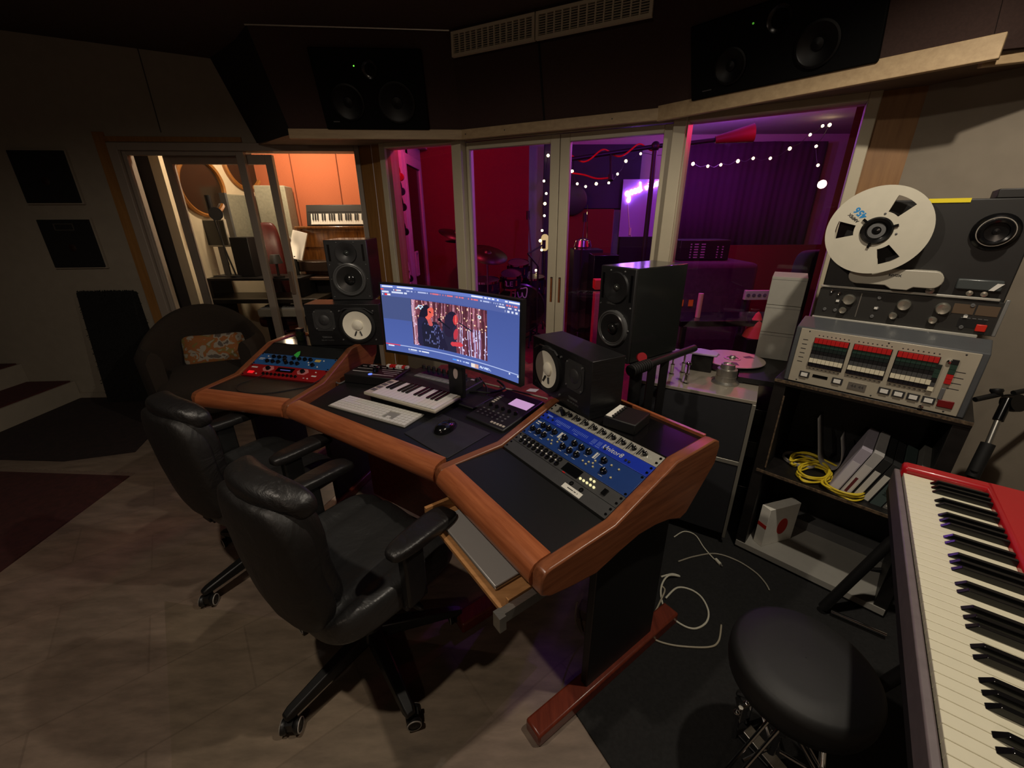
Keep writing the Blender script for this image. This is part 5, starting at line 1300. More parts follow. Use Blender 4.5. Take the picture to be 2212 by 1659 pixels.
for i in range(51):
    if not pat[(i+0) % 7]: continue
    y = 0.012-kw*(i+1)
    o = MB(); w_ = 0.0058
    vs = [(0.047, y-w_, 0.098), (0.155, y-w_, 0.098), (0.155, y+w_, 0.098), (0.047, y+w_, 0.098), (0.060, y-w_*0.75, 0.112), (0.155, y-w_*0.75, 0.112), (0.155, y+w_*0.75, 0.112), (0.060, y+w_*0.75, 0.112)]
    o.add(vs, [(3, 2, 1, 0), (4, 5, 6, 7), (0, 1, 5, 4), (1, 2, 6, 5), (2, 3, 7, 6), (3, 0, 4, 7)]); o.build('black_key', M_blackgloss, nord, bevel=0.001, smooth=0)
# keyboard stand
t = thing('keyboard_stand', 'black folding stand with steel tubes under the red stage piano', 'stand', MN @ RT(0.0, -0.05, -0.80))
o = MB()
for yy in (-0.04, -0.85):
    MB().tube([(0.02, yy, 0.79), (0.30, yy-0.05, 0.02)], 0.018, 10).build('leg', M_black, t)
    MB().tube([(0.30, yy, 0.79), (0.02, yy-0.05, 0.02)], 0.018, 10).build('leg', M_black, t)
MB().tube([(0.30, -0.02, 0.02), (0.30, -1.0, 0.02)], 0.012, 10).build('floor_tube', M_chrome, t)
MB().tube([(0.02, -0.02, 0.02), (0.02, -1.0, 0.02)], 0.012, 10).build('floor_tube', M_chrome, t)
MB().box(-0.01, 0.33, -0.10, 0.0, 0.782, 0.80).build('rest', M_black, t, smooth=0)
MB().box(-0.01, 0.33, -0.90, -0.80, 0.782, 0.80).build('rest', M_black, t, smooth=0)
q_ = (atz(1925, 1170, 0.42), atz(1778, 1312, 0.03), atz(1795, 1320, 0.03), atz(1915, 1372, 0.03), atz(1958, 1415, 0.03), atz(2010, 1502, 0.03))
o = MB(); o.tube([q_[0]+ND*0.12+Vector((0, 0, 0.22)), q_[0], q_[1]], 0.019, 12); o.build('leg', M_black, t, world=True)
o = MB(); o.tube([q_[2], q_[3]], 0.008, 10); o.build('floor_tube', M_chrome, t, world=True)
o = MB(); o.tube([q_[4], q_[5]], 0.008, 10); o.build('floor_tube', M_chrome, t, world=True)
# microphone stand between the piano and the right wall
q0, q1, q2, q3 = atd(2106, 1016, 1.62), atd(2138, 952, 1.62), atd(2160, 897, 1.62), atd(2178, 862, 1.62)
t = thing('microphone_stand', 'black boom microphone stand behind the red stage piano', 'stand', RT(q0.x, q0.y, 0))
foot = Vector((q0.x, q0.y, 0.03))
o = MB(); o.tube([foot, q0+Vector((0, 0, 0.0))], 0.013, 10); o.build('lower_tube', M_black, t, world=True)
o = MB(); o.tube([q0-Vector((0, 0, 0.03)), q0.lerp(q1, 0.9)], 0.021, 14); o.build('grip', M_blackrub, t, world=True)
o = MB(); o.tube([q1.lerp(q0, 0.15), q2], 0.010, 10); o.build('upper_tube', M_steel, t, world=True)
o = MB(); o.tube([q2.lerp(q1, 0.2), q3], 0.016, 12); o.build('clutch_body', M_blackgloss, t, world=True)
o = MB(); o.lathe([(0.034, -0.02), (0.036, 0.0), (0.034, 0.02)], 20, frame(q3+CR*0.02-CU*0.015, CR, -_F)); o.build('clutch', M_blackgloss, t, world=True)
for s, e in ((-0.13, -0.03), (0.02, 0.20)):
    o = MB(); o.tube([q3+CR*s+CU*(0.02+s*0.17), q3+CR*e+CU*(0.025+e*0.17)], 0.010, 10); o.build('boom', M_black, t, world=True)
o = MB(); o.lathe([(0.014, 0), (0.02, 0.012), (0.018, 0.02), (0.001, 0.022)], 16, frame(q3-CR*0.045+CU*0.02, CR, CU), capt=False); o.build('knob', M_black, t, world=True)
for k in range(3):
    a = k*2.1+0.5; o = MB(); o.tube([foot+Vector((0, 0, 0.10)), foot+Vector((0.25*math.cos(a), 0.25*math.sin(a), -0.018))], 0.010, 8); o.build('leg', M_black, t, world=True)
# ------------------------------------------------------------------ drum stool
sc_ = Vector((0.765, 0.735, 0))
t = thing('drum_stool', 'round black padded stool in front of the red stage piano', 'stool', RT(sc_.x, sc_.y, 0))
SR = 0.172
o = MB(); o.lathe([(SR*0.85, 0.405), (SR*0.97, 0.415), (SR, 0.44), (SR, 0.475), (SR*0.97, 0.492), (SR*0.90, 0.500), (SR*0.6, 0.505), (0.001, 0.507)], 48, capt=False)
o.build('seat', mat('vinyl_black', (0.075, 0.075, 0.075), 0.58, var=0.1, scale=60, bump=0.05), t, smooth=60)
o = MB(); o.lathe([(0.06, 0.385), (0.06, 0.405)], 20); o.build('seat_plate', M_chrome, t)
o = MB(); o.lathe([(0.014, 0.10), (0.014, 0.385)], 16); o.build('post', M_chrome, t)
o = MB(); o.lathe([(0.026, 0.21), (0.03, 0.22), (0.03, 0.25), (0.026, 0.26)], 16); o.box(0.02, 0.06, -0.006, 0.006, 0.228, 0.242); o.build('clamp', M_chrome, t)
for k in range(3):
    a = math.radians(200+120*k); d = Vector((math.cos(a), math.sin(a), 0)); 
    l = MB(); sd = Vector((-d.y, d.x, 0))*0.014
    for s in (-1, 1): l.tube([Vector((0, 0, 0.245))+sd*s+d*0.03, d*0.20+sd*s+Vector((0, 0, 0.03))], 0.005, 8)
    l.build('leg', M_chrome, t)
    l = MB(); l.tube([d*0.19+Vector((0, 0, 0.035)), d*0.215+Vector((0, 0, 0.012))], 0.014, 10); l.build('rubber_foot', M_blackrub, t)
    l = MB(); l.tube([Vector((0, 0, 0.12))+d*0.02, d*0.115+Vector((0, 0, 0.13))], 0.005, 8); l.build('brace', M_chrome, t)
# bass drum pedal-like clutter below it
hp = atz(1625, 1600, 0.02)
t = thing('drum_pedal', 'small chrome drum pedal on the black carpet under the stool', 'pedal', RT(hp.x, hp.y, 0.008, 0, 0, math.radians(30)))
MB().box(-0.025, 0.025, -0.14, 0.05, 0.0, 0.012).build('base', M_black, t, bevel=0.003)
MB().box(-0.02, 0.02, -0.13, 0.03, 0.03, 0.036, RT(0, 0, 0, 0.18)).build('footboard', M_steel, t, bevel=0.002)
for x in (-0.032, 0.032): MB().tube([(x, 0.04, 0.0), (x, 0.045, 0.14)], 0.007, 8).build('post', M_chrome, t)
MB().tube([(-0.05, 0.045, 0.13), (0.05, 0.045, 0.13)], 0.006, 8).build('axle', M_chrome, t)
for x in (-0.05, 0.0, 0.05): MB().ball((x, 0.045, 0.13), 0.011, 10, 8).build('wing_nut', M_chrome, t)
# ------------------------------------------------------------------ floor coverings and floor cables
m_blkcarpet = mat('black_carpet', (0.10, 0.10, 0.10), 0.95, var=0.3, scale=90, bump=0.3)
pts = [atz(x, y, 0) for x, y in ((1218, 1500), (1310, 1659))]
o = MB(); o.slab([(0.19, 0.93), (0.30, 0.74), (0.40, 0.2), (2.2, 0.2), (1.95, 1.2), (1.35, 2.1), (0.62, 1.75), (0.40, 1.25)], 0.0, 0.007)
tag(o.build('carpet', m_blkcarpet, smooth=0), 'black carpet on the floor under the stool and stage piano', 'carpet')
m_mat = glass('clear_vinyl', (0.985, 0.99, 0.975), 0.5)
a_, b_, c_, d_ = atz(1163, 1440, 0), atz(953, 1659, 0), atz(655, 1659, 0), atz(700, 1500, 0)
e1 = (b_-a_).normalized()
o = MB(); o.slab([(a_.x, a_.y), (a_.x-0.05, a_.y+0.03), (-1.55, 1.35), (-0.9, 0.55), (b_.x+e1.x*0.5, b_.y+e1.y*0.5), (b_.x, b_.y)], 0.0005, 0.003); o.f = o.f[1:2]; o.m = o.m[1:2]
fm = tag(o.build('floor_mat', m_mat, smooth=0), 'clear plastic floor mat under the office chairs', 'mat')
o = MB(); o.slab([(-2.527, 2.311), (-3.9, 2.40), (-3.9, 1.0), (-2.46, 1.30)], 0.0, 0.008)
rg = thing('rug', 'dark red rug with a pale fringe at the left edge of the floor', 'rug', RT(-3.0, 1.8, 0))
o.build('pile', mat('maroon_rug', (0.24, 0.10, 0.09), 0.95, var=0.25, scale=30, bump=0.2), rg, world=True, smooth=0)
o = MB(); rnd = random.Random(9)
for i in range(90):
    f = i/90; x = -2.53-1.37*f; y = 2.312+0.09*f; o.box(x-0.006, x+0.006, y, y+0.035+rnd.uniform(0, 0.012), 0.0005, 0.004, None)
fo = o.build('fringe', mat('fringe_cream', (0.45, 0.38, 0.33), 0.9), rg, world=True, smooth=0); fo['kind'] = 'stuff'
o = MB(); o.slab([(-2.75, 2.62), (-3.15, 2.50), (-4.08, 2.55), (-4.09, 3.60), (-3.2, 3.62), (-3.0, 3.35)], 0.0, 0.007)
tag(o.build('carpet', mat('dark_brown_carpet', (0.13, 0.075, 0.065), 0.95, var=0.4, scale=25, bump=0.2), smooth=0), 'dark patterned carpet on the floor before the steps', 'carpet')
# white cables lying right of the desk
M_wcab = mat('white_cable', (0.80, 0.79, 0.72), 0.5)
def fl_(x, y, z=0.011): return atz(x, y, z)
cable('cable', [fl_(1428, 1246), fl_(1452, 1240), fl_(1468, 1245), fl_(1445, 1243, 0.03), fl_(1430, 1262, 0.02), fl_(1428, 1290), fl_(1440, 1322), fl_(1470, 1348), fl_(1500, 1358), fl_(1525, 1345), fl_(1530, 1320), fl_(1515, 1290), fl_(1490, 1273), fl_(1462, 1270), fl_(1438, 1292, 0.016)], 0.0042, M_wcab, 'thick white cable coiled in a ring on the black carpet')
cable('cable', [fl_(1558, 1350), fl_(1552, 1385), fl_(1530, 1398), fl_(1470, 1396), fl_(1430, 1388), fl_(1395, 1374), fl_(1372, 1376), fl_(1362, 1382), fl_(1382, 1362), fl_(1410, 1330), fl_(1428, 1295, 0.02), fl_(1436, 1275), fl_(1430, 1266)], 0.0038, mat('cream_cable', (0.66, 0.63, 0.55), 0.5), 'cream cable running from the desk foot to the round stool')
cable('cable', [fl_(1465, 1213), fl_(1500, 1202), fl_(1545, 1196), fl_(1590, 1210), fl_(1630, 1235), fl_(1652, 1258), fl_(1662, 1275)], 0.0036, mat('grey_white_cable', (0.58, 0.56, 0.50), 0.5), 'pale grey cable arching across the carpet before the trolley')
uc = [fl_(1456, 1160), fl_(1478, 1148), fl_(1502, 1156), fl_(1520, 1182), fl_(1540, 1205), fl_(1547, 1210)]
t = thing('usb_cable', 'thin pale cable with a small plug ending on the black carpet', 'cable', RT(uc[0].x, uc[0].y, 0.008))
MB().tube(catmull(uc, 7), 0.003, 8).build('cord', M_wcab, t, world=True, smooth=180)
p0, p1, p2 = fl_(1546, 1208, 0.013), fl_(1556, 1219, 0.013), fl_(1561, 1224, 0.013)
MB().cyl(p0, p1, 0.008, 0.008, 10).build('plug', M_wcab, t, world=True); MB().cyl(p1, p2, 0.005, 0.005, 8).build('plug_tip', M_steel, t, world=True)
cable('cable', [atz(1300, 1230, 0.45), atz(1296, 1290, 0.25), atz(1292, 1325, 0.15)], 0.003, M_wcab, 'thin white cable hanging inside the right desk foot')
cable('cable', [fl_(1247, 1300, 0.25), fl_(1243, 1340, 0.12), fl_(1260, 1372, 0.02), fl_(1290, 1382), fl_(1312, 1376)], 0.003, mat('dim_cable', (0.5, 0.46, 0.42), 0.5), 'thin cable drooping to the floor inside the right desk foot')
# power brick under the right wing
p = atz(1285, 1330, 0.02)
tag(MB().box(-0.07, 0.07, -0.03, 0.03, 0, 0.05, RT(p.x, p.y, 0.0, 0, 0, -0.5)).build('power_strip', mat('strip_grey', (0.32, 0.26, 0.25), 0.5), bevel=0.004), 'grey power strip on the floor under the right desk wing', 'power strip')
# ------------------------------------------------------------------ office chairs
def leather(name, col, rough=0.34):
    m, nt, b = new_mat(name)
    b.inputs['Base Color'].default_value = lin(col); b.inputs['Roughness'].default_value = rough
    tc = nt.nodes.new('ShaderNodeTexCoord')
    n1 = nt.nodes.new('ShaderNodeTexNoise'); n1.inputs['Scale'].default_value = 7; n1.inputs['Detail'].default_value = 6; n1.inputs['Distortion'].default_value = 1.2
    n2 = nt.nodes.new('ShaderNodeTexNoise'); n2.inputs['Scale'].default_value = 90
    b1 = nt.nodes.new('ShaderNodeBump'); b1.inputs['Strength'].default_value = 0.35; b1.inputs['Distance'].default_value = 0.03
    b2 = nt.nodes.new('ShaderNodeBump'); b2.inputs['Strength'].default_value = 0.12; b2.inputs['Distance'].default_value = 0.003
    L = nt.links.new
    L(tc.outputs['Object'], n1.inputs['Vector']); L(tc.outputs['Object'], n2.inputs['Vector'])
    L(n1.outputs['Fac'], b1.inputs['Height']); L(n2.outputs['Fac'], b2.inputs['Height']); L(b1.outputs['Normal'], b2.inputs['Normal']); L(b2.outputs['Normal'], b.inputs['Normal'])
    return m
m_leather = leather('black_leather', (0.17, 0.17, 0.17), 0.38)
m_leatherdark = leather('black_leather_dark', (0.105, 0.10, 0.10), 0.42)
m_leatherback = leather('black_leather_back', (0.085, 0.075, 0.07), 0.55)
m_nylon = mat('black_nylon', (0.085, 0.085, 0.085), 0.42, var=0.15, scale=50, bump=0.05)
M_rim = mat('rim_grey', (0.62, 0.60, 0.57), 0.4)
def office_chair(label, M, caster0, group='office chairs at the desk'):
    """faces +y; caster0 is the compass angle of the first base spoke in the chair's frame"""
    t = thing('office_chair', label, 'chair', M, group)
    Rb = 0.328
    b = MB()
    b.lathe([(0.05, 0.075), (0.055, 0.10), (0.045, 0.135), (0.03, 0.15)], 20)
    for k in range(5):
        a = math.radians(caster0+72*k); d = Vector((math.cos(a), math.sin(a), 0)); s = Vector((-d.y, d.x, 0))
        vs = []
        for (r, hw, z0, z1) in ((0.03, 0.032, 0.085, 0.135), (0.17, 0.028, 0.075, 0.115), (Rb, 0.022, 0.062, 0.088), (Rb+0.022, 0.016, 0.062, 0.08)):
            vs += [d*r-s*hw+Vector((0, 0, z0)), d*r+s*hw+Vector((0, 0, z0)), d*r+s*hw*0.72+Vector((0, 0, z1)), d*r-s*hw*0.72+Vector((0, 0, z1))]
        fs = [(3, 2, 1, 0), (12, 13, 14, 15)]
        for i in range(3):
            for e in range(4): fs.append((4*i+e, 4*i+(e+1) % 4, 4*i+4+(e+1) % 4, 4*i+4+e))
        b.add(vs, fs)
    b.build('base', m_nylon, t, bevel=0.005)
    for k in range(5):
        a = math.radians(caster0+72*k); d = Vector((math.cos(a), math.sin(a), 0)); ca = a+0.7+k*0.5
        cM = Matrix.Translation(d*Rb) @ RT(0, 0, 0, 0, 0, ca)
        c = MB()
        for s in (-1, 1):
            c.lathe([(0.001, 0), (0.020, 0.0), (0.025, 0.006), (0.025, 0.016), (0.020, 0.018), (0.001, 0.018)], 18, cM @ RT(0.014, s*0.011, 0.0255, -s*PI/2, 0, 0), capb=False, capt=False)
        c.box(-0.012, 0.03, -0.011, 0.011, 0.02, 0.052, cM); c.cyl(d*Rb+Vector((0, 0, 0.05)), d*Rb+Vector((0, 0, 0.07)), 0.008)
        co = c.build('caster', m_nylon, t)
        for s in (-1, 1):
            rg_ = MB(); rg_.lathe([(0.0205, 0.0185), (0.0245, 0.0172), (0.0235, 0.0195), (0.0205, 0.0195)], 18, cM @ RT(0.014, s*0.011, 0.0255, -s*PI/2, 0, 0), capb=False, capt=False)
            rg_.build('wheel_rim', M_rim, co)
    g = MB(); g.lathe([(0.026, 0.14), (0.026, 0.30), (0.016, 0.30), (0.016, 0.38)], 18); g.build('gas_column', M_black, t)
    g = MB(); g.box(-0.09, 0.09, -0.14, 0.12, 0.375, 0.41); g.box(-0.04, 0.04, -0.24, -0.1, 0.385, 0.405); g.tube([(0.08, 0.02, 0.39), (0.25, 0.02, 0.385)], 0.006, 8); g.build('tilt_mechanism', M_black, t, bevel=0.004)
    g = MB(); g.ball((0.255, 0.02, 0.385), (0.035, 0.014, 0.012), 12, 8); g.build('lever', M_black, t)
    # seat: waterfall front and quilted ribs
    def sd(v):
        f = v.y/0.25
        v = Vector((v.x*(1-0.10*max(0, -f)), v.y, v.z))
        v.z -= 0.03*max(0, f-0.55)**1.5*3
        v.z += 0.010*abs(v.x/0.25)**2*6*0.4*(1 if v.z > 0 else 0)
        if v.z > 0: v.z -= 0.016*max(0, math.cos(v.x*PI/0.085))**6
        return v
    s = MB(); s.ball((0, 0.01, 0.455), (0.262, 0.262, 0.062), 64, 26, 0.42, deform=sd); s.build('seat', m_leather, t, smooth=180)
    s = MB(); s.ball((0, 0.01, 0.42), (0.235, 0.235, 0.022), 32, 10, 0.4); s.build('seat_pan', M_black, t, smooth=60)
    # backrest: padded front, hard back shell, rolled top
    RECL = math.radians(5)
    Mb = RT(0, -0.195, 0.45, RECL) @ Matrix.Diagonal((0.84, 0.9, 0.88, 1))                          # leaned back
    def bd(v):
        h = (v.z+0.29)/0.58
        w = 0.90+0.12*math.sin(max(0, min(1, h))*PI)
        v = Vector((v.x*w*0.92, v.y, v.z))
        v.y += 0.045*(v.x/0.24)**2-0.012                      # wraps round the sitter
        v.y -= 0.025*math.sin(h*PI)*0.6
        if v.y > 0: v.y -= 0.010*max(0, math.cos(v.z*PI/0.10))**6
        return v
    s = MB(); s.ball((0, 0.005, 0.29), (0.235, 0.052, 0.285), 48, 30, 0.45, deform=bd); bk = s.build('backrest', m_leatherdark, t, smooth=180)
    bk.data.transform(Mb)
    def bs(v):
        q_ = bd(v); return q_
    s = MB(); s.ball((0, -0.036, 0.262), (0.245, 0.048, 0.268), 48, 24, 0.40, deform=bs); sh = s.build('back_shell', m_leatherback, t, smooth=180); sh.data.transform(Mb)
    def rl(v):
        v = Vector(v); v.y += 0.05*(v.x/0.22)**2; v.z -= 0.035*(abs(v.x)/0.22)**2.5
        return v
    s = MB(); s.ball((0, -0.014, 0.53), (0.212, 0.054, 0.052), 44, 18, 0.62, deform=rl); hr = s.build('head_roll', m_leatherdark, t, smooth=180); hr.data.transform(Mb)
    s = MB(); s.box(-0.03, 0.03, -0.25, -0.20, 0.39, 0.49); s.build('back_bracket', M_black, t, bevel=0.004)
    # arms: soft pad on a T post
    for sg in (-1, 1):
        x = sg*0.272
        a = MB(); a.slab([(x-0.018, -0.03), (x+0.018, -0.03), (x+0.018, 0.05), (x-0.018, 0.05)], 0.43, 0.65); a.box(min(x, sg*0.12), max(x, sg*0.12), -0.03, 0.05, 0.405, 0.432)
        an_ = a.build('armrest', m_nylon, t, bevel=0.008)
        def pd(v): return Vector((v.x*(1+0.12*v.y/0.13), v.y, v.z-0.012*max(0, v.y/0.13)**3))
        a = MB(); a.ball((x, 0.065, 0.665), (0.044, 0.135, 0.022), 26, 14, 0.55, deform=pd); a.build('arm_pad', m_leatherdark, an_, smooth=180)
    return t
def face(cx, cy, dx, dy): return RT(cx, cy, 0.003, 0, 0, math.atan2(dy, dx)-PI/2)
office_chair('black leather office chair in front, nearest the pull-out tray', face(-0.545, 1.128, 0.56, 0.83), 269)
office_chair('black leather office chair farther left, behind the nearer one', face(-1.165, 1.625, 0.52, 0.85), 270)
# ------------------------------------------------------------------ tub armchair with cushion
ac = Vector((-2.52, 3.26, 0)); ay = math.radians(30)
MAc = RT(ac.x, ac.y, 0, 0, 0, ay)                           # front faces -y
t = thing('armchair', 'dark brown tub armchair before the left sliding door', 'armchair', MAc)
m_arm = mat('brown_weave', (0.17, 0.135, 0.105), 0.95, var=0.2, scale=130, bump=0.15)
o = MB(); N = 40; ro, ri = 0.43, 0.33; vs = []; fs = []
angs = [math.radians(-42+264*i/N) for i in range(N+1)]     # opening towards -y
for a in angs:
    d = Vector((math.cos(a+0*PI), math.sin(a), 0))
    back = max(0, math.sin(a)); zt = 0.66+0.22*back**1.3
    for (r, z) in ((ro-0.05, 0.14), (ro, 0.24), (ro+0.01, zt-0.06), (ro-0.02, zt-0.01), (0.5*(ro+ri), zt+0.012), (ri+0.02, zt-0.01), (ri-0.005, zt-0.06), (ri, 0.30), (ri, 0.14)):
        vs.append(d*r+Vector((0, 0, z)))
K = 9
for i in range(N):
    for k in range(K): fs.append((i*K+k, (i+1)*K+k, (i+1)*K+(k+1) % K, i*K+(k+1) % K))
fs += [tuple(range(K)), tuple(N*K+k for k in range(K-1, -1, -1))]
o.add(vs, fs); o.build('tub', m_arm, t, smooth=70)
o = MB(); o.ball((0, -0.05, 0.34), (0.345, 0.36, 0.10), 44, 14, 0.55); o.build('seat', m_arm, t, smooth=180)
o = MB(); o.ball((0, -0.02, 0.205), (0.36, 0.36, 0.075), 40, 10, 0.5); o.build('seat_frame', m_arm, t, smooth=180)
for (x, y) in ((-0.26, -0.27), (0.26, -0.27), (-0.25, 0.27), (0.25, 0.27)):
    MB().cyl((x*1.08, y*1.08, 0.0), (x, y, 0.17), 0.014, 0.022, 12).build('leg', wood('leg_beech', (0.50, 0.34, 0.22), (0.58, 0.41, 0.27), 0.4) if 'leg_beech' not in bpy.data.materials else bpy.data.materials['leg_beech'], t)
def cushion_mat():
    m, nt, b = new_mat('leaf_print')
    tc = nt.nodes.new('ShaderNodeTexCoord'); mp = nt.nodes.new('ShaderNodeMapping'); mp.inputs['Scale'].default_value = (7, 1, 9); mp.inputs['Rotation'].default_value = (0, 0.6, 0)
    vo = nt.nodes.new('ShaderNodeTexVoronoi'); vo.feature = 'F1'; vo.inputs['Scale'].default_value = 1.6
    nz = nt.nodes.new('ShaderNodeTexNoise'); nz.inputs['Scale'].default_value = 1.2; nz.inputs['Detail'].default_value = 3; nz.inputs['Distortion'].default_value = 1.5
    rp = nt.nodes.new('ShaderNodeValToRGB'); cr = rp.color_ramp; cr.interpolation = 'CONSTANT'
    cols = [(0.0, (0.36, 0.32, 0.29)), (0.38, (0.60, 0.56, 0.50)), (0.47, (0.58, 0.36, 0.19)), (0.57, (0.48, 0.42, 0.22)), (0.62, (0.60, 0.56, 0.50)), (0.70, (0.45, 0.38, 0.33))]
    while len(cr.elements) < len(cols): cr.elements.new(0.5)
    for e, (p_, c_) in zip(cr.elements, cols): e.position = p_; e.color = lin(c_)
    ad = nt.nodes.new('ShaderNodeMix'); ad.data_type = 'FLOAT'; ad.inputs[0].default_value = 0.35
    L = nt.links.new
    L(tc.outputs['Object'], mp.inputs['Vector']); L(mp.outputs['Vector'], vo.inputs['Vector']); L(mp.outputs['Vector'], nz.inputs['Vector'])
    L(nz.outputs['Fac'], ad.inputs[2]); L(vo.outputs['Distance'], ad.inputs[3]); L(ad.outputs[0], rp.inputs['Fac']); L(rp.outputs['Color'], b.inputs['Base Color'])
    b.inputs['Roughness'].default_value = 0.9
    return m
t = thing('cushion', 'leaf-patterned orange and cream cushion lying in the tub armchair', 'cushion', MAc @ RT(0.05, 0.15, 0.395, math.radians(-20), 0, math.radians(-8)))
def pil(v):
    e = 1-0.65*(max(abs(v.x)/0.25, abs(v.z)/0.16))**3
    return Vector((v.x*(1-0.06*math.cos(v.z/0.16*PI/2)), v.y*max(0.12, e), v.z*(1-0.08*math.cos(v.x/0.25*PI/2))))
MB().ball((0, 0, 0.14), (0.25, 0.07, 0.135), 44, 22, 0.35, deform=pil).build('cover', cushion_mat(), t, smooth=180)
# ------------------------------------------------------------------ booth behind the left sliding door
m_orange = mat('orange_cloth', (0.72, 0.40, 0.26), 0.9, var=0.08, scale=60, bump=0.05, stretch=(1, 1, 6))
m_booth = mat('booth_white', (0.86, 0.80, 0.68), 0.8, var=0.03)
m_greyfoam = mat('grey_felt', (0.56, 0.55, 0.48), 0.95, var=0.12, scale=45)
m_darkwall = mat('slate_wall', (0.24, 0.22, 0.21), 0.9)
BL0, BL1 = Vector((-2.95, 3.93, 0)), Vector((-2.76, 5.0, 0))
MBL = frame(BL0, BL1-BL0)
struct(MB().box(0, (BL1-BL0).length, 0, 0.1, 0, 2.7, MBL).build('wall_booth_left', m_booth, smooth=0))
struct(MB().box(-2.76, -1.12, 5.0, 5.1, 0, 2.7).build('wall_booth_back', m_orange, smooth=0))
struct(MB().box(-4.2, -2.95, 3.95, 4.05, 0, 2.7).build('wall_booth_return', m_darkwall, smooth=0))
struct(MB().box(-4.2, -1.12, 3.8, 5.1, 2.6, 2.7).build('ceiling_booth', m_ceil, smooth=0))
struct(MB().box(-1.20, -1.165, 3.86, 5.1, 0, 2.7).build('wall_booth_right', m_booth, smooth=0))
o = MB()
for px in (640, 737):
    p = aty(px, 420, 4.998); o.box(p.x-0.004, p.x+0.004, 4.994, 5.0, 0.5, 2.6)
struct(o.build('trim_11', mat('orange_seam', (0.45, 0.22, 0.12), 0.9), smooth=0))
def porthole(px, py, label):
    p = onwall(px, py, BL0, BL1)
    t = thing('round_mirror', label, 'mirror', Matrix(((MBL[0][0], -MBL[0][1], 0, p.x), (MBL[1][0], -MBL[1][1], 0, p.y), (0, 0, 1, p.z), (0, 0, 0, 1))), 'round wood-framed mirrors')
    R = 0.262
    o = MB(); o.lathe([(R, 0), (R, 0.03), (R*0.94, 0.042), (R*0.88, 0.032), (R*0.87, 0.005)], 56, RT(0, 0, 0, RXF) @ RT(0, 0, 0, 0, PI, 0) if False else RT(0, 0, 0, -RXF), capb=False, capt=False); o.build('frame', wood('oak_ring', (0.60, 0.38, 0.16), (0.70, 0.47, 0.22), 0.4) if 'oak_ring' not in bpy.data.materials else bpy.data.materials['oak_ring'], t)
    o = MB(); o.lathe([(R*0.875, 0.004), (0.001, 0.004)], 48, RT(0, 0, 0, -RXF), capb=False, capt=False); o.build('mirror_glass', mat('smoked_mirror', (0.22, 0.17, 0.13), 0.12, 0.25) if 'smoked_mirror' not in bpy.data.materials else bpy.data.materials['smoked_mirror'], t)
porthole(433, 404, 'large round wood-framed mirror seen through the left sliding door')
porthole(520, 352, 'higher round wood-framed mirror half hidden by the sliding door stile')
def boxthing(name, label, cat, c, s, m, yaw=0, part='body', group=None, bevel=0.004):
    t = thing(name, label, cat, RT(c[0], c[1], c[2], 0, 0, math.radians(yaw)), group)
    MB().box(-s[0]/2, s[0]/2, -s[1]/2, s[1]/2, 0, s[2]).build(part, m, t, bevel=bevel); return t
p = onwall(512, 460, BL0, BL1)
t = thing('foam_panel', 'small grey felt panel under the higher round mirror', 'panel', Matrix(((MBL[0][0], -MBL[0][1], 0, p.x), (MBL[1][0], -MBL[1][1], 0, p.y), (0, 0, 1, p.z), (0, 0, 0, 1))))
MB().box(-0.16, 0.30, 0.002, 0.06, -0.42, 0.17).build('felt', m_greyfoam, t, bevel=0.01)
MB().box(-0.18, -0.155, 0.002, 0.07, -0.42, 0.18).build('edge', M_grey, t, smooth=0)
p = aty(606, 402, 4.75)
t = thing('foam_column', 'tall grey felt column against the orange wall in the booth', 'panel', RT(p.x, 4.80, 0.55, 0, 0, math.radians(12)))
MB().box(-0.24, 0.05, -0.15, 0.15, 0, p.z-0.55).build('felt', m_greyfoam, t, bevel=0.01)
MB().cyl((-0.05, 0, -0.55), (-0.05, 0, 0), 0.03).build('post', M_dark, t)
# upright piano and the digital piano on it
m_walnut = wood('walnut', (0.30, 0.17, 0.07), (0.50, 0.31, 0.13), 0.16, stretch=(9, 9, 1), scale=5, coat=0.6)
t = thing('upright_piano', 'dark walnut upright piano in the booth behind the left sliding door', 'piano', RT(-1.66, 4.42, 0))
x0, x1 = -0.48, 0.44
MB().box(x0, x1, 0.0, 0.40, 0.0, 1.49).build('case', m_walnut, t, bevel=0.006)
MB().box(x0-0.015, x1, -0.02, 0.41, 1.475, 1.50).build('lid', m_walnut, t, bevel=0.006)
MB().box(x0+0.05, x1-0.05, -0.006, 0.0, 1.30, 1.455).build('front_panel', m_walnut, t, bevel=0.003)
MB().box(x0, x1, -0.16, 0.0, 1.08, 1.18).build('fallboard', mat('dark_stain', (0.17, 0.12, 0.09), 0.3), t, bevel=0.01)
MB().box(x0, x1, -0.20, 0.0, 1.0, 1.03).build('key_bed', mat('keybed_stain', (0.30, 0.22, 0.17), 0.35), t, bevel=0.006)
for x in (x0+0.02, x1-0.08): MB().box(x, x+0.06, -0.18, -0.12, 0, 1.0).build('leg', M_dark, t, bevel=0.006)
MB().box(x0, x1, -0.002, 0.0, 0.05, 0.98).build('lower_panel', mat('near_black', (0.05, 0.04, 0.035), 0.5), t, smooth=0)
t = thing('digital_piano', 'black digital piano tilted on top of the upright piano', 'piano', RT(-1.60, 4.50, 1.502, math.radians(-14)))
MB().box(-0.47, 0.385, 0.0, 0.11, 0, 0.205).build('case', mat('dp_black', (0.13, 0.125, 0.12), 0.4), t, bevel=0.006)
MB().box(-0.45, 0.38, -0.004, 0.0, 0.135, 0.142).build('crease', M_black, t, smooth=0)
MB().box(-0.42, 0.38, -0.012, 0.0, 0.012, 0.022).build('key_slip', M_white, t, smooth=0)
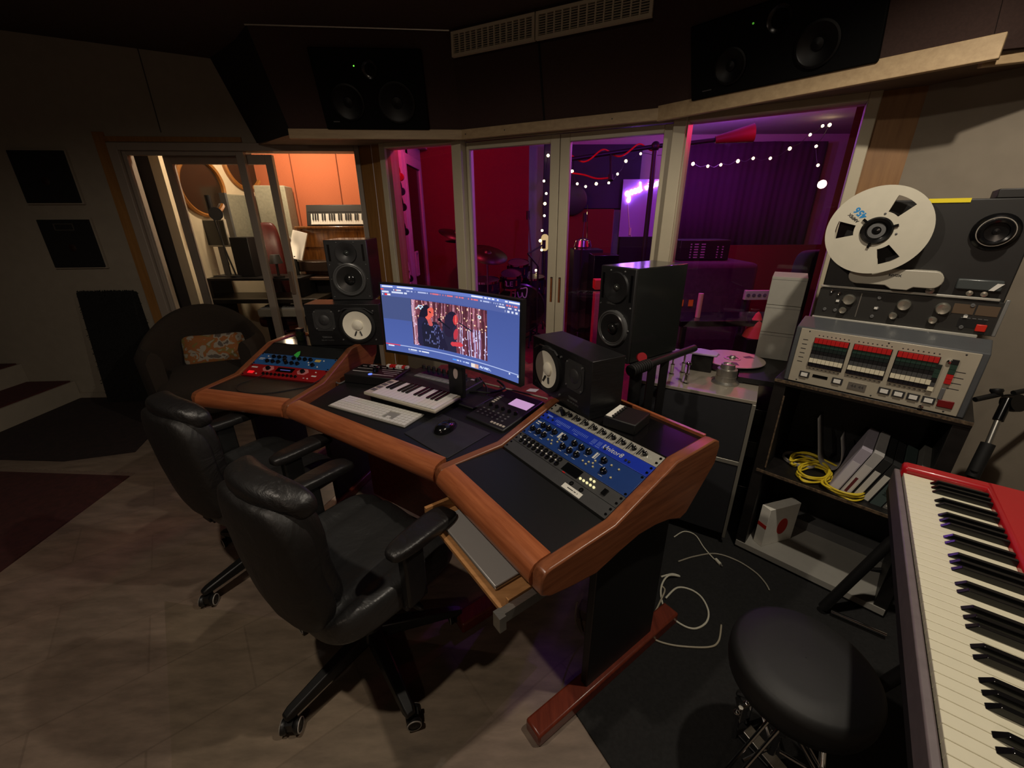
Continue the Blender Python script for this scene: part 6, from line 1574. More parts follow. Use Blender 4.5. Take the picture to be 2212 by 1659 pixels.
for i in range(33): MB().box(-0.42+0.0236*i+0.0006, -0.42+0.0236*(i+1)-0.0006, -0.010, 0.0, 0.022, 0.115).build('white_key', M_white, t, smooth=0)
for i in range(32):
    if pat[i % 7]: MB().box(-0.42+0.0236*(i+1)-0.006, -0.42+0.0236*(i+1)+0.006, -0.018, -0.009, 0.052, 0.115).build('black_key', M_black, t, smooth=0)
# chrome bulb on a white stand
p = aty(618, 518, 4.15)
t = thing('globe_lamp', 'small chrome globe on a dark stem beside the upright piano', 'lamp', RT(p.x, p.y, 0.0))
MB().ball((0, 0, p.z), 0.045, 20, 14).build('globe', M_chrome, t); MB().cyl((0, 0, 0.02), (0, 0, p.z-0.03), 0.012).build('stem', M_dark, t); MB().cyl((0, 0, 0), (0, 0, 0.02), 0.09, n=24).build('base', M_black, t)
p = aty(627, 530, 4.22)
t = thing('lectern_board', 'white slanted board on a dark stand beside the upright piano', 'board', RT(p.x+0.01, 4.24, 0))
MB().box(-0.07, 0.07, -0.01, 0.01, 0, 0.27, RT(0, 0, p.z-0.13, -0.3, 0.25, 0)).build('board', M_white, t, bevel=0.003); MB().cyl((0, 0.01, 0), (0, 0.01, p.z-0.1), 0.015).build('post', M_black, t)
# workstation in the booth
t = thing('booth_desk', 'dark workstation desk inside the booth', 'desk', RT(-2.45, 4.02, 0))
MB().box(-0.45, 0.62, -0.10, 0.30, 0.83, 0.87).build('top', mat('desk_brown', (0.17, 0.15, 0.12), 0.35), t, bevel=0.004)
MB().box(-0.45, 0.45, -0.02, 0.32, 1.03, 1.05).build('shelf', mat('shelf_dark', (0.10, 0.09, 0.085), 0.4), t, smooth=0)
for x in (-0.44, 0.41): MB().box(x, x+0.03, 0.0, 0.30, 0, 1.03).build('side', M_black, t, smooth=0)
def display(px0, py0, px1, py1, y, label, yaw, zoff):
    a = aty(px0, py0, y); b = aty(px1, py1, y); w = abs(b.x-a.x); h = abs(a.z-b.z)
    t = thing('computer_display', label, 'monitor', RT((a.x+b.x)/2, y, min(a.z, b.z), 0, 0, math.radians(yaw)), 'displays in the booth')
    MB().box(-w/2, w/2, 0, 0.03, 0, h).build('shell', M_offwhite, t, bevel=0.004)
    MB().box(-w/2+0.012, w/2-0.012, -0.003, 0, 0.015, h-0.012).build('screen', mat('screen_off', (0.12, 0.115, 0.12), 0.25) if 'screen_off' not in bpy.data.materials else bpy.data.materials['screen_off'], t, smooth=0)
    MB().box(-0.03, 0.03, 0.03, 0.05, -(min(a.z, b.z)-zoff), h*0.5).build('neck', M_grey, t, smooth=0); MB().box(-0.1, 0.1, -0.04, 0.10, -(min(a.z, b.z)-zoff), -(min(a.z, b.z)-zoff)+0.01).build('foot', M_grey, t, smooth=0)
display(426, 474, 500, 533, 4.18, 'white-edged computer display inside the booth, right of the pair', -8, 1.05)
display(376, 477, 418, 533, 4.24, 'white-edged computer display inside the booth, left of the pair', 6, 1.05)
boxthing('studio_monitor', 'black box speaker right of the displays in the booth', 'speaker', (aty(526, 520, 4.2).x, 4.22, 1.051), (0.17, 0.2, 0.36), M_black)
p = aty(452, 440, 4.05); 
t = thing('studio_microphone', 'black studio microphone with a pop shield inside the booth', 'microphone', RT(p.x, 4.05, 1.05))
MB().cyl((0, 0, p.z-1.05-0.06), (0, 0, p.z-1.05+0.07), 0.026).build('body', M_black, t); MB().tube([(0, 0, p.z-1.05-0.06), (0.02, 0.03, 0.25), (0.05, 0.05, 0.02)], 0.008).build('stem', M_black, t)
q_ = aty(474, 462, 4.05); MB().lathe([(0.055, -0.003), (0.055, 0.003)], 24, RT(q_.x-p.x, -0.05, q_.z-1.05, RXF, 0, 0.6)).build('pop_shield', M_black, t)
MB().cyl((0.05, 0.05, 0), (0.05, 0.05, 0.02), 0.05, n=20).build('base', M_black, t); MB().tube([(q_.x-p.x, -0.05, q_.z-1.05), (0.03, 0.0, 0.22), (0.03, 0.02, 0.12)], 0.004).build('gooseneck', M_black, t)
# white organ keyboard and red chair back
a = aty(515, 648, 3.98); b = aty(622, 660, 3.98)
t = thing('organ_keyboard', 'small white organ keyboard low in the booth behind the armchair', 'keyboard', RT(-2.12, 4.0, 0.70))
MB().box(-0.30, 0.33, -0.08, 0.14, 0.0, 0.07).build('case', M_offwhite, t, bevel=0.006)
for i in range(20): MB().box(-0.28+0.028*i, -0.28+0.028*i+0.0265, -0.06, 0.06, 0.07, 0.085).build('white_key', M_white, t, smooth=0)
for i in range(19):
    if pat[i % 7]: MB().box(-0.28+0.028*(i+1)-0.007, -0.28+0.028*(i+1)+0.007, -0.01, 0.06, 0.085, 0.096).build('black_key', M_black, t, smooth=0)
for x in (-0.27, 0.27): MB().box(x, x+0.03, -0.02, 0.1, -0.70, 0).build('leg', M_black, t, smooth=0)
p = aty(585, 560, 4.3)
t = thing('booth_chair', 'dark red high-backed chair in the booth', 'chair', RT(p.x-0.02, 4.38, 0, 0, 0, math.radians(20)))
MB().ball((0, 0, 1.12), (0.105, 0.05, 0.42), 28, 18, 0.5).build('backrest', mat('oxblood', (0.30, 0.08, 0.07), 0.4, var=0.15), t, smooth=180)
MB().ball((0, -0.16, 0.62), (0.20, 0.2, 0.06), 24, 12, 0.5).build('seat', mat('oxblood_seat', (0.30, 0.08, 0.07), 0.4), t, smooth=180)
MB().cyl((0, -0.1, 0.03), (0, -0.1, 0.58), 0.03).build('column', M_black, t); MB().cyl((0, -0.1, 0), (0, -0.1, 0.03), 0.2, n=24).build('base', M_black, t)
t = thing('table_lamp', 'dark table lamp on the booth desk shelf', 'lamp', RT(-2.22, 4.06, 1.051))
MB().lathe([(0.05, 0), (0.05, 0.015), (0.012, 0.02), (0.012, 0.13), (0.06, 0.13), (0.04, 0.21)], 20).build('body', M_black, t)

# ------------------------------------------------------------------ live room behind the windows
m_live = mat('live_white', (0.62, 0.58, 0.60), 0.8, var=0.03)
m_livered = mat('live_red', (0.40, 0.03, 0.05), 0.85, var=0.06, scale=30)
m_livedark = mat('live_navy', (0.16, 0.12, 0.24), 0.85, var=0.08)
m_livefloor = mat('red_live_carpet', (0.42, 0.10, 0.11), 0.95, var=0.3, scale=20)
LZ = 0.03
o = MB(); o.slab([(-1.05, 3.85), (-0.38, 3.60), (1.0, 2.95), (1.8, 2.45), (5.2, 4.2), (5.2, 8.0), (-1.05, 8.0)], 0.0, LZ)
struct(o.build('floor_live', m_livefloor, smooth=0))
o = MB(); o.slab([(-1.12, 3.80), (-0.38, 3.53), (1.0, 2.86), (1.78, 2.38), (5.3, 4.0), (5.3, 8.1), (-1.12, 8.1)], 2.62, 2.7)
struct(o.build('ceiling_live', m_live, smooth=0))
struct(MB().box(-1.16, -1.12, 3.84, 5.1, 0, 2.65).build('wall_live_left', m_live, smooth=0))
struct(MB().box(-1.19, -1.12, 5.1, 6.0, 0, 2.65).build('wall_live_side', m_live, smooth=0))
xr = aty(1142, 450, 5.8).x
struct(MB().box(-1.18, xr, 5.8, 5.95, 0, 2.65).build('wall_live_red', m_livered, smooth=0))
struct(MB().box(xr-0.1, 5.3, 6.6, 6.7, 0, 2.65).build('wall_live_back', m_live, smooth=0))
LR0, LR1 = Vector((1.84, 2.42, 0)), Vector((4.6, 5.9, 0))
MLR = frame(LR0, LR1-LR0)
struct(MB().box(-0.8, (LR1-LR0).length-0.05, -0.1, 0.0, 0, 2.65, frame(LR1, LR0-LR1)).build('wall_live_right', m_livered, smooth=0))
struct(MB().box(-1.12, -1.105, 3.78, 4.20, LZ, 2.5).build('trim_12', mat('jamb_white', (0.85, 0.80, 0.82), 0.6), smooth=0))
# door set in the side wall: brown reveal, red edge, glazed sliding leaf
d4 = sframe('door_4', Matrix.Identity(4))
o = MB(); o.box(-1.122, -1.117, 4.20, 4.66, 0, 2.35); o.build('reveal', wood('reveal_brown', (0.30, 0.20, 0.11), (0.36, 0.25, 0.14), 0.6), d4, smooth=0)
MB().box(-1.12, -1.09, 4.66, 4.78, 0, 2.30).build('door_edge', m_live, d4, smooth=0)
lf = MB()
for (y0, y1, z0, z1) in ((4.80, 4.88, 0.03, 2.2), (5.56, 5.66, 0.03, 2.2), (4.88, 5.56, 2.1, 2.2), (4.88, 5.56, 0.03, 0.13)): lf.box(-1.12, -1.09, y0, y1, z0, z1)
lf2 = lf.build('door_leaf', m_live, d4, bevel=0.004)
MB().box(-1.116, -1.11, 4.88, 5.56, 0.13, 2.1).build('pane', mat('dark_pane', (0.10, 0.06, 0.05), 0.15), lf2, smooth=0)
o = MB(); p = [(4.685, 0.98), (4.80, 0.98), (4.80, 1.22), (4.685, 1.22)]
for (y0, y1, z0, z1) in ((4.87, 4.89, 0.95, 1.22), (4.97, 4.99, 0.95, 1.22), (4.89, 4.97, 0.95, 0.97), (4.89, 4.97, 1.20, 1.22)): o.box(-1.09, -1.07, y0, y1, z0, z1)
o.build('handle', m_live, lf2, bevel=0.003)
MB().box(-1.12, -1.02, 4.20, 5.75, 2.34, 2.42).build('top_rail', m_live, d4, smooth=0)
# headphones hanging by the door
phn = [('red-lit headphones hanging at the top of the row behind the small window', 385, (0.55, 0.10, 0.10)), ('dark blue headphones hanging second in the row behind the small window', 415, (0.10, 0.11, 0.18)),
       ('black headphones hanging third in the row behind the small window', 448, (0.08, 0.08, 0.08)), ('large black headphones hanging fourth in the row behind the small window', 500, (0.06, 0.06, 0.06)), ('black headphones hanging lowest in the row behind the small window', 600, (0.07, 0.07, 0.09))]
for k, (lab, py, c) in enumerate(phn):
    p = atx(871+ (py-385)*0.075, py, -1.08)
    t = thing('headphones', lab, 'headphones', RT(-1.075, 4.42, p.z), 'headphones hanging behind the small window')
    mh = mat('phones_%d' % k, c, 0.35); r = 0.07
    o = MB(); o.tube([(0, r*math.cos(a), r*math.sin(a)+0.02) for a in [PI*i/14 for i in range(15)]], 0.009, 8); o.build('headband', mh, t)
    for s in (-1, 1): o = MB(); o.lathe([(0.034, -0.016), (0.038, 0.0), (0.034, 0.016)], 18, RT(0.0, s*r, 0.0, RXF, 0, 0)); o.build('ear_cup', mh, t)
    MB().cyl((-0.042, 0, r+0.02), (0.01, 0, r+0.025), 0.005).build('hook', M_dark, t)
for k in range(4):
    y = 4.36+0.03*k
    tag(MB().tube(catmull([(-1.09, y, 1.25), (-1.07, y+0.05, 1.0), (-1.08, y-0.03, 0.75), (-1.07, y+0.06, 0.55), (-1.09, y+0.02, 0.3)], 5), 0.005, 6).build('headphone_cable', M_wcab), 'pale headphone cable hanging in a bundle behind the small window', 'cable', 'hanging headphone cables')
# drum kit
DK = atd(1124, 667, 5.3)
m_shell = mat('drum_purple', (0.16, 0.10, 0.22), 0.15, 0.2); m_skin = mat('drum_black_skin', (0.04, 0.03, 0.04), 0.35); m_hoop = mat('drum_hoop', (0.30, 0.22, 0.26), 0.2, 0.5)
kd = Vector((0.05, -1.0, 0)).normalized()
Mk = RT(DK.x, DK.y, DK.z, 0, 0, math.radians(3))
t = thing('bass_drum', 'large bass drum with a black head and a pale monogram behind the double doors', 'drum', Mk, 'drum kit')
R = 0.315
o = MB(); o.lathe([(R*0.97, -0.40), (R*0.97, 0.0)], 48, RT(0, 0, 0, RXF), capb=True, capt=False); o.build('shell', m_shell, t)
o = MB(); o.lathe([(R*0.95, -0.01), (R, -0.01), (R*1.02, 0.02), (R*0.96, 0.03), (R*0.95, 0.01)], 48, RT(0, 0, 0, RXF), capb=False, capt=False); o.build('hoop', m_hoop, t)
o = MB(); o.lathe([(R*0.955, 0.012), (0.001, 0.012)], 48, RT(0, 0, 0, RXF), capb=False, capt=False); o.build('head', m_skin, t)
mono = mat('monogram_pale', (0.85, 0.75, 0.78), 0.6)
o = MB()
def stroke(pts, sc, ox, oz, r=0.008, n=6): o.tube(catmull([(ox+x*sc, -0.016, oz+z*sc) for x, z in pts], n), r, 8)
stroke([(0.5, 1.0), (0.5, 0.1), (0.25, 0.0), (0.0, 0.25), (0.2, 0.5), (0.5, 0.45)], 0.12, -0.13, 0.145)
stroke([(0.0, 0.6), (0.15, 0.05), (0.4, 0.1), (0.5, 0.5), (0.6, 0.1), (0.9, 0.05), (1.0, 0.95), (0.55, 0.95), (0.1, 0.9)], 0.12, -0.04, 0.145)
o.build('monogram', mono, t)
for s in (-1, 1): MB().tube([(s*0.28, 0.05, -0.12), (s*0.42, -0.02, -DK.z+LZ+0.01)], 0.009, 8).build('spur', M_chrome, t)
def drum(px, py, tt, r, h, label, tilt=0.25, head=(0.30, 0.20, 0.26), txt=None):
    p = atd(px, py, tt)
    t = thing('drum', label, 'drum', RT(p.x, p.y, p.z, tilt, 0, 0), 'drum kit')
    o = MB(); o.lathe([(r, -h), (r, 0)], 32); o.build('shell', m_shell, t)
    for z in (0.0, -h): o = MB(); o.lathe([(r*1.0, z-0.012), (r*1.04, z-0.012), (r*1.04, z+0.012), (r*1.0, z+0.012)], 32, capb=False, capt=False); o.build('hoop', M_chrome, t)
    o = MB(); o.lathe([(r, 0.004), (0.001, 0.004)], 32, capb=False, capt=False); o.build('head', mat('skin_%d' % px, head, 0.5), t)
    for k in range(6):
        a = k*PI/3; MB().cyl((r*1.03*math.cos(a), r*1.03*math.sin(a), -h*0.2), (r*1.03*math.cos(a), r*1.03*math.sin(a), -h*0.65), 0.012, n=8).build('lug', M_chrome, t)
    if txt: text('lettering', txt, 0.09, RT(-0.02, -r*1.005, -h*0.5, RXF), mono, t)
    MB().cyl((0, 0.02, -h), (0, 0.02-0.0, -p.z+LZ+0.02), 0.014).build('post', M_chrome, t)
    return t
drum(1120, 568, 5.15, 0.13, 0.16, 'small chrome-rimmed rack drum over the bass drum')
drum(1152, 598, 5.35, 0.15, 0.20, 'darker drum at the right of the rack drum', 0.12)
drum(1104, 592, 4.95, 0.12, 0.15, 'drum with two pale letters below the rack drum', 0.3, txt='LE')
drum(1048, 605, 4.9, 0.17, 0.14, 'flat snare drum at the left of the kit', 0.1)
m_cym = mat('bronze_cymbal', (0.22, 0.15, 0.09), 0.38, 0.7)
def cymbal(px, py, tt, r, label, tx, ty):
    p = atd(px, py, tt)
    t = thing('cymbal', label, 'cymbal', RT(p.x, p.y, 0), 'cymbals of the drum kit')
    o = MB(); o.lathe([(r, 0), (r*0.3, 0.028), (r*0.2, 0.03), (r*0.12, 0.05), (0.001, 0.055)], 40, RT(0, 0, p.z, tx, ty, 0), capb=False, capt=False); o.build('plate', m_cym, t, solid=0.002)
    MB().cyl((0, 0, LZ+0.02), (0, 0, p.z+0.05), 0.011).build('stand', M_chrome, t)
    for k in range(3): a = k*2.09; MB().tube([(0, 0, 0.35), (0.25*math.cos(a), 0.25*math.sin(a), LZ+0.012)], 0.008, 8).build('leg', M_chrome, t)
cymbal(1052, 550, 4.6, 0.23, 'large cymbal tilted at the left of the drum kit behind the left door', 0.35, 0.22)
cymbal(985, 508, 4.7, 0.20, 'high cymbal crossing the post beside the small window', 0.2, 0.28)
cymbal(992, 522, 5.0, 0.17, 'flat cymbal just below the high cymbal beside the small window', 0.05, 0.05)
def mic_stand(label, pts, r=0.012):
    t = thing('microphone_stand', label, 'stand', RT(pts[0].x, pts[0].y, 0), 'stands in the live room')
    MB().tube([(0, 0, LZ+0.02), (0, 0, pts[0].z)], r, 8).build('pole', M_black, t)
    for a, b in zip(pts, pts[1:]): o = MB(); o.tube([a, b], r*0.8, 8); o.build('boom', M_black, t, world=True)
    o = MB(); o.cyl(pts[-1]-Vector((0, 0, 0.05)), pts[-1]+Vector((0, 0, 0.05)), 0.022); o.build('microphone', M_black, t, world=True)
    for k in range(3): a = k*2.09+0.4; MB().tube([(0, 0, 0.2), (0.28*math.cos(a), 0.28*math.sin(a), LZ+0.012)], 0.009, 8).build('leg', M_black, t)
    return t
mic_stand('black microphone stand rising behind the drum kit', [atd(1148, 560, 5.1), atd(1141, 465, 5.1)])
mic_stand('black boom microphone stand reaching to the right of the drum kit', [atd(1162, 575, 5.0), atd(1140, 548, 4.9), atd(1175, 528, 5.2)])
# overhead boom with red cable
hb0, hb1, hb2, hb3 = atd(1232, 344, 4.6), atd(1416, 316, 4.5), atd(1498, 308, 4.4), atd(1545, 302, 4.35)
t = thing('overhead_boom', 'long black overhead boom wrapped in red cable behind the right door', 'stand', RT(hb1.x, hb1.y, 0))
base = atd(1392, 600, 4.5)
o = MB(); o.tube([Vector((hb1.x, hb1.y, LZ+0.02)), hb1], 0.028, 10); o.build('pole', M_black, t, world=True)
o = MB(); o.tube([hb0, hb1, hb2, hb3], 0.022, 10); o.build('boom', M_black, t, world=True)
o = MB(); o.ball(hb1, 0.05, 12, 8); o.build('joint', M_black, t, world=True)
o = MB(); dd_ = (hb3-hb2).normalized(); o.cyl(hb3, hb3+dd_*0.36+Vector((0, 0, 0.02)), 0.035, 0.085, 20); o.build('counterweight', mat('weight_red', (0.40, 0.10, 0.09), 0.5), t, world=True)
m_redcab = mat('red_cable', (0.85, 0.10, 0.08), 0.4)
wr = []
for i in range(60):
    f = i/59; p = hb0.lerp(hb1, f); a = f*15; wr.append(p+CU*0.045*math.cos(a)+CR*0.0+_F*0.045*math.sin(a))
o = MB(); o.tube(wr, 0.009, 6); o.build('red_cable', m_redcab, t, world=True)
dm0, dm1 = atd(1319, 334, 4.55), atd(1319, 384, 4.55)
o = MB(); o.tube([dm0, dm1], 0.012, 8); o.cyl(dm1-CU*0.03, dm1+CU*0.03, 0.028); o.build('hanging_microphone', M_black, t, world=True)
o = MB(); o.tube(catmull([dm1, atd(1290, 386, 4.55), atd(1262, 378, 4.56), atd(1236, 374, 4.6)], 6), 0.009, 6); o.build('red_lead', m_redcab, t, world=True)
for k in range(3): a = k*2.09; o = MB(); o.tube([(hb1.x, hb1.y, 0.3), (hb1.x+0.4*math.cos(a), hb1.y+0.4*math.sin(a), LZ+0.02)], 0.016, 8); o.build('leg', M_black, t, world=True)
# neon sign
NY = 6.5
n0, n1 = aty(1350, 420, NY), aty(1437, 392, NY)
ang = math.atan2(n1.z-n0.z, n1.x-n0.x); sc = (n1-n0).length/6.6
MNs = RT(n0.x, NY, n0.z, 0, -ang, 0)
t = thing('neon_sign', 'violet neon sign in handwritten letters on the rear wall of the live room', 'neon sign', MNs)
def circ(cx, cz, r, a0=0.5, k=12): return [(cx+r*math.cos(a0+2*PI*i/k), cz+r*1.15*math.sin(a0+2*PI*i/k)) for i in range(k+1)]
letters = {'g': [circ(0.30, 0.0, 0.26)+[(0.56, -0.2), (0.52, -0.9), (0.28, -1.25), (0.08, -1.0), (0.40, -0.55)]],
           'o1': [circ(0.98, 0.02, 0.25)], 'o2': [circ(1.60, 0.02, 0.25)], 'd': [circ(2.22, 0.02, 0.26)+[(2.52, 0.3), (2.60, 1.1), (2.50, 0.2), (2.62, -0.25)]],
           'v': [[(3.25, 0.25), (3.42, -0.25), (3.62, 0.25)]], 'i': [[(3.85, 0.2), (3.88, -0.25)], [(3.85, 0.45), (3.86, 0.5)]],
           'b': [[(4.35, 1.1), (4.28, 0.3), (4.30, -0.25), (4.55, -0.2), (4.62, 0.1), (4.36, 0.15)]],
           'e': [[(4.90, 0.02), (5.25, 0.1), (5.12, 0.3), (4.92, 0.15), (4.98, -0.2), (5.28, -0.15)]],
           's': [[(5.75, 0.45), (5.55, 0.35), (5.62, 0.1), (5.80, -0.05), (5.68, -0.25), (5.48, -0.15)]]}
m_neon = glow('neon_violet', (0.72, 0.48, 1.0), 26.0)
for nm, sts in letters.items():
    o = MB()
    for st in sts: o.tube(catmull([(x*sc, -0.04, z*sc) for x, z in st], 5), 0.0125, 8)
    o.build('letter', m_neon, t, smooth=180)
MB().box(-0.5*sc, 8.2*sc, -0.02, -0.01, -6.5*sc, 2.2*sc, RT(0, 0, 0, 0, ang, 0)).build('acrylic_back', mat('acrylic_sheet', (0.60, 0.52, 0.75), 0.35), t, smooth=0)  # pale sheet sized to the lit wall patch, added to catch the neon glow
cb = [aty(1356, 440, NY-0.02), aty(1361, 500, NY-0.02), aty(1370, 530, NY-0.02), aty(1372, 560, NY-0.02)]
o = MB(); o.tube(catmull(cb, 6), 0.007, 6); o.build('power_lead', M_wcab, t, world=True)
o = MB(); o.cyl(cb[1]-Vector((0, 0, 0.05)), cb[1]+Vector((0, 0, 0.05)), 0.018); o.build('lead_switch', M_wcab, t, world=True)
# wall panels on the rear wall
def wallpanel(px0, py0, px1, py1, y, m, label, th=0.05, name='wall_panel', zb=None):
    a = aty(px0, py0, y); b = aty(px1, py1, y); z0 = b.z if zb is None else zb
    t = thing(name, label, 'panel', RT((a.x+b.x)/2, y, z0))
    MB().box(-(b.x-a.x)/2, (b.x-a.x)/2, 0, th, 0, a.z-z0).build('panel', m, t, bevel=0.006); return t
wallpanel(1236, 312, 1376, 450, 6.53, m_livedark, 'dark square wall panel left of the neon sign')
wallpanel(1230, 452, 1318, 560, 6.45, m_livered, 'red absorber panel leaning below the dark wall panel', 0.08, 'absorber_panel', LZ)
wallpanel(1340, 512, 1445, 600, 6.40, mat('black_absorber', (0.06, 0.05, 0.09), 0.9), 'black absorber panel standing below the neon sign', 0.1, 'absorber_panel', LZ)
wallpanel(1176, 310, 1194, 600, 6.3, m_livedark, 'dark narrow board behind the vertical fairy lights', 0.05, 'wall_board', LZ)
# pleated curtain behind the big window
a = aty(1478, 352, 6.45); b = aty(1735, 520, 6.45)
o = MB(); n = 90; vs = []; fs = []
for i in range(n+1):
    x = a.x+(b.x-a.x)*i/n; y = 6.42+0.006*math.sin(i*1.35)+0.012*math.sin(i*0.31)
    vs += [(x, y, 1.0), (x, y, a.z+0.25)]
for i in range(n): fs.append((2*i, 2*i+2, 2*i+3, 2*i+1))
o.add(vs, fs); tag(o.build('curtain', mat('violet_curtain', (0.26, 0.10, 0.26), 0.9), smooth=180, solid=0.004), 'dark pleated curtain across the rear wall behind the big window', 'curtain')
o = MB(); pr0 = aty(1478, 522, 6.3); pr1 = aty(1800, 600, 6.3); o.box(pr0.x-0.3, pr1.x+0.8, 6.25, 6.33, LZ, pr0.z-0.05); tag(o.build('wall_board', m_livered, smooth=0), 'low red board along the foot of the dark curtain', 'board')
# amplifier, padded trunk and clutter behind the big window
a = aty(1472, 519, 4.9); b = aty(1572, 562, 4.9)
t = thing('amplifier_head', 'black equipment box with pale columns of marks behind the big window', 'amplifier', RT((a.x+b.x)/2, 4.9, b.z))
w = b.x-a.x; h = a.z-b.z
MB().box(-w/2, w/2, 0, 0.35, 0, h).build('case', M_black, t, bevel=0.006)
for (x, n_) in ((-0.30, 6), (-0.22, 6), (-0.08, 6), (0.24, 5), (0.34, 5)):
    for k in range(n_): MB().box(x*w, x*w+(0.10 if x == -0.22 or x == -0.08 else 0.035)*w*0.8, -0.006, 0, h*(0.12+0.13*k), h*(0.12+0.13*k)+h*0.06).build('mark', mat('lilac_mark', (0.60, 0.52, 0.62), 0.6) if 'lilac_mark' not in bpy.data.materials else bpy.data.materials['lilac_mark'], t, smooth=0)
a2 = aty(1478, 566, 4.6); b2 = aty(1618, 690, 4.6)
t = boxthing('flight_case', 'large dark padded trunk under the equipment box behind the big window', 'trunk', ((a2.x+b2.x)/2, 4.95, LZ), (b2.x-a2.x, 0.7, a.z-h-LZ-0.005), mat('trunk_plush', (0.24, 0.13, 0.19), 0.95, var=0.2, scale=30), bevel=0.05)
p0 = aty(1504, 700, 3.6); p1 = aty(1510, 634, 3.6)
t = thing('candle', 'tall pale pink candle behind the big window beside the right speaker', 'candle', RT(p0.x, 3.6, 0.75))
MB().cyl((0, 0, p0.z-0.75), (0, 0, p1.z-0.75), 0.021).build('wax', mat('pink_wax', (0.88, 0.62, 0.58), 0.5), t); MB().cyl((0, 0, 0), (0, 0, p0.z-0.75), 0.03).build('holder', M_black, t)
t = thing('side_table', 'low black table behind the big window carrying the candle', 'table', RT(p0.x+0.3, 3.62, 0))
MB().box(-0.5, 0.45, -0.16, 0.2, 0.70, 0.75).build('top', M_blackgloss, t, bevel=0.004)
for x in (-0.47, 0.40):
    for y in (-0.14, 0.15): MB().box(x, x+0.04, y, y+0.04, LZ, 0.70).build('leg', M_black, t, smooth=0)
for i, px in enumerate((1474, 1495)):
    p = aty(px, 656, 4.55)
    t = thing('case_label', 'small orange label on the trunk, %s of two' % ('left' if i == 0 else 'right'), 'label', RT(p.x, 4.585, p.z), 'orange labels on the trunk')
    MB().box(-0.025, 0.025, 0, 0.006, -0.035, 0.035).build('plate', mat('label_orange', (0.85, 0.45, 0.10), 0.5), t, smooth=0)
a = aty(1612, 628, 4.2); b = aty(1662, 648, 4.2)
t = thing('socket_strip', 'pale socket strip low on the right behind the big window', 'socket', RT(a.x, 4.2, b.z))
MB().box(0, b.x-a.x, 0, 0.04, 0, a.z-b.z).build('strip', M_offwhite, t, bevel=0.004)
for k in range(4): MB().cyl((0.03+0.055*k, -0.001, (a.z-b.z)/2), (0.03+0.055*k, -0.006, (a.z-b.z)/2), 0.018).build('outlet', M_grey, t)
MB().box(0.02, 0.05, 0.04, 0.08, -(b.z-LZ), (a.z-b.z)).build('bracket', M_dark, t, smooth=0)
a = aty(1625, 738, 3.5)
t = thing('fabric_cone', 'red fabric cone behind the lower right corner of the big window', 'cone', RT(a.x, 3.5, 0.60)); MB().lathe([(0.09, 0), (0.05, 0.12), (0.02, 0.2), (0.001, 0.22)], 20).build('cone', mat('coral_cloth', (0.85, 0.25, 0.22), 0.8), t); MB().box(-0.1, 0.1, -0.1, 0.1, -0.57, 0).build('plinth', M_black, t, smooth=0)
# dark padded screen by the window and gear stack behind the right door
p = onwall(1770, 590, Vector((1.6, 2.9, 0)), Vector((2.2, 2.9, 0)))
t = thing('padded_screen', 'black padded screen behind the big window at the recorder', 'screen', RT(p.x-0.02, 2.95, 0, 0, 0, math.radians(20)))
MB().ball((0, 0, 1.16), (0.15, 0.06, 0.20), 28, 18, 0.45).build('pad', mat('pad_black', (0.05, 0.04, 0.05), 0.9), t, smooth=180); MB().cyl((0, 0, LZ), (0, 0, 1.0), 0.02).build('post', M_black, t)
MB().cyl((0, 0, LZ), (0, 0, LZ+0.02), 0.14, n=24).build('foot', M_black, t)
def stackbox(px0, py0, px1, py1, y, z0, m, name, label, cat, d=0.35):
    a = aty(px0, py0, y); b = aty(px1, py1, y); z0 = b.z if z0 is None else z0
    return boxthing(name, label, cat, ((a.x+b.x)/2, y+d/2, z0), (b.x-a.x, d, a.z-z0), m)
t = stackbox(1240, 540, 1292, 690, 5.2, LZ, M_black, 'speaker_cabinet', 'tall black speaker cabinet at the left of the right door pane', 'speaker')
a = aty(1266, 600, 5.19); o = MB()
for k in range(2): o.lathe([(0.12, 0), (0.12, 0.012), (0.10, 0.012), (0.03, 0.004), (0.001, 0.006)], 28, RT(0, -0.176, 0.35+0.33*k, RXF), capt=False)
o.each('cone', M_dark, t)
p = aty(1262, 528, 5.25)
t = thing('dome_lamp', 'small chrome dome lamp on top of the tall black cabinet', 'lamp', RT(p.x, 5.36, aty(1262, 540, 5.2).z)); MB().lathe([(0.10, 0), (0.10, 0.02), (0.11, 0.03), (0.09, 0.10), (0.03, 0.13), (0.001, 0.132)], 24, capt=False).build('dome', M_chrome, t)
MB().tube([(0.05, 0, 0.1), (0.03, 0, 0.5)], 0.004, 6).build('aerial', M_chrome, t)
t = stackbox(1284, 552, 1330, 640, 4.7, LZ, M_blackgloss, 'equipment_case', 'black equipment case behind the right tall speaker', 'case')
t = stackbox(1286, 634, 1300, 712, 4.0, LZ, mat('pink_fabric', (0.70, 0.30, 0.34), 0.8, var=0.1), 'fabric_speaker', 'narrow pink fabric box beside the right tall speaker', 'box', 0.12)
t = stackbox(1286, 605, 1302, 626, 4.0, None, mat('orange_red', (0.80, 0.20, 0.12), 0.6), 'red_box', 'small red box on the narrow pink fabric box', 'box', 0.12)
p = aty(1238, 432, 6.38); t = thing('gong', 'dark round gong in front of the dark wall panel', 'gong', RT(p.x, 6.42, p.z)); MB().lathe([(0.20, 0), (0.20, 0.02), (0.17, 0.03), (0.001, 0.03)], 36, RT(0, 0, 0, RXF), capt=False).build('disc', M_black, t); MB().tube([(0, 0, 0.2), (0, 0.1, 0.5)], 0.004, 6).build('cord', M_black, t)
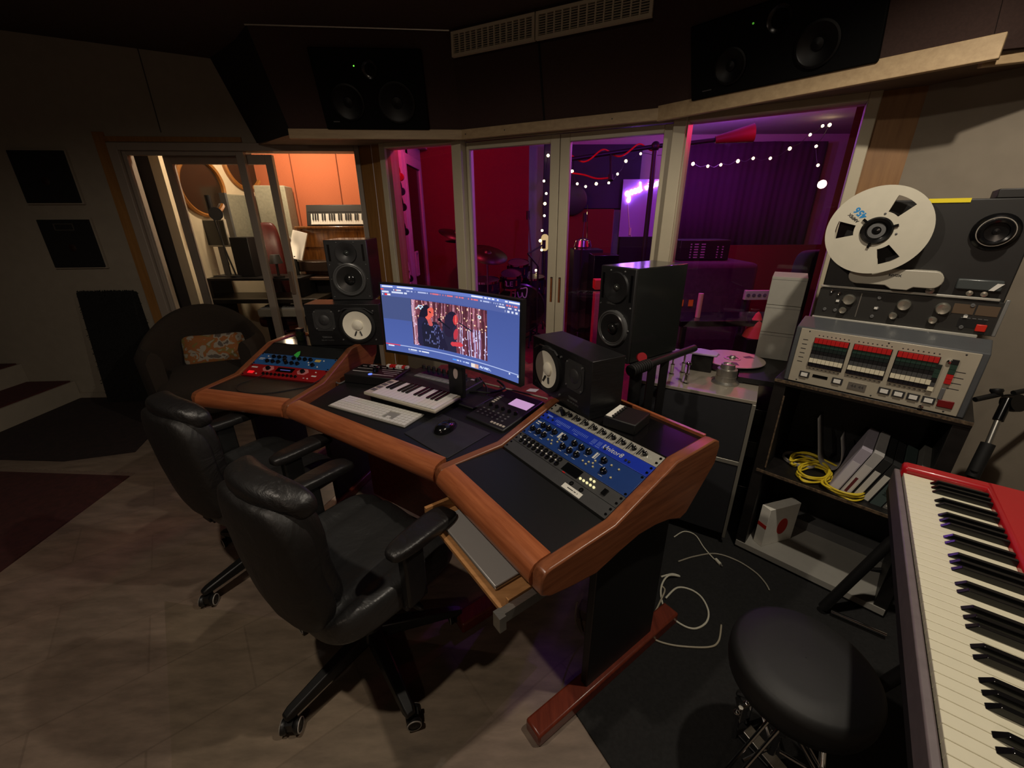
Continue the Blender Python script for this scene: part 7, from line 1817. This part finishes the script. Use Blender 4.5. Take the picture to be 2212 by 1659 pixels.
# mic stand thin, right pane
mic_stand('thin black stand with a grip before the tall black cabinet', [atd(1258, 520, 4.9), atd(1263, 470, 4.9)], 0.007)
p = aty(1178, 525, 5.9)
t = thing('paper_lantern', 'small pale paper lantern glowing at the foot of the vertical fairy lights', 'lamp', RT(p.x, 6.0, p.z)); MB().ball((0, 0, 0), (0.06, 0.06, 0.11), 18, 12, 0.8).build('shade', glow('lantern_glow', (1.0, 0.85, 0.6), 0.7), t, smooth=180); MB().cyl((0, 0, -p.z+LZ), (0, 0, -0.1), 0.015).build('post', M_black, t)
# strings of fairy lights
def fairy(label, pts, tt):
    ps = [atd(x, y, tt) for x, y in pts]
    t = thing('fairy_lights', label, 'fairy lights', Matrix.Translation(ps[0]), 'strings of fairy lights')
    o = MB(); cc = []
    for a, b in zip(ps, ps[1:]): cc += [a+Vector((0, 0, 0.012)), a.lerp(b, 0.5)-Vector((0, 0, 0.02))]
    o.tube(catmull(cc+[ps[-1]], 3), 0.003, 5); o.build('wire', M_dark, t, world=True)
    for k, p in enumerate(ps):
        o = MB(); o.ball(p, 0.0155 if k % 3 else 0.019, 8, 6); o.build('bulb', m_fairy, t, world=True, smooth=180)
m_fairy = glow('fairy_warm', (1.0, 0.90, 0.62), 14.0)
fairy('vertical string of fairy lights behind the left door', [(1184, 336), (1175, 391), (1180, 418), (1177, 440), (1176, 466), (1171, 498), (1167, 520), (1170, 540), (1158, 584)], 5.5)
fairy('string of fairy lights sagging across the right door before the neon sign', [(1236, 370), (1247, 397), (1265, 403), (1288, 397), (1315, 395), (1334, 376), (1352, 348), (1384, 332), (1454, 332)], 5.4)
fairy('string of fairy lights sagging across the big window', [(1497, 354), (1529, 359), (1557, 356), (1594, 348), (1627, 342), (1664, 342), (1706, 321), (1750, 291), (1777, 272), (1792, 270), (1763, 316), (1767, 357)], 4.8)
# pale air box near the live ceiling
a = aty(1590, 262, 5.2); boxthing('ceiling_vent', 'small dark vent on the live room ceiling behind the big window', 'vent', (a.x, 5.2, 2.57), (0.28, 0.12, 0.05), M_dark)
# ------------------------------------------------------------------ light
def lamp(name, kind, loc, energy, col, size=0.1, aim=None, spot=None, blend=0.3, shape=None, size_y=None):
    L = bpy.data.lights.new(name, kind); L.energy = energy; L.color = col
    if kind == 'AREA':
        L.size = size
        if size_y: L.shape = 'RECTANGLE'; L.size_y = size_y
    else: L.shadow_soft_size = size
    if kind == 'SPOT': L.spot_size = math.radians(spot); L.spot_blend = blend
    o = bpy.data.objects.new(name, L); COL.objects.link(o); o.location = loc
    if aim is not None:
        o.rotation_euler = (Vector(aim)-Vector(loc)).to_track_quat('-Z', 'Y').to_euler()
    o['kind'] = 'helper'
    return o
lamp('ceiling_spot', 'SPOT', (1.0, 0.85, 2.60), 66, (1.0, 0.88, 0.72), 0.03, aim=(1.0, 0.85, 0.0), spot=157, blend=0.35)
lamp('ceiling_spot', 'SPOT', (-1.0, 0.5, 2.60), 54, (1.0, 0.86, 0.70), 0.03, aim=(-0.95, 0.65, 0.0), spot=168, blend=0.3)
lamp('rear_fill', 'POINT', (-0.6, -1.2, 1.95), 11, (1.0, 0.78, 0.6), 0.05)  # added fill behind the camera, lifts the vents and soffit; no fixture there
# live room behind the glass
lamp('purple_lamp', 'POINT', (2.4, 5.2, 2.35), 30, (0.50, 0.10, 1.0), 0.06)
lamp('purple_bar', 'POINT', (1.15, 3.50, 2.42), 38, (0.36, 0.08, 1.0), 0.04)
lamp('red_light', 'POINT', (-0.66, 4.2, 2.45), 42, (1.0, 0.06, 0.22), 0.06)
lamp('red_light', 'POINT', (2.7, 4.3, 2.4), 26, (1.0, 0.04, 0.16), 0.06)  # added red fill, pushes the live room's right side towards magenta
lamp('table_bulb', 'POINT', (-2.22, 4.0, 1.37), 2.5, (1.0, 0.75, 0.48), 0.03)
lamp('booth_lamp', 'POINT', (-2.1, 4.2, 2.36), 50, (1.0, 0.80, 0.56), 0.04)
w = bpy.data.worlds.new('world'); scene.world = w; w.use_nodes = True
w.node_tree.nodes['Background'].inputs['Color'].default_value = (0.5, 0.4, 0.35, 1); w.node_tree.nodes['Background'].inputs['Strength'].default_value = 0.004
vs = scene.view_settings
vs.view_transform = 'Standard'; vs.look = 'None'; vs.exposure = 0.0; vs.gamma = 1.0; vs.use_curve_mapping = False
